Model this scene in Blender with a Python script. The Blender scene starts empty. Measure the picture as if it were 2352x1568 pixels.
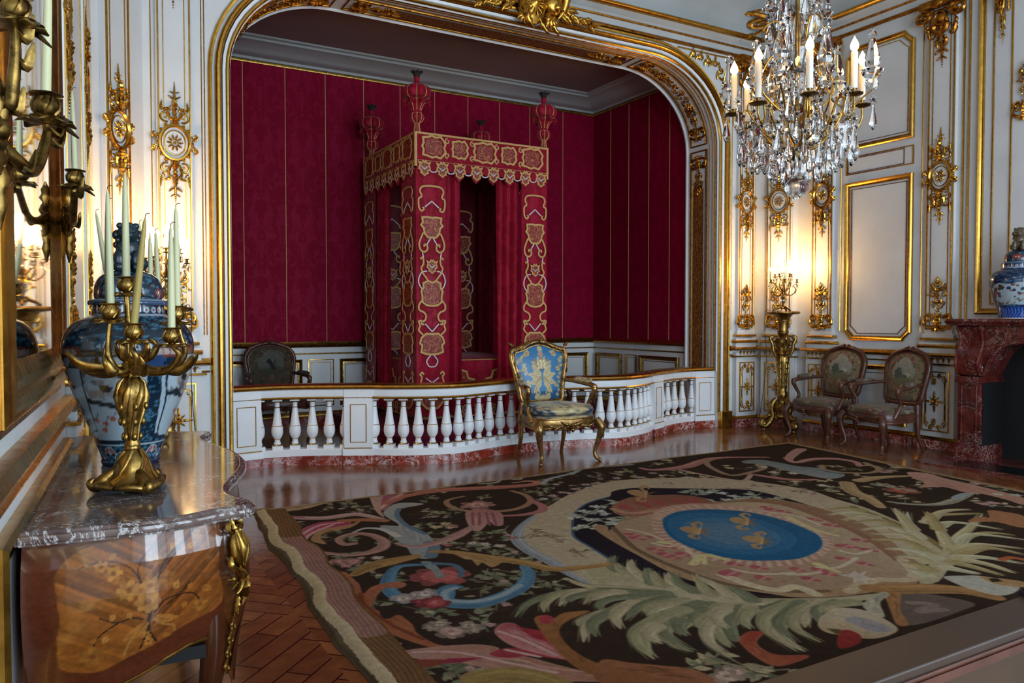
import bpy, bmesh, math, random
import numpy as np
from mathutils import Vector, Matrix
from mathutils.geometry import tessellate_polygon
PI = math.pi
sc = bpy.context.scene
col = sc.collection
random.seed(7)
# ------------------------------------------------------------------ camera
FPX, CAMH, YAW, PITCH = 1781.0, 1.45, math.radians(29.7), math.atan(52 / 1781.0)
cam_d = bpy.data.cameras.new('camera')
cam_d.sensor_width = 36.0
cam_d.lens = 36.0 * FPX / 2352.0
cam_d.clip_start = 0.05
cam = bpy.data.objects.new('camera', cam_d)
col.objects.link(cam)
cam.location = (0, 0, CAMH)
cam.rotation_euler = (PI / 2 - PITCH, 0, -YAW)
sc.camera = cam
# ------------------------------------------------------------------ world, daylight, exposure
sc.view_settings.view_transform = 'Standard'
sc.view_settings.look = 'None'
sc.view_settings.gamma = 1.0
sc.view_settings.use_curve_mapping = False
sc.view_settings.exposure = 0.36
sc.cycles.max_bounces = 10
sc.cycles.diffuse_bounces = 5
sc.cycles.glossy_bounces = 4
sc.cycles.transmission_bounces = 10
sc.cycles.transparent_max_bounces = 8
sc.cycles.caustics_refractive = False
sc.cycles.caustics_reflective = False
sc.cycles.sample_clamp_indirect = 6.0
sc.cycles.use_denoising = True
world = bpy.data.worlds.new('world')
sc.world = world
world.use_nodes = True
wb = world.node_tree.nodes['Background']
wb.inputs[0].default_value = (0.62, 0.80, 1.0, 1)
wb.inputs[1].default_value = 0.25
WIN_X = (1.25, 4.2, 7.15)           # the three tall windows behind the camera
WIN_W, WIN_Z0, WIN_Z1, BACK_Y = 1.7, 0.35, 4.55, -3.4
for wx in WIN_X:
    ld = bpy.data.lights.new('window_daylight', 'AREA')
    ld.shape = 'RECTANGLE'
    ld.size, ld.size_y = WIN_W, WIN_Z1 - WIN_Z0
    ld.energy = 250 if wx < 7 else 180
    ld.color = (0.67, 0.845, 1.0)
    lo = bpy.data.objects.new('window_daylight', ld)
    col.objects.link(lo)
    lo.location = (wx, BACK_Y - 0.12, (WIN_Z0 + WIN_Z1) / 2)
    lo.rotation_euler = (PI / 2, 0, 0)
# ------------------------------------------------------------------ colour and materials
def lin(c):
    return tuple((x / 255 / 12.92) if x / 255 <= 0.04045 else ((x / 255 + 0.055) / 1.055) ** 2.4 for x in c)
def lin_np(a):
    a = np.clip(a, 0, 255) / 255.0
    return np.where(a <= 0.04045, a / 12.92, ((a + 0.055) / 1.055) ** 2.4)
class N:                                    # tiny node-tree builder
    def __init__(s, name):
        s.m = bpy.data.materials.new(name); s.m.use_nodes = True
        s.t = s.m.node_tree; s.b = s.t.nodes['Principled BSDF']
    def n(s, typ, **kw):
        k = s.t.nodes.new(typ)
        for a, v in kw.items():
            if a.startswith('i_'):
                key = a[2:]
                key = int(key) if key.isdigit() else key.replace('_', ' ')
                k.inputs[key].default_value = v
            else: setattr(k, a, v)
        return k
    def l(s, a, b): s.t.links.new(a, b)
    def ramp(s, fac, stops, interp='LINEAR'):
        r = s.n('ShaderNodeValToRGB'); r.color_ramp.interpolation = interp
        e = r.color_ramp.elements
        while len(e) < len(stops): e.new(0.5)
        for el, (p, c) in zip(e, stops): el.position = p; el.color = (*c, 1) if len(c) == 3 else c
        s.l(fac, r.inputs[0]); return r.outputs[0]
    def mix(s, fac, a, b, mode='MIX'):
        k = s.n('ShaderNodeMix', data_type='RGBA', blend_type=mode)
        for sock, v in ((k.inputs[0], fac), (k.inputs[6], a), (k.inputs[7], b)):
            if hasattr(v, 'type') and hasattr(v, 'node'): s.l(v, sock)
            else: sock.default_value = v if not isinstance(v, tuple) or len(v) == 4 else (*v, 1)
        return k.outputs[2]
    def coord(s, kind='Object', scale=(1, 1, 1), rot=(0, 0, 0)):
        c = s.n('ShaderNodeTexCoord'); mp = s.n('ShaderNodeMapping')
        mp.inputs['Scale'].default_value = scale; mp.inputs['Rotation'].default_value = rot
        s.l(c.outputs[kind], mp.inputs[0]); return mp.outputs[0]
    def noise(s, vec, scale, detail=4, rough=0.55, dist=0.0):
        k = s.n('ShaderNodeTexNoise', i_Scale=scale, i_Detail=detail, i_Roughness=rough, i_Distortion=dist)
        s.l(vec, k.inputs['Vector']); return k.outputs['Fac']
    def bump(s, h, strength=0.2, dist=0.01):
        k = s.n('ShaderNodeBump', i_Strength=strength, i_Distance=dist); s.l(h, k.inputs['Height'])
        s.l(k.outputs[0], s.b.inputs['Normal'])
    def set(s, **kw):
        for a, v in kw.items():
            s.b.inputs[a.replace('_', ' ')].default_value = v
        return s
def plain(name, c, rough=0.5, metal=0.0, var=0.12, scale=6.0, bump=0.0, bscale=40, **kw):
    k = N(name); c = lin(c)
    v = k.coord(); f = k.noise(v, scale)
    d = tuple(x * (1 - var) for x in c); u = tuple(min(1, x * (1 + var)) for x in c)
    k.l(k.ramp(f, [(0.3, d), (0.7, u)]), k.b.inputs['Base Color'])
    k.set(Roughness=rough, Metallic=metal, **kw)
    if bump: k.bump(k.noise(v, bscale), bump)
    return k.m
def gold(name, c=(206, 158, 70), rough=0.27, dark=(190, 142, 60), scale=18, bump=0.015, metal=1.0):
    k = N(name); v = k.coord(); f = k.noise(v, scale, 5, 0.65)
    k.l(k.ramp(f, [(0.32, lin(dark)), (0.55, lin(c)), (0.8, lin(tuple(min(255, x * 1.12) for x in c)))]), k.b.inputs['Base Color'])
    k.l(k.ramp(k.noise(v, scale * 0.7, 2), [(0.3, (rough * 0.85,) * 3), (0.7, (min(1, rough * 1.25),) * 3)]), k.b.inputs['Roughness'])
    k.set(Metallic=metal); k.bump(k.noise(v, scale * 3, 2), bump, 0.004)
    return k.m
def marble(name, stops, scale=3.0, rough=0.12, veins=(235, 225, 220), vein_w=0.035, vs=1.6):
    k = N(name); v = k.coord()
    f = k.noise(v, scale, 7, 0.6, 1.2)
    base = k.ramp(f, [(p, lin(c)) for p, c in stops])
    d = k.noise(v, scale * vs, 8, 0.62, 2.2)
    m = k.n('ShaderNodeMath', operation='SUBTRACT', i_1=0.5); k.l(d, m.inputs[0])
    a = k.n('ShaderNodeMath', operation='ABSOLUTE'); k.l(m.outputs[0], a.inputs[0])
    fac = k.ramp(a.outputs[0], [(0.0, (1, 1, 1)), (vein_w, (0, 0, 0))])
    g = k.noise(v, scale * 0.8, 3)
    fac2 = k.mix(1.0, fac, k.ramp(g, [(0.42, (0, 0, 0)), (0.6, (1, 1, 1))]), 'MULTIPLY')
    k.l(k.mix(fac2, base, lin(veins)), k.b.inputs['Base Color'])
    k.set(Roughness=rough); return k.m
def painted(name, rough=0.8, var=0.12, scale=30, metal=0.0, bump=0.0, bscale=200, sheen=0.0, coat=0.0, spec=0.5):
    k = N(name); at = k.n('ShaderNodeAttribute', attribute_name='Col'); v = k.coord()
    f = k.noise(v, scale, 3)
    k.l(k.mix(1.0, at.outputs['Color'], k.ramp(f, [(0.25, (1 - var,) * 3), (0.75, (1 + var,) * 3)]), 'MULTIPLY'), k.b.inputs['Base Color'])
    k.set(Roughness=rough, Metallic=metal); k.b.inputs['Specular IOR Level'].default_value = spec
    if coat: k.b.inputs['Coat Weight'].default_value = coat; k.b.inputs['Coat Roughness'].default_value = 0.06
    if sheen: k.b.inputs['Sheen Weight'].default_value = sheen
    if bump: k.bump(k.noise(v, bscale, 2), bump, 0.003)
    return k.m
def damask(name, base, fig, scale=1.0, rough=0.55, rough2=0.38, sheen=0.2, amt=1.0, axis='XZ'):
    """mirror-symmetric woven figure: the same thread colour, two sheens"""
    k = N(name); v = k.coord()
    sp = k.n('ShaderNodeSeparateXYZ'); k.l(v, sp.inputs[0])
    def m(op, a, b=None):
        q = k.n('ShaderNodeMath', operation=op)
        for i, s_ in enumerate((a, b)):
            if s_ is None: continue
            if hasattr(s_, 'node'): k.l(s_, q.inputs[i])
            else: q.inputs[i].default_value = s_
        return q.outputs[0]
    hor = m('ADD', sp.outputs[0], sp.outputs[1])
    hx = m('PINGPONG', hor, 0.27 / scale); hz = m('FRACT', m('MULTIPLY', sp.outputs[2], 1.0 * scale))
    cb = k.n('ShaderNodeCombineXYZ'); k.l(m('MULTIPLY', hx, 2.0), cb.inputs[0]); k.l(hz, cb.inputs[1])
    n1 = k.noise(cb.outputs[0], 9 * scale ** 0.5, 3, 0.6, 1.6)
    n2 = k.noise(cb.outputs[0], 4 * scale ** 0.5, 1, 0.5, 0.6)
    f = k.ramp(m('ADD', m('MULTIPLY', n1, 0.7), m('MULTIPLY', n2, 0.4)), [(0.53, (0, 0, 0)), (0.57, (amt,) * 3)])
    k.l(k.mix(f, lin(base), lin(fig)), k.b.inputs['Base Color'])
    k.l(k.ramp(f, [(0, (rough,) * 3), (1, (rough2,) * 3)]), k.b.inputs['Roughness'])
    k.set(Sheen_Weight=sheen); k.b.inputs['Specular IOR Level'].default_value = 0.12
    return k.m
def glow(name, c, strength):
    k = N(name); k.b.inputs['Base Color'].default_value = (*lin(c), 1)
    k.b.inputs['Emission Color'].default_value = (*lin(c), 1); k.b.inputs['Emission Strength'].default_value = strength
    return k.m
M = {}
M['white'] = plain('white_paint', (226, 225, 224), 0.42, var=0.05, scale=3)
M['bright_white'] = plain('balustrade_white_paint', (240, 241, 243), 0.4, var=0.03, scale=3)
M['plaster'] = plain('grey_plaster', (176, 178, 176), 0.8, var=0.12, scale=1.6)
M['cornice_plaster'] = plain('cornice_plaster', (196, 196, 192), 0.6, var=0.08, scale=2)
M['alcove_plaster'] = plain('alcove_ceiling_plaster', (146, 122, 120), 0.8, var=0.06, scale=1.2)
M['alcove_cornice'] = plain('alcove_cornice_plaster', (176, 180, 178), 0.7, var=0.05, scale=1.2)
M['gold'] = gold('gilding')
M['gold_deep'] = gold('gilding_deep', (184, 124, 46), 0.34, (112, 64, 18))
M['bronze'] = gold('gilt_bronze', (178, 142, 72), 0.3, (112, 84, 36), 30)
M['old_bronze'] = gold('antique_bronze', (158, 126, 68), 0.32, (92, 70, 34), 36, 0.1)
M['dark_bronze'] = gold('dark_bronze', (132, 104, 54), 0.34, (52, 40, 20), 30)
M['red_marble'] = marble('red_marble', [(0.2, (70, 20, 16)), (0.45, (140, 50, 36)), (0.62, (158, 66, 48)), (0.8, (196, 150, 138))], 5, 0.14, (226, 208, 204), 0.05)
M['mantel_marble'] = marble('mantel_red_marble', [(0.25, (46, 16, 13)), (0.48, (94, 34, 28)), (0.66, (112, 48, 40)), (0.8, (148, 116, 108)), (0.9, (166, 150, 142))], 5, 0.16, (196, 184, 178), 0.016)
M['brown_marble'] = marble('brown_grey_marble', [(0.25, (62, 46, 44)), (0.48, (104, 84, 78)), (0.66, (122, 104, 98)), (0.85, (166, 154, 150))], 4.2, 0.09, (212, 206, 202), 0.022)
M['crimson'] = damask('crimson_damask', (138, 6, 34), (158, 14, 48), 1.0, sheen=0.1)
M['wall_damask'] = damask('wall_crimson_damask', (128, 0, 38), (140, 0, 46), 1.0, 0.7, 0.6, 0.0)
M['crimson_dark'] = damask('bed_lining_damask', (96, 8, 26), (108, 12, 32), 1.0)
M['carpet_red'] = plain('crimson_felt', (120, 8, 48), 0.9, var=0.1, scale=20)
M['galon'] = plain('gold_galon', (206, 164, 100), 0.5, metal=0.1, var=0.2, scale=90, bump=0.4, bscale=220)
M['silver_galon'] = plain('silver_galon', (214, 206, 214), 0.45, var=0.1, scale=90)
k = N('red_gold_brocade'); k.l(k.ramp(k.noise(k.coord(), 42, 3, 0.6, 1.5), [(0.46, lin((124, 16, 22))), (0.53, lin((134, 24, 26))), (0.57, lin((190, 120, 70)))]), k.b.inputs['Base Color']); k.set(Roughness=0.5); M['brocade'] = k.m
M['walnut'] = plain('dark_walnut', (86, 50, 38), 0.32, var=0.3, scale=12)
M['chair_gilt'] = gold('worn_chair_gilding', (176, 138, 84), 0.34, (96, 72, 42), 24, 0.25, 0.9)
M['black'] = plain('soot_black', (9, 10, 10), 0.7, var=0.2)
M['mirror'] = N('mirror_silver').set(Base_Color=(0.86, 0.87, 0.85, 1), Metallic=1.0, Roughness=0.03).m
M['crystal'] = N('cut_crystal').set(Base_Color=(1, 1, 1, 1), Roughness=0.0, Transmission_Weight=1.0, IOR=1.5).m
M['wax'] = plain('candle_wax', (208, 204, 158), 0.45, var=0.03, Subsurface_Weight=0.0)
M['wax_yellow'] = plain('beeswax', (176, 150, 80), 0.45, var=0.06)
M['bulb'] = glow('lit_bulb', (255, 196, 110), 60)
M['shaft'] = plain('white_candle_sleeve', (245, 236, 218), 0.4, var=0.02)
M['wick'] = plain('burnt_wick', (30, 26, 22), 0.9)
# ------------------------------------------------------------------ mesh building
class MB:
    def __init__(s): s.v, s.f, s.m, s.fn, s.mi, s.c = [], [], [], None, 0, {}
    def add(s, vs, fs):
        o = len(s.v)
        if s.fn: s.v += [tuple(s.fn(*p)) for p in vs]
        else: s.v += [tuple(p) for p in vs]
        s.f += [tuple(i + o for i in f) for f in fs]; s.m += [s.mi] * len(fs)
        return o
    def box(s, x0, x1, y0, y1, z0, z1):
        s.add([(x, y, z) for x in (x0, x1) for y in (y0, y1) for z in (z0, z1)],
              [(0, 1, 3, 2), (4, 6, 7, 5), (0, 4, 5, 1), (2, 3, 7, 6), (0, 2, 6, 4), (1, 5, 7, 3)])
    def lathe(s, prof, n=24, c=(0, 0, 0), sx=1, sy=1, lobes=0, amp=0.0, ph=0.0):
        vs, fs = [], []
        for r, z in prof:
            for k in range(n):
                a = 2 * PI * k / n + ph
                q = r * (1 + amp * (abs(math.cos(lobes * a / 2)) - 0.6)) if lobes else r
                vs.append((c[0] + q * math.cos(a) * sx, c[1] + q * math.sin(a) * sy, c[2] + z))
        for i in range(len(prof) - 1):
            for k in range(n):
                a, b = i * n + k, i * n + (k + 1) % n
                fs.append((a, b, b + n, a + n))
        fs.append(tuple(range(n - 1, -1, -1))); fs.append(tuple(range((len(prof) - 1) * n, len(prof) * n)))
        s.add(vs, fs)
    def tube(s, pts, r, n=8, closed=False, flat=None, up=None):
        """sweep of an ellipse; r a number or list; flat = (a, b) scale of the two section axes"""
        P = [Vector(p) if len(p) == 3 else Vector((p[0], p[1], 0)) for p in pts]
        k = len(P); R = r if isinstance(r, (list, tuple)) else [r] * k
        if len(R) != k: R = [np.interp(i / (k - 1), np.linspace(0, 1, len(R)), R) for i in range(k)]
        fa, fb = flat or (1, 1); vs, fs = [], []; nrm = None
        for i in range(k):
            t = (P[(i + 1) % k] - P[i - 1]) if closed else (P[min(i + 1, k - 1)] - P[max(i - 1, 0)])
            t = t.normalized() if t.length > 1e-9 else Vector((0, 0, 1))
            if up is not None: nrm = Vector(up) - t * t.dot(Vector(up))
            elif nrm is None: nrm = t.orthogonal()
            else: nrm = nrm - t * t.dot(nrm)
            if nrm.length < 1e-6: nrm = t.orthogonal()
            nrm.normalize(); b = t.cross(nrm)
            for j in range(n):
                a = 2 * PI * j / n
                vs.append(P[i] + nrm * (math.cos(a) * R[i] * fa) + b * (math.sin(a) * R[i] * fb))
        for i in range(k if closed else k - 1):
            i2 = (i + 1) % k
            for j in range(n):
                j2 = (j + 1) % n
                fs.append((i * n + j, i * n + j2, i2 * n + j2, i2 * n + j))
        if not closed: fs += [tuple(range(n - 1, -1, -1)), tuple(range((k - 1) * n, k * n))]
        s.add(vs, fs)
    def ball(s, c, r, n=8, m=5, sc=(1, 1, 1)):
        vs, fs = [], []
        for i in range(m + 1):
            t = PI * i / m
            for j in range(n):
                a = 2 * PI * j / n
                vs.append((c[0] + r * sc[0] * math.sin(t) * math.cos(a), c[1] + r * sc[1] * math.sin(t) * math.sin(a), c[2] + r * sc[2] * math.cos(t)))
        for i in range(m):
            for j in range(n):
                a, b = i * n + j, i * n + (j + 1) % n
                fs.append((a, b, b + n, a + n))
        s.add(vs, fs)
    def mold(s, path, prof, closed=False, f=None):
        """run a moulding profile [(d, w)] along a 2-D path; d goes to the left of the path, w out of its plane"""
        P = [Vector(p) for p in path]; k = len(P); vs, fs = [], []; q = len(prof)
        for i in range(k):
            a = P[i] - P[i - 1] if (closed or i) else None
            b = P[(i + 1) % k] - P[i] if (closed or i < k - 1) else None
            a = a or b; b = b or a; a = a.normalized(); b = b.normalized()
            na, nb = Vector((-a.y, a.x)), Vector((-b.y, b.x)); mi = na + nb
            if mi.length < 1e-6: mi = na
            mi.normalize(); mi = mi / max(0.35, mi.dot(na))
            for d, w in prof: vs.append((P[i].x + mi.x * d, P[i].y + mi.y * d, w))
        for i in range(k if closed else k - 1):
            i2 = (i + 1) % k
            for j in range(q - 1): fs.append((i * q + j, i * q + j + 1, i2 * q + j + 1, i2 * q + j))
        if not closed and q > 2: fs += [tuple(range(q - 1, -1, -1)), tuple(range((k - 1) * q, k * q))]
        if f: vs = [f(*p) for p in vs]
        s.add(vs, fs)
    def prism(s, poly, w0, w1, f=None):
        k = len(poly); vs = [(p[0], p[1], w) for w in (w0, w1) for p in poly]
        tri = tessellate_polygon([[Vector((p[0], p[1], 0)) for p in poly]])
        fs = [tuple(t) for t in tri] + [tuple(i + k for i in reversed(t)) for t in tri]
        fs += [(i, (i + 1) % k, (i + 1) % k + k, i + k) for i in range(k)]
        if f: vs = [f(*p) for p in vs]
        s.add(vs, fs)
    def sheet(s, fn, nu, nv, wrap=False):
        """grid surface fn(u, v), u and v in 0..1; returns (first vertex, nu, nv)"""
        vs = [fn(i / (nu - 1) if not wrap else i / nu, j / (nv - 1)) for j in range(nv) for i in range(nu)]
        fs = []
        for j in range(nv - 1):
            for i in range(nu if wrap else nu - 1):
                a, b = j * nu + i, j * nu + (i + 1) % nu
                fs.append((a, b, b + nu, a + nu))
        return s.add(vs, fs)
    def paint(s, o, nu, nv, canvas, wrap=False):
        """vertex colours of a sheet from a Canvas (already sRGB 0..255)"""
        for j in range(nv):
            for i in range(nu):
                s.c[o + j * nu + i] = canvas.at(i / (nu - 1) if not wrap else i / nu, j / (nv - 1))
    def build(s, name, mats, parent=None, smooth=35, bev=0.0, fixn=True):
        me = bpy.data.meshes.new(name)
        me.from_pydata(s.v, [], s.f)
        if not isinstance(mats, (list, tuple)): mats = [mats]
        for m in mats: me.materials.append(m)
        me.polygons.foreach_set('material_index', s.m)
        if s.c:
            at = me.color_attributes.new('Col', 'FLOAT_COLOR', 'POINT')
            a = np.ones((len(s.v), 4), np.float32)
            for i, c in s.c.items(): a[i, :3] = c
            a[:, :3] = lin_np(a[:, :3]); at.data.foreach_set('color', a.ravel())
        if fixn:
            bm = bmesh.new(); bm.from_mesh(me); bmesh.ops.recalc_face_normals(bm, faces=bm.faces); bm.to_mesh(me); bm.free()
        if smooth:
            me.polygons.foreach_set('use_smooth', [True] * len(me.polygons)); me.set_sharp_from_angle(angle=math.radians(smooth))
        me.update()
        o = bpy.data.objects.new(name, me); col.objects.link(o)
        if parent: o.parent = parent
        if bev:
            b = o.modifiers.new('edge', 'BEVEL'); b.width = bev; b.segments = 2; b.limit_method = 'ANGLE'; b.angle_limit = math.radians(40)
        return o
def thing(name, label, cat, loc=(0, 0, 0), rz=0.0, group=None, s=1.0):
    o = bpy.data.objects.new(name, None); col.objects.link(o)
    o.empty_display_size = 0.1; o.location = loc; o.rotation_euler = (0, 0, rz); o.scale = (s, s, s)
    return tag(o, label, cat, group)
def tag(o, label, cat, group=None):
    o['label'] = label; o['category'] = cat
    if group: o['group'] = group
    return o
def struct(o, label=None, cat=None):
    o['kind'] = 'structure'
    if label: o['label'] = label
    o['category'] = cat or 'wall'
    return o
def copy_tree(o, parent=None, loc=None, rz=None, label=None, s=None):
    c = o.copy(); col.objects.link(c)
    if parent: c.parent = parent
    for ch in list(o.children): copy_tree(ch, c)
    if loc is not None: c.location = loc
    if rz is not None: c.rotation_euler = (0, 0, rz)
    if label: c['label'] = label
    if s: c.scale = (s, s, s)
    return c
def light(name, loc, power, c=(1.0, 0.66, 0.30), size=0.03, parent=None):
    d = bpy.data.lights.new(name, 'POINT'); d.energy = power; d.color = c; d.shadow_soft_size = size
    o = bpy.data.objects.new(name, d); col.objects.link(o); o.location = loc
    if parent: o.parent = parent
    return o
def arc(cx, cy, rx, ry, a0, a1, n):
    return [(cx + rx * math.cos(math.radians(a0 + (a1 - a0) * i / n)), cy + ry * math.sin(math.radians(a0 + (a1 - a0) * i / n))) for i in range(n + 1)]
def smooth_path(pts, n=6, closed=False):
    """Catmull-Rom through points of any dimension"""
    P = [np.array(p, float) for p in pts]; k = len(P); out = []
    for i in range(k if closed else k - 1):
        g = (lambda j: P[j % k]) if closed else (lambda j: P[min(max(j, 0), k - 1)])
        a, b, c, d = g(i - 1), g(i), g(i + 1), g(i + 2)
        for t in np.linspace(0, 1, n, endpoint=False):
            out.append(tuple(0.5 * (2 * b + (c - a) * t + (2 * a - 5 * b + 4 * c - d) * t * t + (3 * b - a - 3 * c + d) * t ** 3)))
    if not closed: out.append(tuple(P[-1]))
    return out
# ------------------------------------------------------------------ painting of woven, enamelled and inlaid pattern
class Canvas:
    """pattern colours in the thing's own surface coordinates: w x h cells covering x0..x1, y0..y1"""
    def __init__(s, w, h, base, x0=0.0, x1=1.0, y0=0.0, y1=1.0):
        s.w, s.h, s.x0, s.x1, s.y0, s.y1 = w, h, x0, x1, y0, y1
        s.a = np.empty((h, w, 3), np.float32); s.a[:] = base
        s.rng = np.random.default_rng(5)
    def px(s, pts):
        p = np.array(pts, float)
        return np.stack([(p[:, 0] - s.x0) / (s.x1 - s.x0) * (s.w - 1), (p[:, 1] - s.y0) / (s.y1 - s.y0) * (s.h - 1)], 1)
    def _box(s, p, pad):
        i0, j0 = np.floor(p.min(0) - pad).astype(int); i1, j1 = np.ceil(p.max(0) + pad).astype(int) + 1
        i0, j0, i1, j1 = max(i0, 0), max(j0, 0), min(i1, s.w), min(j1, s.h)
        return (i0, j0, i1, j1) if i1 > i0 and j1 > j0 else None
    def blend(s, box, m, c, c2=None, g=None):
        i0, j0, i1, j1 = box; t = s.a[j0:j1, i0:i1]
        cc = np.array(c, np.float32)
        if c2 is not None: cc = cc + (np.array(c2, np.float32) - cc) * g[..., None]
        t += (cc - t) * m[..., None]
    def poly(s, pts, c, alpha=1.0, c2=None, gdir=None):
        p = s.px(pts); b = s._box(p, 1)
        if b is None: return
        i0, j0, i1, j1 = b; m = np.zeros((j1 - j0, i1 - i0), np.float32)
        for ox, oy in ((-.25, -.25), (.25, -.25), (-.25, .25), (.25, .25)):
            X = np.arange(i0, i1)[None, :] + ox; Y = np.arange(j0, j1)[:, None] + oy
            ins = np.zeros(m.shape, bool)
            for k in range(len(p)):
                (xa, ya), (xb, yb) = p[k - 1], p[k]
                if ya == yb: continue
                cr = ((ya > Y) != (yb > Y)) & (X < (xb - xa) * (Y - ya) / (yb - ya) + xa)
                ins ^= cr
            m += ins * 0.25
        g = None
        if c2 is not None:
            d = np.array(gdir or (0, 1), float); X, Y = np.meshgrid(np.arange(i0, i1), np.arange(j0, j1))
            q = X * d[0] + Y * d[1]; lo, hi = (p @ d).min(), (p @ d).max(); g = np.clip((q - lo) / max(hi - lo, 1e-6), 0, 1)
        s.blend(b, m * alpha, c, c2, g)
    def stroke(s, pts, w, c, alpha=1.0, c2=None):
        """line of width w (surface units along x; number or list)"""
        p = s.px(pts); k = len(p); W = list(w) if isinstance(w, (list, tuple)) else [w]
        W = np.interp(np.linspace(0, 1, k), np.linspace(0, 1, len(W)), W) if len(W) > 1 else np.full(k, W[0])
        W = W / (s.x1 - s.x0) * (s.w - 1) / 2
        b = s._box(p, W.max() + 1)
        if b is None: return
        i0, j0, i1, j1 = b; X, Y = np.meshgrid(np.arange(i0, i1), np.arange(j0, j1)); best = np.full(X.shape, -9.0); gt = np.zeros(X.shape)
        for i in range(k - 1):
            (xa, ya), (xb, yb) = p[i], p[i + 1]; dx, dy = xb - xa, yb - ya; L = dx * dx + dy * dy
            t = np.clip(((X - xa) * dx + (Y - ya) * dy) / L, 0, 1) if L > 0 else np.zeros(X.shape)
            q = W[i] + (W[i + 1] - W[i]) * t - np.hypot(X - xa - t * dx, Y - ya - t * dy)
            u = q > best; best = np.where(u, q, best); gt = np.where(u, (i + t) / (k - 1), gt)
        s.blend(b, np.clip(best + 0.5, 0, 1) * alpha, c, c2, gt)
    def ell(s, x, y, rx, ry, c, rot=0.0, alpha=1.0, n=20, lobes=0, amp=0.15, c2=None):
        pts = []
        n = max(n, lobes * 6)
        for i in range(n):
            a = 2 * PI * i / n; q = 1 + amp * math.cos(lobes * a) if lobes else 1
            u, v = rx * q * math.cos(a), ry * q * math.sin(a)
            pts.append((x + u * math.cos(rot) - v * math.sin(rot), y + u * math.sin(rot) + v * math.cos(rot)))
        s.poly(pts, c, alpha, c2)
    def speckle(s, amp, cells=40):
        g = s.rng.normal(0, 1, (cells + 1, cells + 1)); Y = np.linspace(0, cells - 1e-3, s.h); X = np.linspace(0, cells - 1e-3, s.w)
        yi, xi = Y.astype(int), X.astype(int); fy, fx = (Y - yi)[:, None], (X - xi)[None, :]
        n = g[yi][:, xi] * (1 - fy) * (1 - fx) + g[yi + 1][:, xi] * fy * (1 - fx) + g[yi][:, xi + 1] * (1 - fy) * fx + g[yi + 1][:, xi + 1] * fy * fx
        s.a *= (1 + amp * n)[..., None]
    def at(s, u, v):
        return s.a[int(round(v * (s.h - 1))), int(round(u * (s.w - 1)))]
# ------------------------------------------------------------------ carved relief vocabulary (x, y in the wall plane, z out of it)
def spiral(mb, x, y, r0, r1, a0, turns, t0, t1, z=0.0, k=None):
    k = k or int(12 * abs(turns)) + 4
    pts = []
    for i in range(k + 1):
        t = i / k; a = math.radians(a0) + 2 * PI * turns * t; r = r0 + (r1 - r0) * t
        pts.append((x + r * math.cos(a), y + r * math.sin(a), z + 0.4 * t0))
    mb.tube(pts, [t0 + (t1 - t0) * i / k for i in range(k + 1)], 6)
def leaf(mb, x, y, a, L, W, bend=0.0, z=0.0):
    a = math.radians(a); pts, r = [], []
    prof = (0.35, 0.8, 0.5, 1.0, 0.6, 0.75, 0.4, 0.12)
    for i, q in enumerate(prof):
        t = i / (len(prof) - 1); b = a + math.radians(bend) * t
        pts.append((x + L * t * math.cos(b), y + L * t * math.sin(b), z + W * 0.35)); r.append(W * 0.5 * q)
    mb.tube(pts, r, 6)
def bead(mb, x, y, r, z=0.0): mb.ball((x, y, z + r * 0.3), r, 6, 4)
def ring(mb, x, y, rx, ry, t, n=26, z=0.0):
    mb.tube([(x + rx * math.cos(2 * PI * i / n), y + ry * math.sin(2 * PI * i / n), z + t * 0.4) for i in range(n)], t, 6, True)
def pair(fn):
    for s in (-1, 1): fn(s)
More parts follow.
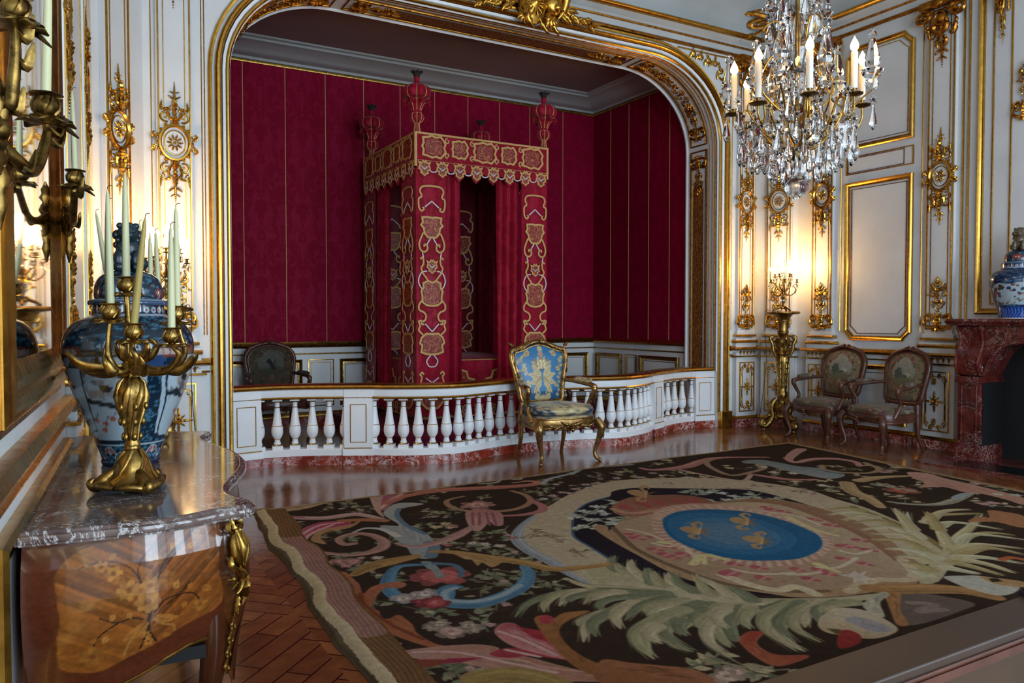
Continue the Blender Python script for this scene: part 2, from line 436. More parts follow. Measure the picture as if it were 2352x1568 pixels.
def medallion_relief(mb):
    ring(mb, 0, 0, 0.125, 0.15, 0.017); ring(mb, 0, 0, 0.088, 0.108, 0.006)
    for i in range(18):
        a = 2 * PI * i / 18; bead(mb, 0.145 * math.cos(a), 0.172 * math.sin(a), 0.013 if i % 2 else 0.018)
    for i in range(10): leaf(mb, 0.028 * math.cos(i * PI / 5), 0.032 * math.sin(i * PI / 5), i * 36, 0.042, 0.022)
    ring(mb, 0, 0, 0.028, 0.032, 0.007, 14); bead(mb, 0, 0, 0.016)
    for s in (-1, 1):
        for t in (-1, 1):
            spiral(mb, s * 0.165, t * 0.055, 0.028, 0.006, 90 * t, s * t * -1.1, 0.009, 0.005)
            leaf(mb, s * 0.15, t * 0.02, 90 - 90 * s + 50 * s * t, 0.07, 0.03)
        # crown of scrolls above, drop below
        spiral(mb, s * 0.075, 0.225, 0.05, 0.008, 250 if s > 0 else -70, s * 1.2, 0.010, 0.006)
        spiral(mb, s * 0.105, 0.285, 0.032, 0.006, -90, s * -1.1, 0.008, 0.004)
        leaf(mb, s * 0.02, 0.19, 90 - s * 55, 0.13, 0.036, s * 50); leaf(mb, s * 0.035, 0.27, 90 - s * 30, 0.08, 0.03, s * -60)
        leaf(mb, s * 0.115, 0.28, 90 + s * 8, 0.08, 0.022)
        leaf(mb, s * 0.012, 0.38, 90 - s * 60, 0.05, 0.022); leaf(mb, s * 0.01, 0.43, 90 - s * 70, 0.035, 0.016)
        spiral(mb, s * 0.075, -0.225, 0.05, 0.008, 110 if s > 0 else 70, -s * 1.2, 0.010, 0.006)
        spiral(mb, s * 0.11, -0.30, 0.03, 0.006, 90, s * 1.1, 0.008, 0.004)
        leaf(mb, s * 0.02, -0.19, -90 + s * 50, 0.13, 0.036, -s * 40); leaf(mb, s * 0.11, -0.29, -90 + s * 6, 0.10, 0.02)
        leaf(mb, s * 0.03, -0.29, -90 + s * 25, 0.08, 0.03, s * 40); leaf(mb, s * 0.012, -0.39, -90 + s * 50, 0.06, 0.024)
        leaf(mb, s * 0.01, -0.45, -90 + s * 55, 0.04, 0.016)
    for t in (1, -1):
        leaf(mb, 0, t * 0.165, 90 * t, 0.08, 0.06); bead(mb, 0, t * 0.255, 0.024)
        leaf(mb, 0, t * 0.27, 90 * t, 0.12, 0.062)
        for i in range(9): bead(mb, 0, t * (0.39 + i * 0.0165), 0.016 - i * 0.0012)
def foot_relief(mb):
    for s in (-1, 1):
        spiral(mb, s * 0.115, 0.145, 0.052, 0.012, 180 if s > 0 else 0, -s * 1.5, 0.015, 0.010)
        mb.tube(smooth_path([(s * 0.16, 0.15, 0.006), (s * 0.165, 0.08, 0.006), (s * 0.10, 0.045, 0.008), (s * 0.03, 0.05, 0.01)], 4), [0.010, 0.017, 0.018, 0.014], 6)
        leaf(mb, s * 0.01, 0.06, 90 - s * 45, 0.11, 0.04, s * 50); leaf(mb, s * 0.03, 0.03, -90 + s * 40, 0.06, 0.028, s * 30)
        leaf(mb, s * 0.015, 0.13, 90 - s * 20, 0.09, 0.035)
        leaf(mb, s * 0.02, 0.255, 90 - s * 80, 0.06, 0.025, s * 40); spiral(mb, s * 0.055, 0.315, 0.025, 0.005, -90, s * 1.1, 0.008, 0.004)
        leaf(mb, s * 0.01, 0.29, 90 - s * 60, 0.10, 0.024, s * 45)
        spiral(mb, s * 0.06, 0.415, 0.042, 0.008, 120 if s > 0 else 60, -s * 1.2, 0.011, 0.006)
        spiral(mb, s * 0.065, 0.50, 0.036, 0.008, -120 if s > 0 else -60, s * 1.2, 0.011, 0.006)
        leaf(mb, s * 0.09, 0.41, 90 - s * 100, 0.04, 0.02); leaf(mb, s * 0.02, 0.47, 90 - s * 60, 0.09, 0.03, s * 30)
        leaf(mb, s * 0.01, 0.52, 90 - s * 35, 0.055, 0.025)
    leaf(mb, 0, 0.09, -90, 0.10, 0.06); leaf(mb, 0, 0.08, 90, 0.13, 0.065); bead(mb, 0, 0.23, 0.018)
    for i in range(5): bead(mb, 0, 0.255 + i * 0.02, 0.010)
    bead(mb, 0, 0.33, 0.024); leaf(mb, 0, 0.36, 90, 0.08, 0.05); bead(mb, 0, 0.46, 0.03); leaf(mb, 0, 0.49, 90, 0.12, 0.045)
def capital_relief(mb, w=0.2):
    """hanging cluster below the cornice: volutes, mask-like cartouche and a drop; origin at its top"""
    for s in (-1, 1):
        spiral(mb, s * w * 0.85, -0.14, 0.075, 0.012, 90, s * 1.7, 0.022, 0.014, 0.04)
        mb.tube(smooth_path([(s * w * 0.85, -0.06, 0.05), (s * w * 0.4, -0.05, 0.06), (0, -0.08, 0.07)], 4), 0.02, 6)
        leaf(mb, s * 0.05, -0.12, 90 - s * 70, 0.12, 0.06, s * -40, 0.03); leaf(mb, s * 0.04, -0.2, -90 + s * 40, 0.16, 0.06, -s * 50, 0.02)
        leaf(mb, s * w * 0.7, -0.22, -90 - s * 10, 0.14, 0.045); spiral(mb, s * 0.09, -0.33, 0.045, 0.008, 90, -s * 1.2, 0.012, 0.007)
        leaf(mb, s * 0.02, -0.36, -90 + s * 35, 0.12, 0.045, -s * 30); leaf(mb, s * 0.015, -0.48, -90 + s * 40, 0.07, 0.03)
        leaf(mb, s * 0.01, -0.56, -90 + s * 45, 0.05, 0.022)
    ring(mb, 0, -0.19, 0.05, 0.065, 0.016, 18, 0.03); mb.ball((0, -0.19, 0.04), 0.045, 8, 5, (1, 1.2, 0.6))
    mb.ball((0, -0.05, 0.06), 0.05, 8, 5, (1, 0.8, 0.8)); leaf(mb, 0, -0.26, -90, 0.14, 0.08)
    for i in range(12): bead(mb, 0, -0.42 - i * 0.022, 0.022 - i * 0.0015)
def dado_relief(mb, w, h):
    """arabesque filling a dado panel w x h, origin at the panel centre"""
    for t in (-1, 1):
        for s in (-1, 1):
            spiral(mb, s * w * 0.30, t * h * 0.36, 0.035, 0.006, -90 * t, s * t * 1.2, 0.007, 0.004)
            spiral(mb, s * w * 0.16, t * h * 0.42, 0.028, 0.006, 90 * t, s * t * 1.1, 0.007, 0.004)
            leaf(mb, s * w * 0.35, t * h * 0.33, -90 * t, 0.09, 0.02); leaf(mb, s * w * 0.1, t * h * 0.38, 90 - 90 * s + s * t * 60, 0.07, 0.022)
            mb.tube([(s * w * 0.36, t * h * 0.3, 0.002), (s * w * 0.36, t * h * 0.03, 0.002)], 0.005, 5)
            leaf(mb, s * 0.01, t * 0.01, 90 - 90 * s + s * t * 45, 0.06, 0.025)
        leaf(mb, 0, t * h * 0.28, 90 * t, 0.08, 0.05); leaf(mb, 0, t * 0.01, 90 * t, 0.11, 0.03)
    for s in (-1, 1): leaf(mb, s * 0.01, 0, 90 - 90 * s, 0.10, 0.03); bead(mb, s * w * 0.36, 0, 0.014)
    ring(mb, 0, 0, 0.022, 0.026, 0.007, 12); bead(mb, 0, 0, 0.012)
# ================================================================== THE ROOM
AY, AD = 7.6, 0.66                     # arch wall plane and its thickness
AX0, AX1, AZ = 1.31, 7.50, 4.75        # alcove opening
RX = 8.40                              # right wall plane
def wall_map(o, ang):                  # u along the wall, v up, w into the room
    U = Vector((math.sin(ang), math.cos(ang), 0)); Nn = Vector((math.cos(ang), -math.sin(ang), 0))
    return lambda u, v, w: (o[0] + U.x * u + Nn.x * w, o[1] + U.y * u + Nn.y * w, v)
LA = math.radians(4.2)
LW = wall_map((-0.3374, 0), LA)
RW = lambda u, v, w: (RX - w, u, v)
ARW = lambda u, v, w: (u, AY - w, v)
CR0, CR1 = Vector((8.19, 7.56)), Vector((8.42, 7.03))       # canted corner on the right
CL0, CL1 = Vector((0.11, 6.98)), Vector((0.56, 7.56))       # canted corner on the left
def seg_map(a, b):
    d = (b - a).normalized(); n = Vector((d.y, -d.x))
    return (lambda u, v, w: (a.x + d.x * u + n.x * w, a.y + d.y * u + n.y * w, v)), (b - a).length
CRW, CRL = seg_map(CR0, CR1)
_, CLL = seg_map(CL0, CL1)
CLW = seg_map(CL0, CL1)[0]
# make sure the canted maps face the room
if CRW(0, 0, 1)[0] > CR0.x: CRW = (lambda f: (lambda u, v, w: f(u, v, -w)))(CRW)
if CLW(0, 0, 1)[0] < CL0.x: CLW = (lambda f: (lambda u, v, w: f(u, v, -w)))(CLW)

# ---- floor
k = N('parquet'); v = k.coord(rot=(0, 0, math.radians(45)))
br = k.n('ShaderNodeTexBrick', offset=0.5, i_Scale=1.0, i_Mortar_Size=0.004, i_Brick_Width=0.62, i_Row_Height=0.115)
br.inputs['Color1'].default_value = (*lin((150, 90, 50)), 1); br.inputs['Color2'].default_value = (*lin((122, 70, 38)), 1); br.inputs['Mortar'].default_value = (*lin((40, 20, 14)), 1)
k.l(v, br.inputs[0])
v2 = k.coord(rot=(0, 0, math.radians(-45))); b2 = k.n('ShaderNodeTexBrick', offset=0.5, i_Scale=1.0, i_Mortar_Size=0.004, i_Brick_Width=0.62, i_Row_Height=0.115)
b2.inputs['Color1'].default_value = (*lin((140, 82, 46)), 1); b2.inputs['Color2'].default_value = (*lin((114, 64, 36)), 1); b2.inputs['Mortar'].default_value = (*lin((38, 18, 12)), 1)
k.l(v2, b2.inputs[0])
ck = k.n('ShaderNodeTexChecker', i_Scale=1.05); k.l(k.coord(rot=(0, 0, 0)), ck.inputs[0])
base = k.mix(ck.outputs['Fac'], br.outputs['Color'], b2.outputs['Color'])
g = k.ramp(k.noise(k.coord(scale=(3, 3, 3)), 4, 6), [(0.3, (0.72,) * 3), (0.7, (1.15,) * 3)])
k.l(k.mix(1.0, base, g, 'MULTIPLY'), k.b.inputs['Base Color'])
k.l(k.ramp(k.noise(k.coord(), 2.2, 4), [(0.3, (0.10,) * 3), (0.7, (0.22,) * 3)]), k.b.inputs['Roughness'])
M['parquet'] = k.m
mb = MB(); mb.box(-1.4, 9.4, BACK_Y - 0.4, 10.9, -0.12, 0.0)
struct(mb.build('floor', M['parquet'], smooth=0), 'dark polished parquet floor', 'floor')

# ---- arch wall with the alcove opening
def arch_path(d=0.0, z0=0.0, n=14):
    x0, x1, zt = AX0 - d, AX1 + d, AZ + d
    rx, rz = 1.17 + d, 1.0 + d
    p = [(x0, z0)] + [(x0, z) for z in np.linspace(max(z0, .5), zt - rz, 5)][:-1]
    p += arc(x0 + rx, zt - rz, rx, rz, 180, 90, n)
    p += [(x, zt) for x in np.linspace(x0 + rx, x1 - rx, 8)][1:-1]
    p += arc(x1 - rx, zt - rz, rx, rz, 90, 0, n)
    p += [(x1, z) for z in np.linspace(max(z0, .5), zt - rz, 5)][::-1][1:] + [(x1, z0)]
    q = []
    for a, b in p:
        if not q or abs(q[-1][0] - a) + abs(q[-1][1] - b) > 1e-6: q.append((float(a), float(b)))
    return q
AP = arch_path()
mb = MB()
mb.prism([(-0.1, 0)] + AP + [(8.75, 0), (8.75, 5.6), (-0.1, 5.6)], 0, AD, f=lambda x, z, w: (x, AY + w, z))
aw = struct(mb.build('wall_back', M['white'], smooth=30), 'white wall with the wide basket-arched alcove opening')
def arch_gold(name, prof, m, z0=0.0):
    b = MB(); b.mold(arch_path(0, z0), prof, f=lambda x, z, w: (x, AY - w, z)); return b.build(name, m, aw, 50)
arch_gold('arch_edge_moulding', [(0.0, -0.02), (-0.012, 0.006), (0.0, 0.022), (0.014, 0.022), (0.024, 0.0)], M['gold'], 0.2)
arch_gold('arch_white_band', [(0.024, 0.0), (0.03, 0.02), (0.055, 0.03), (0.06, 0.0)], M['bright_white'], 0.2)
arch_gold('arch_torus_moulding', [(0.06, 0.0), (0.064, 0.035), (0.085, 0.062), (0.105, 0.06), (0.12, 0.03), (0.122, 0)], M['gold'], 0.2)
arch_gold('arch_outer_moulding', [(0.142, 0.0), (0.146, 0.03), (0.165, 0.036), (0.18, 0.02), (0.182, 0.0)], M['gold'], 0.2)
for x0, x1 in ((AX0 - 0.19, AX0 + 0.005), (AX1 - 0.005, AX1 + 0.19)):
    b = MB(); b.box(x0, x1, AY - 0.075, AY, 0.0, 0.22); b.build('arch_plinth', M['gold'], aw, bev=0.006)
# ---- carved soffit of the arch: s along it, t across its depth
SP = [Vector((x, z)) for x, z in arch_path(0, 0.75, 22)]
SL = [0.0]
for a, b in zip(SP, SP[1:]): SL.append(SL[-1] + (b - a).length)
STOT = SL[-1]
def soffit(s, t, w):
    s = min(max(s, 0), STOT); i = min(int(np.searchsorted(SL, s, 'right')) - 1, len(SP) - 2); q = (s - SL[i]) / (SL[i + 1] - SL[i])
    p = SP[i] + (SP[i + 1] - SP[i]) * q; d = (SP[i + 1] - SP[i]).normalized()
    if q > 0.5 and i + 2 < len(SP): d = d.lerp((SP[i + 2] - SP[i + 1]).normalized(), (q - 0.5)).normalized()
    elif q < 0.5 and i: d = d.lerp((SP[i] - SP[i - 1]).normalized(), (0.5 - q)).normalized()
    n = Vector((d.y, -d.x))
    return (p.x + n.x * w, AY + t, p.y + n.y * w)
k = N('gilt_trellis'); v = k.coord(scale=(1, 1, 1)); vo = k.n('ShaderNodeTexVoronoi', feature='DISTANCE_TO_EDGE', i_Scale=34.0); k.l(v, vo.inputs[0])
k.l(k.ramp(vo.outputs[0], [(0.0, lin((210, 150, 70))), (0.25, lin((112, 62, 20)))]), k.b.inputs['Base Color']); k.set(Metallic=0.75, Roughness=0.38)
iv = k.n('ShaderNodeMath', operation='SUBTRACT', i_0=0.4); k.l(vo.outputs[0], iv.inputs[1]); k.bump(iv.outputs[0], 0.9, 0.02); M['trellis'] = k.m
def arch_len(i): return i
JL = (AZ - 1.0) - 0.75                                  # straight jamb length in s
ell_q = next(s for s, p in zip(SL, SP) if p.x >= AX0 + 1.169)
SEG = [(0.0, JL - 0.02), (JL + 0.06, ell_q - 0.05), (ell_q + 0.08, STOT - ell_q - 0.08), (STOT - ell_q + 0.05, STOT - JL - 0.06), (STOT - JL + 0.02, STOT)]
b = MB(); b.mi = 0
for t, r in ((0.075, 0.009), (0.13, 0.005), (0.19, 0.005)):
    b.tube([soffit(s, t, 0.004) for s in np.linspace(0, STOT, 110)], r, 6)
b.build('soffit_gold_reeds', M['gold_deep'], aw)
b = MB()
for t, r in ((0.03, 0.02), (0.62, 0.022)):
    b.tube([soffit(s, t, 0.0) for s in np.linspace(0, STOT, 110)], r, 6)
b.build('soffit_white_beads', M['bright_white'], aw)
for i, (s0, s1) in enumerate(SEG):
    n = max(6, int((s1 - s0) / 0.09))
    b = MB()
    fr = [(s0, 0.235), (s1, 0.235), (s1, 0.545), (s0, 0.545)]
    for (sa, ta), (sb, tb) in zip(fr, fr[1:] + fr[:1]):
        b.tube([soffit(sa + (sb - sa) * q, ta + (tb - ta) * q, 0.004) for q in np.linspace(0, 1, n)], 0.011, 6)
        dt = 0.03 if ta == tb == 0.235 else -0.03 if ta == tb else 0
        if dt: b.tube([soffit(sa + (sb - sa) * q, ta + dt, 0.002) for q in np.linspace(0, 1, n)], 0.006, 5)
    for end, sg in ((s0 + 0.06, 1), (s1 - 0.06, -1)):
        if (i == 0 and sg == 1) or (i == 4 and sg == -1): continue
        b.fn = (lambda e, g: (lambda x, y, z: soffit(e + g * y * 0.9, 0.39 + x * 0.85, z * 1.3)))(end, sg)
        foot_relief(b); b.fn = None
    b.build('soffit_gilt_panel', M['gold_deep'], aw)
    if i in (0, 2, 4):
        b = MB(); e0, e1 = s0 + (0.5 if i != 0 else 0), s1 - (0.5 if i != 4 else 0)
        b.sheet(lambda u, v: soffit(e0 + (e1 - e0) * u, 0.29 + 0.20 * v, 0.012), max(8, int((e1 - e0) / .1)), 3)
        b.build('soffit_trellis', M['trellis'], aw)
    else:
        b = MB()
        rnd = random.Random(i)
        m_ = int((s1 - s0 - 0.9) / 0.055)
        for q in range(m_):
            ss = s0 + 0.45 + q * 0.055
            b.fn = (lambda e: (lambda x, y, z: soffit(e + y, 0.39 + x, z * 1.2)))(ss)
            spiral(b, 0.035 * (-1) ** q, 0, 0.045, 0.008, rnd.uniform(0, 360), (-1) ** q * 1.1, 0.010, 0.006)
            leaf(b, 0.05 * (-1) ** (q + 1), 0, rnd.uniform(40, 140), 0.08, 0.03)
        b.build('soffit_gilt_rinceau', M['gold_deep'], aw)

# ---- other walls
mb = MB(); mb.prism([(0, 0), (0.25, 0), (0.25, 7.1 - BACK_Y), (0, 7.1 - BACK_Y)], 0, 6.2, f=lambda x, y, z: (RX + x, BACK_Y + y, z))
rw = struct(mb.build('wall_right', M['white'], smooth=0), 'white panelled wall with gilded frames behind the fireplace')
mb = MB()
mb.add([LW(u, z, w) for u in (-3.45, 7.05) for z in (0, 6.2) for w in (0, -0.25)], [(0, 1, 3, 2), (4, 6, 7, 5), (0, 4, 5, 1), (2, 3, 7, 6), (0, 2, 6, 4), (1, 5, 7, 3)])
lw = struct(mb.build('wall_left', M['white'], smooth=0), 'white panelled wall behind the chest of drawers and mirror')
for nm, W, L in (('wall_canted_right', CRW, CRL), ('wall_canted_left', CLW, CLL)):
    mb = MB(); mb.add([W(u, z, w) for u in (-0.12, L + 0.12) for z in (0, 6.0) for w in (0, -0.05)], [(0, 1, 3, 2), (4, 6, 7, 5), (0, 4, 5, 1), (2, 3, 7, 6), (0, 2, 6, 4), (1, 5, 7, 3)])
    o = struct(mb.build(nm, M['white'], smooth=0), 'narrow canted white wall across the %s corner of the room' % nm.split('_')[2])
    if 'right' in nm: crw = o
    else: clw = o
mb = MB()                                                # window wall behind the camera
xs = [-1.4] + [q for w in WIN_X for q in (w - WIN_W / 2, w + WIN_W / 2)] + [9.4]
for i in range(0, len(xs), 2): mb.box(xs[i], xs[i + 1], BACK_Y - 0.3, BACK_Y, 0, 6.2)
for w in WIN_X:
    mb.box(w - WIN_W / 2, w + WIN_W / 2, BACK_Y - 0.3, BACK_Y, 0, WIN_Z0); mb.box(w - WIN_W / 2, w + WIN_W / 2, BACK_Y - 0.3, BACK_Y, WIN_Z1, 6.2)
struct(mb.build('wall_front', M['white'], smooth=0), 'white wall with three tall windows opposite the alcove')
for i, w in enumerate(WIN_X):
    b = MB()
    for x in (w - WIN_W / 2 + 0.03, w, w + WIN_W / 2 - 0.03): b.box(x - 0.03, x + 0.03, BACK_Y - 0.08, BACK_Y - 0.02, WIN_Z0, WIN_Z1)
    for z in np.linspace(WIN_Z0 + 0.03, WIN_Z1 - 0.03, 6): b.box(w - WIN_W / 2, w + WIN_W / 2, BACK_Y - 0.075, BACK_Y - 0.025, z - 0.02, z + 0.02)
    struct(b.build('window_%d' % (i + 1), M['bright_white'], smooth=0), 'tall white casement window, one of three behind the viewer', 'window')

# ---- cornice, cove and ceiling
OUT = [(RX, BACK_Y), (RX, CR1.y), (CR0.x, AY), (CL1.x, AY), (LW(6.98, 0, 0)[0], LW(6.98, 0, 0)[1]), (LW(-3.4, 0, 0)[0], BACK_Y)]
def run(name, prof, m, parent=None):
    b = MB(); b.mold(OUT, prof, f=lambda x, y, z: (x, y, z)); return b.build(name, m, parent, 40)
cn = run('trim_1', [(0, 4.97), (0.02, 4.98), (0.03, 5.05), (0.05, 5.08), (0.07, 5.10), (0.16, 5.15), (0.17, 5.17), (0, 5.17)], M['cornice_plaster'])
struct(cn, 'white stepped cornice with gilded lines round the room', 'cornice')
run('gilt_line', [(0, 4.935), (0.022, 4.94), (0.03, 4.955), (0.022, 4.972), (0, 4.975)], M['gold_deep'], cn)
run('gilt_line', [(0.03, 5.045), (0.05, 5.048), (0.055, 5.062), (0.04, 5.075), (0.03, 5.07)], M['gold_deep'], cn)
run('gilt_line', [(0.13, 5.135), (0.17, 5.135), (0.195, 5.155), (0.195, 5.18), (0.17, 5.19), (0.13, 5.18)], M['gold'], cn)
COVE = [(0.16 + 1.35 * (1 - math.cos(t)), 5.17 + 0.72 * math.sin(t)) for t in np.linspace(0, PI / 2, 12)]
b = MB(); b.mold(OUT, COVE, f=lambda x, y, z: (x, y, z)); b.add([(-2, -4, 5.89), (10, -4, 5.89), (10, 8, 5.89), (-2, 8, 5.89)], [(0, 1, 2, 3)])
ce = struct(b.build('ceiling', M['plaster'], fixn=False), 'grey coved ceiling above the gilded cornice', 'ceiling')
b = MB(); b.mold(OUT, [(1.47, 5.86), (1.5, 5.82), (1.56, 5.82), (1.6, 5.86), (1.6, 5.89)], f=lambda x, y, z: (x, y, z)); b.build('gilt_ceiling_frame', M['gold'], ce)
cc = (CR0 + CR1) / 2; cd = (Vector((4.3, 3.5)) - cc).normalized(); cs = Vector((cd.y, -cd.x))
def cove_map(x, y, w):
    x *= 1.7; y = (y - 0.22) * 0.85                                   # x across the corner, y up the curve
    t = min(max(y / 1.1, 0), PI / 2); d = 0.30 + 1.35 * (1 - math.cos(t)); z = 5.17 + 0.72 * math.sin(t)
    p = cc + cs * x + cd * (d + w * math.sin(t) + abs(x) * -0.05); return (p.x, p.y, z - w * math.cos(t) - 0.02)
b = MB(); b.fn = cove_map
for s in (-1, 1):
    b.tube(smooth_path([(s * 0.05, 0.55, 0.02), (s * 0.25, 0.75, 0.02), (s * 0.5, 0.70, 0.02), (s * 0.75, 0.55, 0.02)], 5), [0.03, 0.02, 0.01], 6)
    for q in range(9): leaf(b, s * (0.12 + 0.075 * q), 0.66 + 0.07 * math.sin(q * .5), (90 + (-1) ** q * 60) if s > 0 else (90 - (-1) ** q * 60), 0.15, 0.05)
    for q in range(5): leaf(b, s * (0.08 + 0.07 * q), 0.42 - 0.05 * q, -60 if s > 0 else 240, 0.13, 0.045)
    spiral(b, s * 0.16, 0.50, 0.10, 0.02, 90, -s * 1.3, 0.025, 0.012)
leaf(b, 0, 0.35, 90, 0.5, 0.16); leaf(b, 0, 0.35, -90, 0.3, 0.10)
b.build('gilt_corner_spray', M['gold_deep'], ce)

# ---- panel frames and pilasters
def frame(b, W, u0, u1, z0, z1, prof, notch=(0, 0, 0, 0)):
    n = notch; p = []
    for (u, z, su, sz, q) in ((u0, z0, 1, 1, n[0]), (u1, z0, -1, 1, n[1]), (u1, z1, -1, -1, n[2]), (u0, z1, 1, -1, n[3])):
        if q:
            pts = [(u, z + sz * q), (u + su * q * 0.25, z + sz * q * 0.85), (u + su * q * .85, z + sz * q * .25), (u + su * q, z)]
            if (su, sz) in ((-1, 1), (1, -1)): pts = pts[::-1]
            p += pts
        else: p.append((u, z))
    b.mold(p, prof, True, f=W)
THIN = [(0, 0), (0.002, 0.012), (0.012, 0.014), (0.016, 0)]
LINE = [(0, 0), (0.001, 0.007), (0.008, 0.007), (0.009, 0)]
WIDE = [(0, 0), (0.0, 0.03), (0.012, 0.042), (0.028, 0.034), (0.04, 0.018), (0.055, 0.02), (0.06, 0)]
CNT = [1]
def next_trim():
    CNT[0] += 1; return 'trim_%d' % CNT[0]
def pilaster(W, u0, u1, label, parent_cap=True, proj=0.05, relief=1.0, z_top=4.9, dado=True):
    uc, w = (u0 + u1) / 2, u1 - u0
    b = MB(); b.mi = 0
    def bx(a, c, z0, z1, p):
        b.add([W(u, z, q) for u in (a, c) for z in (z0, z1) for q in (0, p)], [(0, 1, 3, 2), (4, 6, 7, 5), (0, 4, 5, 1), (2, 3, 7, 6), (0, 2, 6, 4), (1, 5, 7, 3)])
    bx(u0, u1, 1.27, z_top, proj)
    bx(u0 - 0.02, u1 + 0.02, 1.22, 1.28, proj + 0.012); bx(u0 - 0.05, u1 + 0.05, 1.07, 1.19, proj + 0.02)
    bx(u0 - 0.05, u1 + 0.05, 0.14, 1.0, proj + 0.03)
    root = struct(b.build(next_trim(), M['white'], bev=0.004), label, 'pilaster')
    b = MB()
    for z, r, e in ((1.225, 0.017, 0.03), (1.145, 0.022, 0.055)):
        for (a, c) in (((u0 - e, proj + .02), (u1 + e, proj + .02)),):
            b.tube([W(a[0], z, 0), W(a[0], z, a[1]), W(c[0], z, c[1]), W(c[0], z, 0)], r, 8)
    b.build('gilt_base_torus', M['gold'], root)
    b = MB(); e = 0.07
    p = [(u0 - e, 0), (u0 - e, proj + .03), (u1 + e, proj + .03), (u1 + e, 0)]
    F = lambda x, y, z: W(x, z, y)
    b.mold(p, [(0, 1.03), (0.03, 1.035), (0.04, 1.05), (0.03, 1.068), (0, 1.072)], f=F); b.mold(p, [(0, 0.935), (0.02, 0.937), (0.022, 0.955), (0, 0.958)], f=F)
    nb = max(5, int(w / 0.05))
    for i in range(nb):
        u = u0 - 0.02 + (w + 0.04) * (i + 0.5) / nb
        b.fn = lambda x, y, z: W(u + x, 0.99 + y, proj + 0.032 + z)
        leaf(b, 0, 0.03, -90, 0.055, 0.03); bead(b, 0.022, 0.02, 0.009); bead(b, 0, 0.058, 0.013); bead(b, 0.024, 0.058, 0.010)
    b.fn = None
    b.build('gilt_dado_rail', M['gold'], root)
    b = MB(); b.mold(p, [(-0.01, 0.10), (0.01, 0.102), (0.016, 0.115), (-0.005, 0.15)], f=F); b.build('gilt_skirting_line', M['gold'], root)
    b = MB(); bx_ = b
    b.add([W(u, z, q) for u in (u0 - 0.075, u1 + 0.075) for z in (0, 0.105) for q in (0, proj + 0.045)], [(0, 1, 3, 2), (4, 6, 7, 5), (0, 4, 5, 1), (2, 3, 7, 6), (0, 2, 6, 4), (1, 5, 7, 3)])
    b.build('marble_skirting', M['red_marble'], root)
    b = MB(); pf = proj
    Wp = lambda u, v, q: W(u, v, pf + q)
    frame(b, Wp, u0 + 0.012, u1 - 0.012, 1.33, z_top - 0.05, THIN if relief == 1 else [(0, 0), (.002, .004), (.012, .004), (.014, 0)]); frame(b, Wp, u0 + 0.058, u1 - 0.058, 1.37, z_top - 0.1, LINE if relief == 1 else [(0, 0), (.001, .003), (.008, .003), (.009, 0)])
    b.build('gilt_border', M['gold'], root)
    s = min(1.0, w / 0.30) * 1.0
    b = MB(); b.fn = lambda x, y, z: W(uc + x * s * 1.0, 3.02 + y * 1.02, pf + z * 1.3 * relief); medallion_relief(b); b.build('gilt_medallion', M['gold'], root)
    b = MB(); b.fn = lambda x, y, z: W(uc + x * s * 0.98, 1.31 + y, pf + z * 1.3 * relief); foot_relief(b); b.build('gilt_foot_ornament', M['gold'], root)
    if parent_cap:
        b = MB(); b.fn = lambda x, y, z: W(uc + x * s * 1.25, z_top + 0.04 + y * 1.1, pf + z * 1.2); capital_relief(b, 0.19); b.fn = None
        b.add([W(u, z, q) for u in (u0 - 0.06, u1 + 0.06) for z in (z_top - 0.04, z_top + 0.04) for q in (0, pf + 0.09)], [(0, 1, 3, 2), (4, 6, 7, 5), (0, 4, 5, 1), (2, 3, 7, 6), (0, 2, 6, 4), (1, 5, 7, 3)])
        b.build('gilt_capital', M['gold_deep'], root)
    if dado:
        b = MB(); Wd = lambda u, v, q: W(u, v, pf + 0.03 + q); hw = (w + 0.0) / 2 - 0.0
        frame(b, Wd, uc - hw, uc + hw, 0.2, 0.87, THIN); frame(b, Wd, uc - hw + 0.05, uc + hw - 0.05, 0.25, 0.82, LINE)
        b.fn = lambda x, y, z: Wd(uc + x, 0.535 + y, z * 1.2); dado_relief(b, 2 * hw, 0.67); b.build('gilt_dado_panel', M['gold'], root)
    return root
def dado_run(W, u0, u1, parent, panels=()):
    b = MB()
    F = lambda x, y, z: W(x, z, y)
    p = [(u0, 0), (u1, 0)]
    b.mold(p, [(0, 1.02), (0.04, 1.025), (0.055, 1.05), (0.04, 1.085), (0, 1.09)], f=F); b.mold(p, [(0, 0.955), (0.015, 0.957), (0.02, 0.97), (0, 0.975)], f=F)
    b.mold(p, [(0.02, 0.10), (0.03, 0.10), (0.036, 0.12), (0.0, 0.15)], f=F); b.build('gilt_dado_moulding', M['gold'], parent)
    b = MB(); b.mold(p, [(0, 0), (0.035, 0), (0.035, 0.10), (0, 0.10)], f=F); b.build('marble_skirting', M['red_marble'], parent)
    for a, c in panels:
        b = MB(); frame(b, W, a, c, 0.2, 0.9, WIDE); frame(b, W, a + 0.09, c - 0.09, 0.29, 0.81, LINE); b.build('gilt_dado_frame', M['gold'], parent)
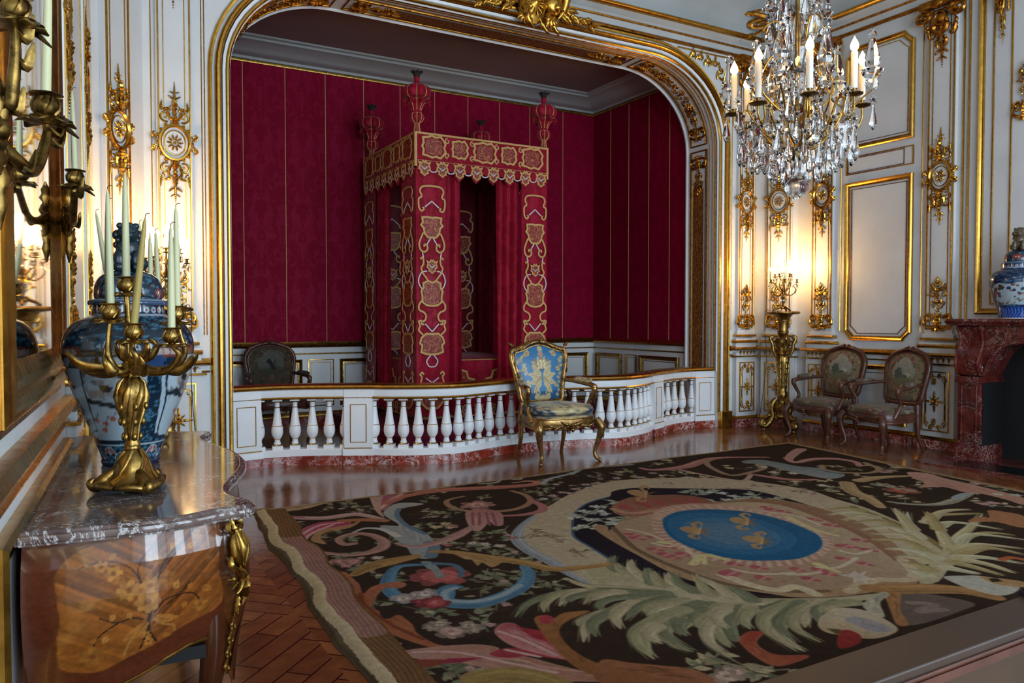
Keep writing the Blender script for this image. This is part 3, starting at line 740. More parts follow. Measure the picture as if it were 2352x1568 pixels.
# mould profile sign: make (d) of the dado runs point into the room
pilaster(ARW, 0.69, 0.99, 'white gilded pilaster left of the alcove arch, behind the big jar')
pilaster(CLW, CLL / 2 - 0.16, CLL / 2 + 0.16, 'white gilded pilaster across the left corner')
pilaster(ARW, 7.80, 8.08, 'white gilded pilaster just right of the alcove arch')
pilaster(CRW, CRL / 2 - 0.17, CRL / 2 + 0.17, 'white gilded pilaster across the right corner behind the tall candle stand')
pilaster(RW, 6.50, 6.82, 'white gilded pilaster on the right wall beside the corner')
pilaster(RW, 4.96, 5.28, 'white gilded pilaster beside the red marble fireplace')
pilaster(LW, 4.36, 4.74, 'white gilded pilaster seen edge-on beyond the mirror', relief=.55, proj=.015, parent_cap=False)
pilaster(LW, 5.85, 6.25, 'white gilded pilaster seen edge-on near the left corner', relief=.55, proj=.015, parent_cap=False)
# right wall panels
b = MB(); frame(b, RW, 5.46, 6.35, 1.19, 3.12, WIDE, (0.10, 0.10, 0, 0)); b.build('gilt_tall_panel_frame', M['gold'], rw)
b = MB(); frame(b, RW, 5.54, 6.27, 1.27, 3.04, LINE, (0.09, 0.09, 0, 0)); frame(b, RW, 5.58, 6.33, 3.24, 3.42, LINE); b.build('gilt_panel_line', M['gold_deep'], rw)
b = MB(); frame(b, RW, 5.46, 6.35, 3.22, 3.44, THIN); b.build('gilt_narrow_panel_frame', M['gold'], rw)
b = MB(); frame(b, RW, 5.46, 6.35, 3.52, 4.76, WIDE, (0, 0, 0.12, 0.12)); frame(b, RW, 5.54, 6.27, 3.60, 4.68, LINE, (0, 0, 0.11, 0.11)); b.build('gilt_upper_panel_frame', M['gold'], rw)
dado_run(RW, 4.72, 6.9, rw, ((5.5, 6.32),))
b = MB()
for u in (4.84, 4.9): b.tube([RW(u, 1.3, 0.01), RW(u, 4.9, 0.01)], 0.012, 6)
b.tube([RW(6.42, 1.3, 0.004), RW(6.42, 4.9, 0.004)], 0.007, 5); b.tube([RW(5.36, 1.3, 0.004), RW(5.36, 4.9, 0.004)], 0.007, 5)
b.build('gilt_upright_line', M['gold'], rw)
# arch wall strips
b = MB()
for u in (1.075, 1.10, 0.655): b.tube([ARW(u, 1.3, 0.002), ARW(u, 4.8, 0.002)], 0.005, 5)
for u in (7.72, 8.13, 8.16): b.tube([ARW(u, 1.3, 0.002), ARW(u, 4.8, 0.002)], 0.005, 5)
b.build('gilt_upright_line', M['gold'], aw)
dado_run(ARW, 0.3, 1.12, aw); dado_run(ARW, 7.69, 8.3, aw)
b = MB()                                                  # carved spandrel right of the arch
tri = [(6.75, 4.90), (7.66, 4.90), (7.66, 4.05)]
for p, q in ((tri[0], tri[1]), (tri[1], tri[2])): b.tube([ARW(*p, 0.004), ARW(*q, 0.004)], 0.011, 6)
for X_, Z_, L_, A_ in ((7.5, 4.72, .16, 200), (7.55, 4.6, .15, 250), (7.4, 4.8, .15, 170), (7.6, 4.5, .14, 280), (7.28, 4.82, .13, 190), (7.61, 4.38, .12, 260), (7.15, 4.84, .12, 170), (7.62, 4.28, .1, 280), (7.02, 4.86, .1, 185)):
    b.fn = lambda x, y, z: ARW(X_ + x, Z_ + y, z); leaf(b, 0, 0, A_, L_, 0.06, 40); leaf(b, 0, 0, A_ - 50, L_ * .7, 0.04, -40); spiral(b, 0, 0, 0.05, 0.01, A_, 1.1, 0.014, 0.007)
b.fn = None
b.build('gilt_spandrel_spray', M['gold'], aw)
# left wall runs
dado_run(LW, -3.2, 4.3, lw, ((2.2, 4.15), (0.2, 2.0))); dado_run(LW, 4.8, 6.95, lw, ((4.95, 5.7),))
b = MB(); frame(b, LW, 4.85, 5.75, 1.25, 4.8, [(0, 0), (.002, .006), (.02, .006), (.022, 0)]); frame(b, LW, 6.38, 6.8, 1.25, 4.8, [(0, 0), (.001, .003), (.008, .003), (.009, 0)]); b.tube([LW(4.27, 1.2, 0.004), LW(4.27, 4.9, 0.004)], 0.006, 5); b.build('gilt_panel_frame', M['gold'], lw)

# ---- alcove
BY, BX0, BX1 = 10.5, 1.26, 7.54
def alcove_wall(name, W, u0, u1, seams, label, panels):
    b = MB(); b.mi = 0
    b.add([W(u, z, w) for u in (u0, u1) for z in (0, 5.1) for w in (0, -0.1)], [(0, 1, 3, 2), (4, 6, 7, 5), (0, 4, 5, 1), (2, 3, 7, 6), (0, 2, 6, 4), (1, 5, 7, 3)])
    root = struct(b.build(name, M['white'], smooth=0), label)
    b = MB(); b.add([W(u, z, 0.012) for u in (u0, u1) for z in (1.13, 4.80)], [(0, 1, 3, 2)]); b.build('silk_hanging', M['wall_damask'], root, 0)
    b = MB()
    for u in seams: b.tube([W(u, 1.14, 0.014), W(u, 4.79, 0.014)], 0.0055, 4)
    b.build('gold_seam_braid', M['galon'], root)
    b = MB(); F = lambda x, y, z: W(x, z, y); p = [(u0, 0), (u1, 0)]
    b.mold(p, [(0, 4.76), (0.03, 4.765), (0.035, 4.79), (0.03, 4.81), (0, 4.81)], f=F)
    b.mold(p, [(0, 1.06), (0.035, 1.065), (0.05, 1.09), (0.03, 1.11), (0.02, 1.14), (0, 1.15)], f=F); b.mold(p, [(0, 0.965), (0.012, 0.967), (0.014, 0.985), (0, 0.988)], f=F)
    b.mold(p, [(0.03, 0.12), (0.034, 0.13), (0.03, 0.15), (0.0, 0.19)], f=F)
    b.build('gilt_mouldings', M['bronze'], root)
    b = MB(); b.mold(p, [(0, 0), (0.03, 0), (0.03, 0.12), (0, 0.12)], f=F); b.build('marble_skirting', M['red_marble'], root)
    for a, c, kind in panels:
        b = MB()
        if kind: frame(b, W, a, c, 0.26, 0.90, WIDE); frame(b, W, a + 0.075, c - 0.075, 0.335, 0.825, LINE)
        else: frame(b, W, a, c, 0.26, 0.90, THIN); frame(b, W, a + 0.04, c - 0.04, 0.30, 0.86, LINE)
        b.build('gilt_dado_frame', M['bronze'], root)
    return root
BW = lambda u, v, w: (u, BY - w, v)
SW = lambda u, v, w: (BX1 - w, u, v)
SWL = lambda u, v, w: (BX0 + w, u, v)
alcove_wall('wall_alcove_back', BW, BX0, BX1, [1.98, 2.52, 3.06, 3.6, 4.14, 4.68, 5.22, 5.76, 6.3, 6.92], 'alcove back wall hung with crimson silk above a white dado', ((1.35, 2.72, 1), (2.80, 3.16, 0), (3.24, 4.5, 1), (4.6, 5.6, 1), (5.7, 6.3, 0), (6.38, 7.42, 1)))
alcove_wall('wall_alcove_right', SW, 8.26, BY, [8.62, 9.08, 9.56, 10.02], 'alcove side wall hung with crimson silk, right of the bed', ((9.72, 10.4, 1), (9.36, 9.64, 0), (8.4, 9.28, 1)))
alcove_wall('wall_alcove_left', SWL, 8.26, BY, [8.7, 9.2, 9.8], 'alcove side wall hidden behind the left of the arch', ((8.5, 10.2, 1),))
b = MB(); b.mold([(BX1, 8.2), (BX1, BY), (BX0, BY), (BX0, 8.2)], [(0, 4.80), (0.05, 4.80), (0.06, 4.83), (0.14, 4.835), (0.20, 4.86), (0.27, 4.90), (0.36, 4.93), (0.40, 4.935), (0.41, 4.96), (0.45, 4.97), (0.46, 5.0)], f=lambda x, y, z: (x, y, z))
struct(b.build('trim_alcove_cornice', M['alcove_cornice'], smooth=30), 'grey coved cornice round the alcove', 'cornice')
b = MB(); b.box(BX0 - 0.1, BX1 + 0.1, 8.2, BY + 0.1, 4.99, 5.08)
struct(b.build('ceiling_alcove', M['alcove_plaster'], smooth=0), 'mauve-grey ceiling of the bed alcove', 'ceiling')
# ================================================================== BALUSTRADE
BC = 4.405
CTRL = [(0, 7.28), (0.45, 7.21), (0.95, 7.06), (1.28, 7.10), (1.62, 7.25), (1.8, 7.38), (2.04, 7.50), (2.4, 7.66), (2.75, 7.73), (3.105, 7.68)]
_h = smooth_path(CTRL, 8)
_bx = np.array([BC - x for x, y in _h[::-1]] + [BC + x for x, y in _h[1:]]); _by = np.array([y for x, y in _h[::-1]] + [y for x, y in _h[1:]])
_bs = np.concatenate([[0], np.cumsum(np.hypot(np.diff(_bx), np.diff(_by)))])
def bal_pt(x, d=0.0):
    y = float(np.interp(x, _bx, _by)); s = (np.interp(x + .02, _bx, _by) - np.interp(x - .02, _bx, _by)) / .04
    n = Vector((-s, 1)).normalized(); return Vector((x + n.x * d, y + n.y * d)), math.atan2(s, 1)
def bal_path(x0, x1, n): return [(float(x), float(np.interp(x, _bx, _by))) for x in np.linspace(x0, x1, n)]
bal = thing('balustrade', 'white and gilt balustrade with a serpentine front closing off the bed alcove', 'balustrade', (BC, 7.4, 0))
def bpart(b, name, m, smooth=35, parent=None, bev=0):
    b.v = [(x - BC, y - 7.4, z) for x, y, z in b.v]; return b.build(name, m, parent or bal, smooth, bev)
def brun(name, prof, m, x0=AX0, x1=AX1, n=120, parent=None):
    b = MB(); b.mold(bal_path(x0, x1, n), prof, f=lambda x, y, z: (x, y, z)); return bpart(b, name, m, 40, parent)
brun('marble_plinth', [(-0.01, 0), (-0.01, 0.085), (0.0, 0.092), (0.17, 0.092), (0.17, 0)], M['red_marble'])
brun('white_plinth', [(0.0, 0.09), (0.0, 0.15), (0.01, 0.16), (0.16, 0.16), (0.16, 0.09)], M['bright_white'])
brun('rail', [(0.0, 0.665), (-0.008, 0.68), (-0.008, 0.745), (-0.02, 0.752), (0.175, 0.752), (0.17, 0.665)], M['bright_white'])
brun('gilt_rail_line', [(0.0, 0.655), (-0.016, 0.66), (-0.02, 0.668), (-0.012, 0.68), (0.0, 0.68)], M['gold'])
brun('gilt_handrail', [(-0.01, 0.750), (-0.034, 0.758), (-0.042, 0.775), (-0.034, 0.792), (-0.01, 0.802), (0.17, 0.802), (0.185, 0.79), (0.185, 0.752)], M['gold'])
PIERS = [(AX0, 1.60), (2.36, 2.61), (BC * 2 - 2.61, BC * 2 - 2.36), (BC * 2 - 1.60, AX1)]
for x0, x1 in PIERS:
    b = MB(); b.mold(bal_path(x0, x1, 8), [(-0.018, 0.09), (-0.018, 0.75), (0.165, 0.75), (0.165, 0.09)], f=lambda x, y, z: (x, y, z))
    b.mold(bal_path(x0 - 0.012, x1 + 0.012, 8), [(-0.026, 0.09), (-0.026, 0.15), (-0.018, 0.165)], f=lambda x, y, z: (x, y, z))
    pr = bpart(b, 'pedestal', M['bright_white'])
    b = MB(); a, c = x0 + 0.055, x1 - 0.055
    F = lambda x, z: (*bal_pt(x, -0.019)[0], z)
    for z in (0.225, 0.60): b.tube([F(x, z) for x in np.linspace(a, c, 6)], 0.0045, 5)
    for x in (a, c): b.tube([F(x, 0.225), F(x, 0.60)], 0.0045, 5)
    b.tube([(*bal_pt(x, -0.028)[0], 0.168) for x in np.linspace(x0, x1, 6)], 0.006, 5)
    b.v = [(x - BC, y - 7.4, z) for x, y, z in b.v]; b.build('gilt_panel_line', M['gold'], pr)
    b = MB(); b.mold(bal_path(x0 - 0.01, x1 + 0.01, 8), [(-0.03, 0), (-0.03, 0.09), (-0.02, 0.095), (0.0, 0.095)], f=lambda x, y, z: (x, y, z)); bpart(b, 'pedestal_marble_base', M['red_marble'])
BAL = [(0.031, 0.205), (0.036, 0.215), (0.03, 0.228), (0.026, 0.245), (0.030, 0.262), (0.034, 0.27), (0.048, 0.29), (0.056, 0.32), (0.057, 0.35), (0.053, 0.385), (0.050, 0.393), (0.044, 0.42), (0.033, 0.50), (0.025, 0.57), (0.024, 0.585), (0.024, 0.615), (0.034, 0.632)]
b = MB()
b.box(-0.05, 0.05, -0.05, 0.05, 0.155, 0.195); b.box(-0.046, 0.046, -0.046, 0.046, 0.638, 0.668); b.lathe([(0.04, 0.195), (0.043, 0.2)] + BAL, 18)
b.mi = 1
for z, r, t in ((0.202, 0.040, 0.006), (0.262, 0.030, 0.0035), (0.391, 0.0505, 0.0035), (0.575, 0.0255, 0.004), (0.632, 0.033, 0.008)):
    b.tube([(r * math.cos(a), r * math.sin(a), z) for a in np.linspace(0, 2 * PI, 18, endpoint=False)], t, 5, True)
bmesh0 = None; n_bal = 0
for (pa, pb) in zip(PIERS, PIERS[1:]):
    sa, sb = np.interp(pa[1], _bx, _bs), np.interp(pb[0], _bx, _bs); k = int(round((sb - sa) / 0.152))
    for i in range(k + 1):
        x = float(np.interp(sa + (sb - sa) * i / k, _bs, _bx)); p, a = bal_pt(x, 0.075)
        if bmesh0 is None: o = b.build('baluster', [M['bright_white'], M['gold']], bal, 50); bmesh0 = o
        else: o = bmesh0.copy(); col.objects.link(o)
        o.location = (p.x - BC, p.y - 7.4, 0); o.rotation_euler = (0, 0, a); n_bal += 1

# ================================================================== DAIS AND BED
b = MB(); b.box(3.1, 5.75, 7.86, 10.44, 0, 0.16)
tag(b.build('dais', M['carpet_red'], bev=0.01), 'low dais covered in crimson cloth under the canopy bed', 'dais')
BO = Vector((4.41, 9.3, 0.16))
bed = thing('canopy_bed', 'crimson four-poster state bed with gold braid embroidery and urn finials', 'bed', BO)
def bd(b, name, m, parent=None, smooth=35):
    b.v = [(x - BO.x, y - BO.y, z - BO.z) for x, y, z in b.v]; return b.build(name, m, parent or bed, smooth)
X0, X1, Y0, Y1 = 3.50, 5.32, 8.40, 10.20
FRT = lambda u, v, w: (X0 + u, Y0 - w, v)
LFT = lambda u, v, w: (X0 - w, Y1 - u, v)
RGT = lambda u, v, w: (X1 + w, Y0 + u, v)
def ribbon(b, pts, w, W, z=0.006, closed=False, t=0.006):
    h = w / 2; q = [pts[0]]
    for p in pts[1:]:
        if math.hypot(p[0] - q[-1][0], p[1] - q[-1][1]) > 1e-4: q.append(p)
    b.mold(q, [(-h, z), (-h * 0.8, z + t), (h * 0.8, z + t), (h, z)], closed, f=W)
def mirror(fn): fn(1); fn(-1)
def curl(x, y, r, a0, turns, n=12): return [(x + r * (1 - 0.75 * i / n) * math.cos(math.radians(a0) + 2 * PI * turns * i / n), y + r * (1 - 0.75 * i / n) * math.sin(math.radians(a0) + 2 * PI * turns * i / n)) for i in range(n + 1)]
def cart(cx, cz, w, h, k=20, amp=0.09):
    out = []
    for i in range(k * 2):
        a = 2 * PI * i / (k * 2); c, s = math.cos(a), math.sin(a); q = (abs(c) ** 5 + abs(s) ** 5) ** -0.2; q *= 1 + (amp if i % 2 else -amp * 0.4)
        out.append((cx + w / 2 * q * c, cz + h / 2 * q * s))
    return out
def lambrequin(b, cx, cz, s, W, mats=(2, 1, 3)):
    o = [(0, -1.1), (0.45, -0.75), (0.55, -0.75), (0.5, -0.4), (0.85, -0.2), (0.8, 0.15), (0.62, 0.2), (0.85, 0.75), (0.45, 0.6), (0.2, 0.95), (0, 0.7)]
    o = o + [(-x, y) for x, y in o[-2:0:-1]]
    P = [(cx + x * s, cz + y * s) for x, y in o]
    b.mi = mats[0]; b.prism([(cx + x * s * .9, cz + y * s * .9) for x, y in o], 0.004, 0.007, f=W)
    b.mi = mats[1]; ribbon(b, P, s * 0.24, W, 0.007, True)
    b.mi = mats[2]; ribbon(b, [(cx - 0.45 * s, cz + 0.15 * s), (cx, cz - 0.25 * s), (cx + 0.45 * s, cz + 0.15 * s)], s * 0.16, W, 0.009)
BM = [M['crimson'], M['galon'], M['brocade'], M['silver_galon']]
def valance(W, L, name, parent, zt=3.62, zb=3.22):
    b = MB(); n = 8; edge = []
    for i in range(n):
        c = L * (i + 0.5) / n; d = L / n
        edge += [(c - d * 0.5, zb - 0.02), (c - d * 0.3, zb - 0.05), (c - d * 0.2, zb - 0.10), (c, zb - 0.14), (c + d * 0.2, zb - 0.10), (c + d * 0.3, zb - 0.05)]
    b.mi = 0; b.prism([(0, zt)] + edge + [(L, zb - 0.02), (L, zt)], -0.02, 0.0, f=W)
    b.mi = 1; ribbon(b, [(0.012, zb), (0.012, zt - 0.012), (L - 0.012, zt - 0.012), (L - 0.012, zb)], 0.026, W, 0.0)
    b.tube([W(0, zb + 0.075, 0.002), W(L, zb + 0.075, 0.002)], 0.003, 4)
    zc = (zt + zb + 0.08) / 2 + 0.0; k = L / 1.82
    for cx, w, h, fill in ((0.235, 0.27, 0.23, 1), (0.575, 0.19, 0.19, 1), (0.91, 0.28, 0.22, 1), (1.245, 0.19, 0.19, 1), (1.585, 0.27, 0.23, 1)):
        b.mi = 2; b.prism(cart(cx * k, zc, w * .8 * k, h * .8, 8, 0.02), 0.003, 0.006, f=W)
        b.mi = 1; ribbon(b, cart(cx * k, zc, w * k, h, 9, 0.10), 0.028, W, 0.006, True)
    for cx in (0.41, 0.74, 1.08, 1.415):
        for t in (-1, 1): ribbon(b, curl(cx * k, zc + t * 0.085, 0.035, 90 * t, t * 1.1), 0.016, W, 0.004)
    for i in range(n):
        c = L * (i + 0.5) / n; lambrequin(b, c, zb - 0.01, L / n * 0.36, W)
        b.mi = 3
        if i: ribbon(b, arc(L * i / n, zb - 0.02, L / n * 0.22, 0.035, 180, 360, 8), 0.014, W, 0.003)
    return bd(b, name, BM, parent)
va = valance(FRT, X1 - X0, 'canopy_valance', bed); valance(LFT, Y1 - Y0, 'canopy_valance', bed); valance(RGT, Y1 - Y0, 'canopy_valance', bed)
b = MB(); b.box(X0 + 0.02, X1 - 0.02, Y0 + 0.02, Y1, 3.56, 3.60); bd(b, 'canopy_tester', M['crimson_dark'])
def cz_(y): return 1.45 + (732 - (380 + y / 3.014)) / 1781 * 9.13
def galon_panel(b, u0, W, sc=1.0, ks=0.00185):
    """the embroidered column of braid, knots and shields; u0 its centre line"""
    P = lambda pts, s=1: [(u0 + x * ks * s * sc, cz_(y)) for x, y in pts]
    G, S = 0.024 * sc, 0.016 * sc
    def both(pts, w, mi, closed=False, sm=4):
        for s in (1, -1):
            b.mi = mi; ribbon(b, P(smooth_path(pts, sm), s), w, W, 0.004 if mi == 1 else 0.003)
    def shield(half, fill=2):
        o = half + [(-x, y) for x, y in half[-2:0:-1]]
        b.mi = fill; b.prism(P([(x * .85, (y - half[0][1]) * 0.9 + half[0][1] + 6) for x, y in o]), 0.002, 0.005, f=W)
        b.mi = 1; ribbon(b, P(o), G * 1.15, W, 0.005, True)
    both([(0, 147), (62, 155), (82, 185), (70, 222), (90, 242), (88, 300), (72, 322), (55, 310), (64, 296)], G, 1)
    both([(0, 252), (50, 296)], S, 3, sm=1)
    shield([(0, 366), (30, 362), (66, 366), (62, 400), (74, 418), (56, 440), (50, 475), (28, 500), (0, 502)])
    both([(60, 470), (86, 540), (80, 585), (55, 602), (32, 585), (34, 556), (52, 552), (52, 568)], G, 1); both([(10, 508), (34, 548)], S, 3, sm=1); both([(66, 608), (58, 640)], S, 3, sm=1)
    both([(80, 652), (66, 640), (58, 660), (62, 690), (74, 715), (58, 755), (36, 785), (28, 806)], G, 1)
    lambrequin(b, u0, cz_(698), 0.075 * sc, W)
    both([(34, 732), (72, 744), (92, 790), (86, 830), (68, 856)], S, 3)
    shield([(0, 812), (26, 800), (60, 816), (58, 846), (74, 872), (66, 905), (66, 945), (40, 966), (0, 972)])
    both([(66, 930), (90, 965), (88, 1000), (58, 1016), (42, 1040), (50, 1072), (72, 1082), (70, 1100), (56, 1096)], G, 1)
    both([(70, 1074), (92, 1078), (84, 1110), (92, 1140), (62, 1172)], G, 1); both([(48, 1096), (0, 1150)], S, 3, sm=1)
    shield([(0, 1166), (42, 1164), (74, 1192), (84, 1228), (68, 1246), (76, 1290), (42, 1304), (0, 1308)])
    both([(10, 1312), (38, 1352), (24, 1388), (0, 1394)], S, 3)
    both([(58, 1446), (70, 1430), (84, 1446), (72, 1462), (80, 1500), (84, 1540)], G, 1); both([(46, 1470), (0, 1504)], S, 3, sm=1)
    shield([(0, 1560), (40, 1556), (70, 1580), (76, 1640), (40, 1680), (0, 1690)])
def flat_curtain(W, u0, u1, parent=bed, z0=0.30, z1=3.30):
    b = MB(); b.mi = 0; c = (u0 + u1) / 2
    b.sheet(lambda u, v: W(u0 + (u1 - u0) * u, z0 + (z1 - z0) * v, -0.012 + 0.004 * math.sin(u * 9 + v * 3)), 10, 20)
    galon_panel(b, c, W, min(1, (u1 - u0) / 0.39)); return bd(b, 'curtain_panel', BM, parent, 60)
def pleats(W, u0, u1, k, parent=bed, z0=0.30, z1=3.32, m='crimson', d=0.045):
    b = MB()
    b.sheet(lambda u, v: W(u0 + (u1 - u0) * u, z0 + (z1 - z0) * v, -0.07 + d * math.sin(u * 2 * PI * k + 0.5 * math.sin(v * 5)) * (0.7 + 0.3 * (1 - v))), 14 * k + 1, 16)
    return bd(b, 'curtain', M[m], parent, 80)
flat_curtain(FRT, 0.012, 0.40); pleats(FRT, 0.39, 0.62, 2); pleats(FRT, 1.11, 1.44, 3); flat_curtain(FRT, 1.435, 1.81)
flat_curtain(LFT, 1.36, 1.78); pleats(LFT, 1.24, 1.40, 2); pleats(LFT, 0.40, 0.76, 3); flat_curtain(LFT, 0.02, 0.42)
pleats(RGT, 0.02, 0.5, 4); pleats(RGT, 1.2, 1.78, 4)
b = MB(); HW = lambda u, v, w: (X0 + 0.05 + u, Y1 - 0.06 - w, v); b.mi = 0
b.add([HW(u, z, 0) for u in (0, 1.72) for z in (0.3, 3.5)], [(0, 1, 3, 2)])
for c in (0.33, 0.86, 1.4): galon_panel(b, c, HW, 1.0)
bd(b, 'head_cloth', [M['crimson_dark'], M['galon'], M['brocade'], M['silver_galon']])
b = MB(); b.fn = None
b.sheet(lambda u, v: (3.64 + 1.54 * u, 8.56 + 1.5 * v, 0.93 + 0.06 * (1 - abs(2 * u - 1) ** 6) * (1 - abs(2 * v - 1) ** 6) + 0.004 * math.sin(u * 40)), 24, 24)
mq = bd(b, 'counterpane', M['crimson'], None, 60)
b = MB(); CF = lambda u, v, w: (3.60 + u, 8.55 - w, v); CL_ = lambda u, v, w: (3.62 - w, 10.05 - u, v)
for W, L in ((CF, 1.6), (CL_, 1.5)):
    b.mi = 0; b.add([W(u, z, 0) for u in (0, L) for z in (0.26, 0.945)], [(0, 1, 3, 2)])
    for c in (0.27 * L, 0.75 * L):
        o = [(-0.30, 0.56), (-0.30, 0.70), (-0.22, 0.72), (-0.2, 0.80), (-0.1, 0.83), (-0.08, 0.875), (0.08, 0.875), (0.1, 0.83), (0.2, 0.80), (0.22, 0.72), (0.30, 0.70), (0.30, 0.56)]
        b.mi = 2; b.prism([(c + x * .9, z - .01) for x, z in o], 0.002, 0.004, f=W); b.mi = 1; ribbon(b, [(c + x, z) for x, z in o], 0.028, W, 0.004, True)
    for i in range(9): lambrequin(b, L * (i + .5) / 9, 0.33, 0.066, W)
    b.mi = 1; b.tube([W(0, 0.255, 0.004), W(L, 0.255, 0.004)], 0.01, 5); b.tube([W(0, 0.945, 0.002), W(L, 0.945, 0.002)], 0.007, 5)
bd(b, 'bed_skirt', BM)
b = MB(); b.box(3.66, 5.16, 8.6, 10.0, 0.162, 0.9); bd(b, 'mattress_base', M['crimson_dark'])
# corner finials: lobed silk urns piped with gold, dark plume on top
FIN = [(0.030, 0.0), (0.026, 0.03), (0.020, 0.07), (0.022, 0.10), (0.055, 0.125), (0.068, 0.165), (0.058, 0.195), (0.045, 0.21), (0.040, 0.235), (0.05, 0.27), (0.066, 0.31), (0.088, 0.325), (0.088, 0.345), (0.075, 0.355), (0.12, 0.375), (0.135, 0.42), (0.13, 0.465), (0.10, 0.50), (0.05, 0.515), (0.03, 0.525), (0.022, 0.555), (0.026, 0.585), (0.032, 0.595)]
b = MB(); b.mi = 0; b.lathe(FIN, 48, lobes=8, amp=0.16)
b.mi = 1
for q in range(8):
    a = 2 * PI * q / 8 + PI / 8
    for i0, i1 in ((0, 7), (8, 12), (13, 19)):
        b.tube([((r * 0.92 + 0.004) * math.cos(a), (r * 0.92 + 0.004) * math.sin(a), z) for r, z in FIN[i0:i1 + 1]], 0.004, 4)
for z, r in ((0.35, 0.075), (0.2, 0.05)): b.tube([(r * math.cos(t), r * math.sin(t), z) for t in np.linspace(0, 2 * PI, 24, endpoint=False)], 0.006, 5, True)
for s in range(8):
    a = 2 * PI * s / 8; b.mi = 0; b.tube([(r * math.cos(a), r * math.sin(a), z) for r, z in ((0.085, 0.335), (0.115, 0.34), (0.13, 0.315), (0.115, 0.295))], [0.012, 0.02, 0.018, 0.004], 6)
b.v = [(x * 1.22, y * 1.22, z * 1.06) for x, y, z in b.v]; f0 = b.build('finial', BM, bed, 40)
b = MB(); rr = random.Random(3)
for i in range(90):
    a, t = rr.uniform(0, 2 * PI), rr.uniform(0, 1); c = (0.012 * math.cos(a), 0.012 * math.sin(a)); L = 0.065 + 0.025 * rr.random()
    b.tube([(*c, 0.585), (c[0] + 0.03 * t * math.cos(a), c[1] + 0.03 * t * math.sin(a), 0.585 + L * .7), (c[0] + 0.07 * t * math.cos(a), c[1] + 0.07 * t * math.sin(a), 0.585 + L)], [0.010, 0.008, 0.002], 4)
b.v = [(x, y, z * 1.06) for x, y, z in b.v]
p0 = b.build('plume', plain('dark_plume', (44, 38, 34), 0.9), f0, 60)
for i, (x, y) in enumerate(((3.545, 8.45), (5.285, 8.45), (3.58, 10.1), (5.24, 10.1))):
    o = f0 if i == 0 else copy_tree(f0, bed)
    o.location = (x - BO.x, y - BO.y, 3.62 - BO.z)

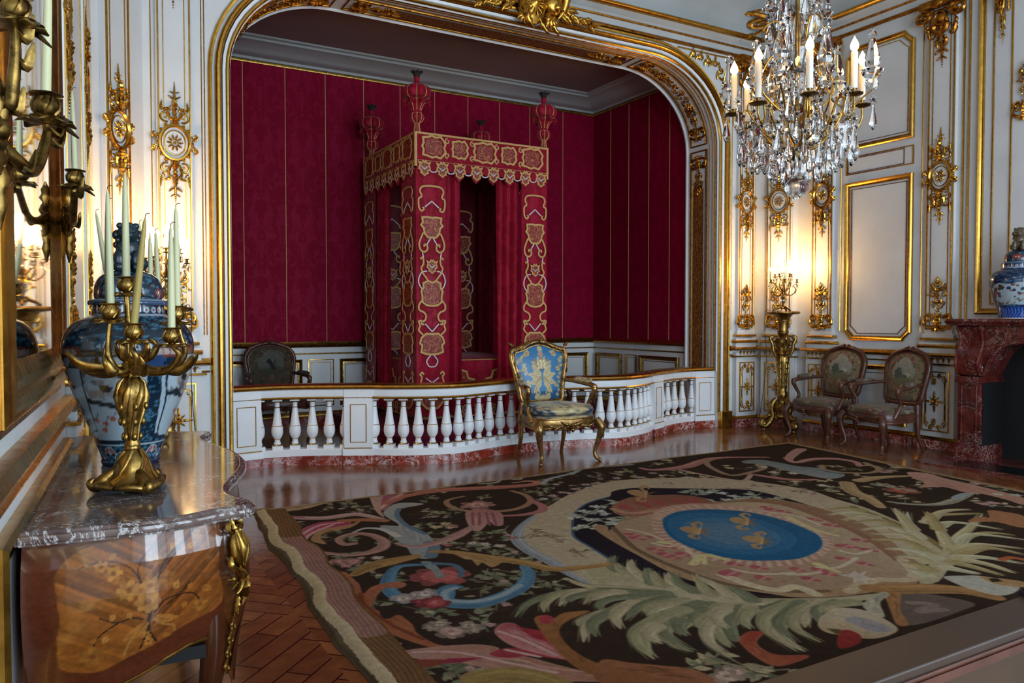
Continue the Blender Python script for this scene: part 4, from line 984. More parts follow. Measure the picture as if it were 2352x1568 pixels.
# ================================================================== ARMCHAIRS
STY = {'round': False}
def hw_back(v): return float(np.interp(v, [0, .08, .3, .55, .8, .92, 1], [.215, .25, .265, .285, .298, .285, .25] if STY['round'] else [.20, .225, .235, .262, .292, .298, .285]))
def back_top(x, crest): return 1.0 + crest * math.cos(min(1, abs(x) / (0.27 if STY['round'] else 0.29)) * PI / 2) ** (1.2 if STY['round'] else 2)
def back_outline(crest, n=16):
    """closed outline of the back, (x, z)"""
    zb, pts = 0.50, []
    for i in range(n + 1):
        v = i / n; pts.append((hw_back(v), zb + (0.985 - zb) * v))
    top = [(x, back_top(x, crest)) for x in np.linspace(hw_back(1) - .012, 0, 8)]
    half = [(0.0, zb - 0.012), (0.1, zb - 0.006)] + pts + top
    return half + [(-x, z) for x, z in half[-2:0:-1]]
def armchair(label, loc, rz, wood, c_back, c_seat, m_fab, s=1.0, crest=0.06, group=None, cushion=False, carved=False):
    root = thing('armchair', label, 'armchair', loc, rz, group, s)
    by = lambda z: 0.25 + (z - 0.42) * 0.17
    BK = lambda x, z, w: (x, by(z) - w, z)
    # legs
    for sx in (-1, 1):
        b = MB(); b.tube(smooth_path([(sx * 0.285, -0.255, 0.385), (sx * 0.318, -0.29, 0.315), (sx * 0.305, -0.275, 0.21), (sx * 0.275, -0.25, 0.09), (sx * 0.285, -0.265, 0.035), (sx * 0.31, -0.295, 0.012)], 5), [0.032, 0.040, 0.026, 0.017, 0.02, 0.016], 10)
        b.ball((sx * 0.305, -0.29, 0.016), 0.022, 8, 5, (1, 1, .7))
        if carved:
            b.fn = lambda x, y, z: (sx * 0.305 + sx * z * .7 + x * .7, -0.285 - z * .7 + sx * x * .7, 0.30 + y); leaf(b, 0, 0.06, -90, 0.16, 0.035, 0, 0.02); leaf(b, 0, 0.05, -60, 0.08, 0.025, -20, 0.02); leaf(b, 0, 0.05, -120, 0.08, 0.025, 20, 0.02); b.fn = None
        b.build('leg', wood, root, 60)
    for sx in (-1, 1):
        b = MB(); b.tube(smooth_path([(sx * 0.235, 0.235, 0.40), (sx * 0.235, 0.24, 0.28), (sx * 0.232, 0.26, 0.14), (sx * 0.245, 0.32, 0.0)], 5), [0.028, 0.028, 0.02, 0.017], 8); b.build('leg', wood, root, 60)
    # seat rail with a scalloped lower edge
    def so(a, k=1.0):
        c, q = math.cos(a), math.sin(a); r = (abs(c) ** 3.4 + abs(q) ** 3.4) ** (-1 / 3.4); y = q * r * 0.275
        w = 0.30 + (0.31 - 0.235) * (-q * 0.5); x = c * r * w
        if q < -0.2: y -= 0.022 * math.cos(min(1, abs(x) / 0.3) * PI / 2)
        return x * k, y * k - 0.005
    b = MB()
    def rail(u, v):
        a = 2 * PI * u; x, y = so(a, 1.0 + 0.02 * math.sin(v * PI)); front = max(0, -math.sin(a))
        lo = 0.335 - 0.028 * math.cos(min(1, abs(x) / 0.3) * 2 * PI) * 0.5 * front - 0.012; return (x, y, 0.405 - (0.405 - lo) * v)
    b.sheet(rail, 60, 5, True); b.sheet(lambda u, v: tuple(np.array(rail(u, 1.0)) * np.array([1 - 0.1 * v, 1 - 0.1 * v, 1.0])), 60, 2, True)
    b.tube([rail(i / 60, 1.0) for i in range(60)], 0.011, 6, True); b.tube([rail(i / 60, 0.0) for i in range(60)], 0.009, 6, True)
    if True:
        b.fn = lambda x, y, z: (x, -0.305 - z, 0.345 + y); leaf(b, 0, 0.02, -90, 0.08, 0.06)
        for q in (-1, 1):
            leaf(b, q * 0.01, 0.01, 90 - q * 95, 0.11, 0.035, q * 25)
            if carved: leaf(b, q * 0.09, 0.0, 90 - q * 85, 0.10, 0.03, -q * 25); spiral(b, q * 0.06, -0.01, 0.022, 0.005, 0, q, 0.008, 0.005); leaf(b, q * 0.17, -0.01, 90 - q * 70, 0.08, 0.025)
        b.fn = None
    b.build('seat_rail', wood, root, 60)
    # seat
    def pillow(name, prof, k0=1.0, par=root):
        b = MB(); nr = len(prof); na = 64
        fn = lambda u, v: (lambda q, z: (*so(2 * PI * u, q * k0), z))(*prof[min(nr - 1, int(round(v * (nr - 1))))])
        o = b.sheet(fn, na, nr, True); b.f.append(tuple(o + i for i in range(na))); b.m.append(0)
        for i in range(na * nr):
            x, y, z = b.v[o + i]; k_ = i // na; q = prof[k_][0]; e = (q if k_ < 26 else 0.92 + 0.055 * (k_ - 25)) / max(q, .02) / 1.32
            b.c[o + i] = c_seat.at(min(1, max(0, 0.5 + x / 0.66 * e)), min(1, max(0, 0.5 + (y + .01) / 0.62 * e)))
        return b.build(name, m_fab, par, 60)
    fine = [(q, None) for q in np.linspace(0.02, 0.9, 26)]
    dome = lambda zt, h: [(q, zt - h * (q / 0.92) ** 3.5) for q in np.linspace(0.02, 0.9, 26)]
    if cushion:
        pillow('seat', dome(0.435, 0.01) + [(0.95, 0.425), (0.98, 0.42), (0.99, 0.412), (0.99, 0.40)])
        b_ = pillow('cushion', dome(0.525, 0.02) + [(0.94, 0.50), (0.985, 0.488), (1.0, 0.475), (0.998, 0.46), (0.98, 0.447), (0.94, 0.437), (0.5, 0.436)], 1.0)
    else:
        pillow('seat', dome(0.485, 0.03) + [(0.94, 0.452), (0.97, 0.44), (0.985, 0.425), (0.985, 0.40)])
    # back
    ol = back_outline(crest)
    b = MB(); b.tube([BK(x, z, 0.0) for x, z in ol], 0.030, 10, True, (1.0, 0.8), up=(0, -1, 0))
    b.tube([BK(x * 0.9, 0.75 + (z - 0.75) * 0.9, 0.02) for x, z in ol], 0.009, 6, True)
    b.fn = lambda x, y, z: BK(x, 1.0 + crest + y, 0.015 + z)
    leaf(b, 0, -0.01, 90, 0.05, 0.05); bead(b, 0, 0.0, 0.022)
    for q in (-1, 1):
        leaf(b, q * 0.005, 0.0, 90 - q * 80, 0.10, 0.045, -q * 25); spiral(b, q * 0.05, 0.01, 0.02, 0.005, 0, q, 0.009, 0.005)
        if carved:
            leaf(b, q * 0.10, -0.02, 90 - q * 110, 0.12, 0.04, -q * 10); leaf(b, q * 0.2, -0.06, 90 - q * 110, 0.09, 0.035); leaf(b, q * 0.27, -0.04, 90 - q * 60, 0.06, 0.045)
            leaf(b, q * 0.28, -0.10, -90, 0.12, 0.03); leaf(b, q * 0.26, -0.25, -90, 0.12, 0.026)
    b.fn = None
    for sx in (-1, 1): b.tube([BK(sx * 0.205, 0.52, 0), (sx * 0.225, 0.245, 0.39)], 0.026, 8)
    b.build('backrest_frame', wood, root, 60)
    b = MB()
    def bs(u, v, sg=1):
        h = hw_back(v) - 0.022; x = (2 * u - 1) * h; zt = back_top(x, crest) - 0.024; z = 0.52 + (zt - 0.52) * v
        return BK(x, z, sg * (0.012 + 0.04 * (1 - (2 * u - 1) ** 4) * (1 - (2 * v - 1) ** 4)))
    o = b.sheet(bs, 90, 110); b.paint(o, 90, 110, c_back)
    o = b.sheet(lambda u, v: bs(u, v, -0.5), 12, 12); b.paint(o, 12, 12, c_back)
    b.build('backrest', m_fab, root, 60)
    # arms
    for sx in (-1, 1):
        b = MB(); b.tube(smooth_path([(sx * 0.25, by(0.70), 0.71), (sx * 0.295, 0.16, 0.70), (sx * 0.335, 0.02, 0.685), (sx * 0.345, -0.09, 0.675), (sx * 0.345, -0.13, 0.645), (sx * 0.335, -0.10, 0.58), (sx * 0.318, -0.065, 0.50), (sx * 0.315, -0.10, 0.43), (sx * 0.305, -0.13, 0.37)], 6), [0.018, 0.020, 0.021, 0.026, 0.027, 0.021, 0.018, 0.022, 0.028], 8)
        b.ball((sx * 0.345, -0.125, 0.665), 0.03, 8, 6)
        if carved: b.fn = lambda x, y, z: (sx * (0.345 + z), -0.11 + x, 0.64 + y); leaf(b, 0, 0, -80, 0.12, 0.03, 0, 0.01); b.fn = None
        ar = b.build('arm', wood, root, 60)
        b = MB(); nu, nv = 24, 16
        o = b.sheet(lambda u, v: (sx * (0.325 - 0.06 * (v - 0.5)) + 0.038 * math.cos(2 * PI * u) * (1 - (2 * v - 1) ** 4) ** 0.5, -0.055 + 0.21 * v, 0.712 + 0.012 * v + 0.026 * math.sin(2 * PI * u) * (1 - (2 * v - 1) ** 4) ** 0.5), nu, nv, True)
        for i in range(nu * nv): b.c[o + i] = c_seat.at(0.2 + 0.25 * (i % nu) / nu, 0.2 + 0.4 * (i // nu) / nv)
        b.build('arm_pad', m_fab, ar, 60)
    return root
def flower(c, x, y, r, col1, col2, k=6, rot=0.0):
    for i in range(k):
        a = 2 * PI * i / k + rot; c.ell(x + 0.6 * r * math.cos(a), y + 0.6 * r * math.sin(a), r * 0.55, r * 0.36, col1 if i % 2 else tuple(q * .9 for q in col1), a)
    c.ell(x, y, r * 0.32, r * 0.32, col2)
def leaf2(c, x, y, a, L, W, col1, col2=None):
    pts = []
    for t in np.linspace(0, 1, 9): pts.append((t, math.sin(PI * t ** 0.8) * (1 + 0.18 * math.cos(t * 22))))
    P = [(x + L * t * math.cos(a) - W * q * math.sin(a), y + L * t * math.sin(a) + W * q * math.cos(a)) for t, q in pts] + [(x + L * t * math.cos(a) + W * q * math.sin(a), y + L * t * math.sin(a) - W * q * math.cos(a)) for t, q in pts[::-1]]
    c.poly(P, col1)
    if col2: c.stroke([(x, y), (x + L * .8 * math.cos(a), y + L * .8 * math.sin(a))], [W * .25, W * .1], col2)
def brocade_blue(seat):
    base = (24, 58, 86) if seat else (52, 118, 166); g1, g2, dk = (196, 176, 128), (156, 130, 84), (20, 52, 84)
    c = Canvas(200, 200, base)
    if not seat: c.poly([(0, 0), (1, 0), (1, .2), (0, .12)], (30, 84, 130))
    sy = lambda fn: (fn(1), fn(-1))
    X = lambda s, x: 0.5 + s * x
    for i, (y, n) in enumerate(((0.5, 1), (0.04, .8), (1.02, .8)) if seat else ((0.52, 1),)):
        sy(lambda s: [leaf2(c, X(s, 0.02), y - .14, PI / 2 - s * q, 0.34 * n, 0.062 * n, g1, g2) for q in (0.6, 1.15, 1.75, 2.4)])
        for q in range(-3, 4): leaf2(c, 0.5 + q * 0.012, y + 0.02, PI / 2 - q * 0.24, 0.26 * n, 0.05 * n, g1 if q % 2 else g2, dk)
        for r in range(4):
            for q in range(-2, 3): c.ell(0.5 + q * 0.035 + (r % 2) * .017, y + 0.06 + r * 0.04, 0.016, 0.022, g1 if (q + r) % 2 else (228, 214, 176))
        sy(lambda s: [c.stroke([(X(s, 0.05), y - .1), (X(s, 0.2), y - .25), (X(s, 0.12), y - .36)], [.03, .02, .012], g2), flower(c, X(s, 0.13), y - .38, .055, g1, dk)])
    if seat:
        rr = random.Random(4)
        for _ in range(26):
            x, y = rr.random(), rr.random(); leaf2(c, x, y, rr.uniform(0, 6.3), 0.11, 0.026, g1, dk); c.ell(x, y, .018, .018, (150, 60, 50) if rr.random() < .2 else g2)
    else:
        sy(lambda s: ([c.stroke(smooth_path([(X(s, 0.46), 0.05), (X(s, 0.40), 0.25), (X(s, 0.45), 0.5), (X(s, 0.36), 0.7), (X(s, 0.42), 0.9)], 5), [.012, .016, .012], g2)] +
                      [leaf2(c, X(s, 0.41 + .02 * (-1) ** k), 0.08 + k * 0.085, PI / 2 + (-1) ** k * 1.0, 0.10, 0.03, g1, g2) for k in range(10)] +
                      [flower(c, X(s, x), y, r, g1, (176, 110, 84)) for x, y, r in ((0.33, 0.30, .045), (0.36, 0.62, .05), (0.26, 0.9, .06), (0.16, 0.06, .06), (0.4, .82, .04))]))
        for q in range(-4, 5): leaf2(c, 0.5 + q * .03, -0.01, PI / 2 - q * .25, 0.13, 0.03, g1, g2)
        leaf2(c, .5, .86, PI / 2, .13, .05, g1, g2); flower(c, .5, .82, .05, (204, 150, 120), g2)
    c.speckle(0.05, 60); return c
def tapestry(kind, seat=False, k=1.0):
    mul = lambda t: tuple(q * k for q in t)
    base = mul((142, 122, 92)); dk, rd, gr, lt = mul((92, 58, 50)), mul((150, 62, 62)), mul((96, 100, 72)), mul((186, 176, 146))
    c = Canvas(180, 200, base); rr = random.Random(kind * 7 + seat)
    if seat:
        c.speckle(0.1, 12)
        for _ in range(34):
            x, y = rr.random(), rr.random(); leaf2(c, x, y, rr.uniform(0, 6.3), 0.16, 0.035, rr.choice([lt, mul((160, 150, 128)), gr, mul((120, 100, 84))]), dk)
        for _ in range(10): flower(c, rr.random(), rr.choice([rr.random() * .3, rr.random()]), .055, rr.choice([rd, mul((170, 110, 100)), mul((130, 60, 80))]), lt)
    else:
        for _ in range(30):
            s = rr.choice((-1, 1)); leaf2(c, 0.5 + s * rr.uniform(.36, .5), rr.random(), rr.uniform(0, 6.3), 0.10, 0.03, rr.choice([gr, mul((176, 152, 108)), mul((112, 104, 84))]), dk)
        C = smooth_path([(0.5, 0.90), (0.68, 0.82), (0.80, 0.70), (0.80, 0.5), (0.72, 0.36), (0.60, 0.30), (0.5, 0.28), (0.40, 0.30), (0.28, 0.36), (0.2, 0.5), (0.2, 0.70), (0.32, 0.82)], 5, True)
        c.poly(C, mul((148, 152, 140)), 1, mul((168, 166, 150)), (0, 1))
        c.poly([p for p in C if p[1] < .5] + [(0.8, .5), (0.6, .53), (0.4, .49), (.2, .52)], mul((120, 116, 88)))
        if kind % 2: c.ell(.36, .56, .10, .12, mul((84, 96, 84)), lobes=7); c.ell(.62, .54, .07, .05, mul((190, 186, 170))); c.ell(.5, .5, .12, .03, mul((96, 100, 84)))
        else: c.ell(.5, .56, .05, .10, mul((70, 72, 66)), 0.3); c.ell(.56, .46, .06, .035, mul((96, 74, 66))); c.ell(.44, .64, .06, .035, mul((60, 66, 66)), .8); c.stroke([(.56, .5), (.60, .68)], .02, mul((88, 60, 56)))
        c.stroke(C + C[:1], .018, dk); c.stroke([(x + .012, y) for x, y in C], .006, lt)
        for s in (-1, 1):
            c.stroke(curlp(0.5 + s * .08, .95, .05, 90, s), .016, rd); c.stroke(curlp(0.5 + s * .13, .25, .07, -90, -s), .022, mul((140, 84, 76))); c.stroke(curlp(0.5 + s * .28, .2, .06, 0, s), .018, dk)
            for x, y in ((.16, .88), (.24, .83), (.29, .76), (.2, .80), (.33, .7)): flower(c, .5 + s * x, y, .04, rr.choice([rd, lt, mul((168, 120, 110))]), gr)
            for _ in range(5): leaf2(c, .5 + s * rr.uniform(.15, .35), rr.uniform(.75, .92), rr.uniform(0, 6), .07, .02, gr)
        c.poly([(.34, .25), (.66, .25), (.6, .13), (.5, .08), (.4, .13)], mul((150, 120, 82))); flower(c, .5, .27, .06, mul((190, 160, 140)), rd)
    c.speckle(0.06, 50); return c
def curlp(x, y, r, a0, turns, n=16): return [(x + r * (1 - .8 * i / n) * math.cos(math.radians(a0) + 2 * PI * turns * i / n), y + r * (1 - .8 * i / n) * math.sin(math.radians(a0) + 2 * PI * turns * i / n)) for i in range(n + 1)]
M['blue_silk'] = painted('blue_gold_brocade', 0.36, 0.05, 80, sheen=0.15, bump=0.15)
M['tapestry'] = painted('woven_tapestry', 0.85, 0.14, 90, bump=0.3, sheen=0.1, spec=0.2)
armchair('gilded armchair in blue and gold floral silk in front of the balustrade', (4.36, 6.74, 0), math.radians(-4), M['chair_gilt'], brocade_blue(False), brocade_blue(True), M['blue_silk'], 1.12, 0.075, None, True, True)
g = 'tapestry-covered walnut armchairs'; STY['round'] = True
armchair('walnut armchair in tapestry against the right wall, beside the tall candle stand', (7.93, 6.27, 0), math.radians(-93), M['walnut'], tapestry(1, k=.86), tapestry(1, True, .66), M['tapestry'], 1.03, 0.075, g)  # low seat factor puts the shade on the seat into its weave colour
armchair('walnut armchair in tapestry on the right, the one nearest the fireplace', (7.86, 5.44, 0), math.radians(-103), M['walnut'], tapestry(3, k=.86), tapestry(3, True, .66), M['tapestry'], 1.03, 0.075, g)  # seat weave darkened likewise, shade put into the colour
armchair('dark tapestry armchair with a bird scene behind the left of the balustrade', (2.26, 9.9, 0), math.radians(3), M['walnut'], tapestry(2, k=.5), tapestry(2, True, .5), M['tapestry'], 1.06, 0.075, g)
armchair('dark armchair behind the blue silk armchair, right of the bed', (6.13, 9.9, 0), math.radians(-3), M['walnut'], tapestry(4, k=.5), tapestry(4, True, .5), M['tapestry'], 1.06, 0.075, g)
# ================================================================== CHEST OF DRAWERS against the left wall
CU = 3.39                                                  # its middle, measured along the left wall
_o = LW(CU, 0, 0); CO = Vector((_o[0], _o[1], 0))
com = thing('commode', 'marquetry chest of drawers with a grey-brown marble top at the left wall', 'chest of drawers', CO, -LA)
# local frame: x out of the wall, y along it
top_half = [(0.03, -0.945), (0.18, -0.955), (0.34, -0.958), (0.45, -0.935), (0.54, -0.895), (0.60, -0.885), (0.640, -0.865), (0.645, -0.82), (0.62, -0.75), (0.592, -0.66), (0.60, -0.54), (0.645, -0.38), (0.69, -0.2), (0.71, 0.0)]
oh = smooth_path(top_half, 4); OUTL = oh + [(x, -y) for x, y in oh[-2::-1]]
def inset(pts, d):
    out = []
    for i, p in enumerate(pts):
        a, b = Vector(pts[max(0, i - 1)]), Vector(pts[min(len(pts) - 1, i + 1)]); t = (b - a).normalized(); n = Vector((-t.y, t.x)); out.append((p[0] + n.x * d, p[1] + n.y * d))
    return out
b = MB()
for (z0, z1, d) in ((0.846, 0.872, 0.0),):
    cl = OUTL + [(0.02, OUTL[-1][1]), (0.02, OUTL[0][1])]
    ins = inset(OUTL, 0.012); b.prism(ins + [(0.02, ins[-1][1]), (0.02, ins[0][1])], 0.838, 0.878)
b.mold(OUTL, [(0.02, 0.878), (0.012, 0.879), (0.006, 0.876), (0.006, 0.868), (-0.002, 0.866), (-0.006, 0.858), (-0.004, 0.848), (0.004, 0.844), (0.004, 0.838), (0.014, 0.836)], f=lambda x, y, z: (x, y, z))
b.build('marble_top', M['brown_marble'], com, 40)
bulge = lambda z: float(np.interp(z, [0.28, 0.40, 0.47, 0.56, 0.66, 0.76, 0.84], [0.09, 0.07, 0.055, 0.028, 0.014, 0.022, 0.045]))
IN0 = OUTL
def body_pt(i_f, z):
    t = min(19.999, max(0, (z - 0.25) / 0.6 * 20)); k = int(t); t -= k; i = min(int(i_f), nO - 1); q = i_f - i
    g = lambda P, c: P[i][c] * (1 - q) + P[i + 1][c] * q
    return tuple(g(INS[k], c) * (1 - t) + g(INS[k + 1], c) * t for c in (0, 1))
INS = [inset(OUTL, bulge(0.25 + 0.6 * k / 20)) for k in range(21)]
iE = next(i for i, p in enumerate(OUTL) if p[0] > 0.595)    # index of the near corner
nO = len(OUTL) - 1
# near end panel with marquetry
def side_canvas():
    c = Canvas(330, 300, (84, 38, 20), 195, 1290, 1568, 680)
    O = [(350, 1420), (345, 1300), (362, 1150), (350, 1000), (345, 900), (390, 820), (480, 762), (600, 735), (700, 722), (760, 684), (800, 664), (850, 668), (880, 690), (950, 652), (1060, 612), (1140, 640), (1190, 700), (1200, 800), (1188, 1000), (1212, 1150), (1180, 1250), (1000, 1300), (850, 1378), (700, 1440), (560, 1505), (430, 1490), (370, 1462)]
    c.poly([(195, 680), (1290, 680), (1290, 800), (195, 800)], (76, 34, 18)); c.poly([(1190, 600), (1300, 600), (1300, 1568), (1230, 1568), (1212, 1150)], (88, 48, 20))
    O2 = smooth_path(O, 4, True)
    c.poly(O2, (150, 88, 34)); base = c.a.copy(); rr = random.Random(5)
    st = Canvas(330, 300, (150, 88, 34), 195, 1290, 1568, 680); q = -900
    while q < 2600:
        w = rr.uniform(14, 46); g = rr.uniform(.74, 1.22)
        cl = (124 * g, 70 * g, 26 * g)
        st.poly([(195, q), (820, q + 360), (820, q + 360 + w), (195, q + w)], cl); st.poly([(820, q + 360 + 60), (1290, q - 40), (1290, q - 40 + w), (820, q + 420 + w)], (cl[0] * .94, cl[1] * .92, cl[2])); q += w * .9
    mk = Canvas(330, 300, (0, 0, 0), 195, 1290, 1568, 680); mk.poly(O2, (1, 1, 1)); c.a = base * (1 - mk.a) + st.a * mk.a
    c.stroke(O2 + O2[:1], 6, (92, 46, 20))
    bk = (34, 20, 16); t1, t2, t3 = (150, 92, 36), (126, 72, 28), (168, 112, 52)
    for w, p in ((7, [(770, 990), (720, 900), (640, 850), (540, 845), (460, 870)]), (7, [(765, 985), (755, 900), (780, 840), (815, 800)]), (7, [(850, 985), (890, 880), (960, 810), (1040, 740), (1100, 640)]), (8, [(835, 1175), (890, 1110), (980, 1095), (1040, 1110), (1078, 1165)]), (6, [(900, 1140), (970, 1090), (1020, 1030)]), (9, [(772, 1206), (720, 1190), (640, 1205), (560, 1165)]), (8, [(650, 1208), (570, 1260), (535, 1310), (522, 1360)]), (12, [(815, 1160), (800, 1220), (810, 1300), (842, 1366)]), (10, [(812, 1190), (795, 1290), (755, 1395)]), (5, [(860, 960), (960, 830), (975, 835)])): c.stroke(smooth_path(p, 5), w, bk)
    for x, y, r, k in ((800, 1105, 62, 8), (705, 1020, 56, 7), (810, 1010, 48, 6), (905, 985, 44, 7), (630, 915, 42, 6), (515, 1400, 58, 7), (1078, 1195, 40, 6), (795, 945, 26, 5), (570, 870, 34, 6), (1060, 760, 24, 5), (840, 870, 34, 6), (500, 870, 22, 5), (790, 1310, 24, 5), (800, 1355, 24, 5)): flower(c, x, y, r, rr.choice([t1, t3, (178, 116, 50)]), t2, k, rr.random())
    for x, y, a, L in ((690, 945, 2.7, 70), (1085, 1085, .5, 70), (1000, 1150, 2, 50), (940, 1060, -1.2, 60), (700, 1150, 1.2, 50), (630, 1150, 2, 50), (600, 1280, 2.2, 60), (545, 1290, 2.6, 50), (940, 780, 1.9, 50), (1010, 830, -.4, 60), (640, 800, 2.2, 50), (1050, 780, 0, 50), (870, 1330, .3, 50), (1010, 1070, -.9, 40)): leaf2(c, x, y, a, L, L * .3, rr.choice([t1, t3]), t2)
    for p in ([(800, 1240), (740, 1290), (700, 1350), (675, 1420)], [(830, 1220), (880, 1260), (930, 1280), (938, 1318)]): c.stroke(smooth_path(p, 5), 14, (152, 104, 48))
    for s in ((800, 1230, 2.5, 170), (820, 1210, .2, 150), (790, 1230, 2.2, 120), (830, 1200, .5, 110)): leaf2(c, *s, 26, (156, 100, 42), t2)
    c.speckle(0.06, 60); return c
M['marquetry'] = painted('polished_marquetry', 0.22, 0.14, 9, coat=0.5)
zb_end = lambda q: float(np.interp(q, [0, .2, .35, .5, .64, .76, .83, .87, .9, 1.0], [0.31, 0.36, 0.41, 0.452, 0.476, 0.478, 0.462, 0.42, 0.34, 0.28]))
b = MB(); sc_ = side_canvas(); nu, nv = 190, 170
def endp(u, v):
    z = zb_end(u) + (0.842 - zb_end(u)) * v; return (*body_pt(u * iE, z), z)
o = b.sheet(endp, nu, nv)
for i in range(nu * nv):
    x, y, z = b.v[o + i]; u = (x - 0.035) / 0.555; yy = ((1.45 - z) / 2.2 * 1781 - 218) * 2.537
    b.c[o + i] = sc_.at(min(1, max(0, u)), min(1, max(0, (1568 - yy) / 888)))
b.build('side_panel', M['marquetry'], com, 60)
M['com_wood'] = plain('tulipwood_veneer', (70, 34, 16), 0.2, var=0.3, scale=8)
b = MB(); zb_f = lambda q: 0.40 - 0.05 * abs(math.cos(q * PI * 2)) + (0.0 if .05 < q < .95 else -.04)
b.sheet(lambda u, v: (lambda z: (*body_pt(iE + u * (nO - 2 * iE), z), z))(zb_f(u) + (0.842 - zb_f(u)) * v), 80, 24); b.build('drawer_front', M['com_wood'], com, 60)
b = MB(); b.sheet(lambda u, v: (lambda z: (*body_pt(nO - iE + u * iE, z), z))(0.40 + 0.44 * v), 20, 16); b.add([(0.035, y, z) for y in (-0.9, 0.9) for z in (0.4, 0.845)], [(0, 1, 3, 2)]); b.build('far_side', M['com_wood'], com, 60)
b = MB(); b.box(0.05, 0.5, -0.86, 0.86, 0.42, 0.46); b.build('carcase_bottom', M['black'], com)
b = MB(); b.tube([(lambda e: (e[0], e[1] - 0.004, e[2]))(endp(u, 0)) for u in np.linspace(0, .9, 40)], 0.0045, 6); b.build('apron_edge', M['bronze'], com)
for k, (pi, dy) in enumerate(((iE, 1), (nO - iE, -1))):
    x, y = OUTL[pi]
    b = MB(); b.tube(smooth_path([(x - .075, y + dy * .075, 0.62), (x - .072, y + dy * .062, 0.45), (x - .09, y + dy * .07, 0.28), (x - .11, y + dy * .085, 0.1), (x - .08, y + dy * .06, 0.0)], 5), [0.055, 0.045, 0.032, 0.022, 0.028], 10); b.build('leg', M['com_wood'], com, 60)
    b = MB(); b.tube([(0.07, y + dy * .03, 0.6), (0.07, y + dy * .05, 0.3), (0.07, y + dy * .06, 0.0)], [0.035, 0.03, 0.022], 8); b.build('leg', M['com_wood'], com, 60)
    # gilt corner mount: scrolled cartouche, acanthus drop and a long chain of husks
    b = MB(); cx, cy = x, y; dn = Vector((0.80, -0.60 * dy)).normalized(); tn = Vector((-dn.y, dn.x)) * dy
    def CM(p, q, w):
        ins = bulge(q) * 0.75; return (cx - dn.x * ins + tn.x * p + dn.x * w * 1.2, cy - dn.y * ins + tn.y * p + dn.y * w * 1.2, q)
    b.fn = CM
    for q in (-1, 1):
        spiral(b, q * 0.022, 0.815, 0.016, 0.004, 90, -q * 1.2, 0.008, 0.004, 0.004); leaf(b, q * 0.004, 0.80, 90 - q * 50, 0.05, 0.022, q * 30, 0.006)
        b.tube(smooth_path([(q * 0.020, 0.795, 0.010), (q * 0.034, 0.765, 0.012), (q * 0.030, 0.73, 0.014), (q * 0.014, 0.70, 0.014), (q * 0.02, 0.675, 0.012)], 5), [0.006, 0.009, 0.010, 0.007, 0.004], 7)
        b.tube(smooth_path([(q * 0.012, 0.80, 0.012), (q * 0.018, 0.76, 0.016), (q * 0.010, 0.715, 0.016)], 5), [0.005, 0.008, 0.004], 7)
        leaf(b, q * 0.03, 0.745, 90 + q * 20, 0.04, 0.018, 0, 0.004)
    b.tube(smooth_path([(-0.006, 0.80, 0.014), (-0.004, 0.75, 0.02), (0.0, 0.70, 0.018)], 5), [0.007, 0.012, 0.005], 8)
    b.tube(smooth_path([(-0.042, 0.735, 0.008), (-0.05, 0.715, 0.01), (-0.035, 0.695, 0.012), (-0.008, 0.68, 0.014), (0.006, 0.655, 0.014), (-0.004, 0.625, 0.012), (-0.022, 0.615, 0.01)], 5), [0.004, 0.009, 0.011, 0.012, 0.012, 0.009, 0.004], 8)
    leaf(b, -0.03, 0.665, 170, 0.035, 0.016); leaf(b, -0.01, 0.65, 200, 0.04, 0.016); leaf(b, 0.005, 0.67, -80, 0.09, 0.03, 0, 0.008); leaf(b, 0.01, 0.64, -60, 0.07, 0.024, -30, 0.006); leaf(b, 0.0, 0.60, -95, 0.06, 0.02)
    for i in range(9): leaf(b, 0.004 * (-1) ** i, 0.555 - i * 0.022, -90 + 25 * (-1) ** i, 0.026, 0.011); bead(b, 0, 0.565 - i * 0.022, 0.005)
    b.tube([(0, 0.56, 0.002), (0, 0.36, 0.002)], 0.0035, 5)
    b.fn = None
    b.build('corner_mount', M['bronze'], com, 50)
# ================================================================== PORCELAIN JARS
def lion(b, z, s):
    """seated guardian lion on the lid"""
    B = lambda x, y, q, r, sc=(1, 1, 1): b.ball((x * s, y * s, z + q * s), r * s, 10, 7, sc)
    B(0, 0.01, 0.05, 0.055, (1, .9, 1)); B(0, -0.005, 0.085, 0.045, (1, .85, 1.2)); B(0, -0.03, 0.145, 0.04, (1, 1, .95)); B(0, -0.06, 0.135, 0.022, (1.1, 1, .8)); B(0, .01, .16, .035)
    for q in (-1, 1):
        B(q * .028, -.02, .175, .013); B(q * .03, -.045, .04, .02, (1, 1, 2)); B(q * .045, .01, .03, .028); B(q * .03, -.055, .012, .018); B(q * .035, .0, .14, .022); B(q * .02, -.06, .152, .008)
    for i in range(10):
        a = i * .63; B(.038 * math.cos(a), .012 + .03 * math.sin(a), .12 + .02 * math.sin(i * 2.1), .016)
    b.tube([(0, .05 * s, z + .03 * s), (0.02 * s, .07 * s, z + .08 * s), (0, .06 * s, z + .13 * s), (-.01 * s, .04 * s, z + .16 * s)], [.02 * s, .025 * s, .02 * s, .008 * s], 8)
def karakusa(c, dark, light, u0, u1, v0, v1, n, r, rr):
    for _ in range(n):
        x, y = rr.uniform(u0, u1), rr.uniform(v0, v1); c.stroke(curlp(x, y, r * rr.uniform(.7, 1.2), rr.uniform(0, 360), rr.choice((-1, 1)) * rr.uniform(.6, 1.1), 8), r * .34, light)
        c.ell(x + r, y + r * .5, r * .4, r * .22, light, rr.random() * 6)
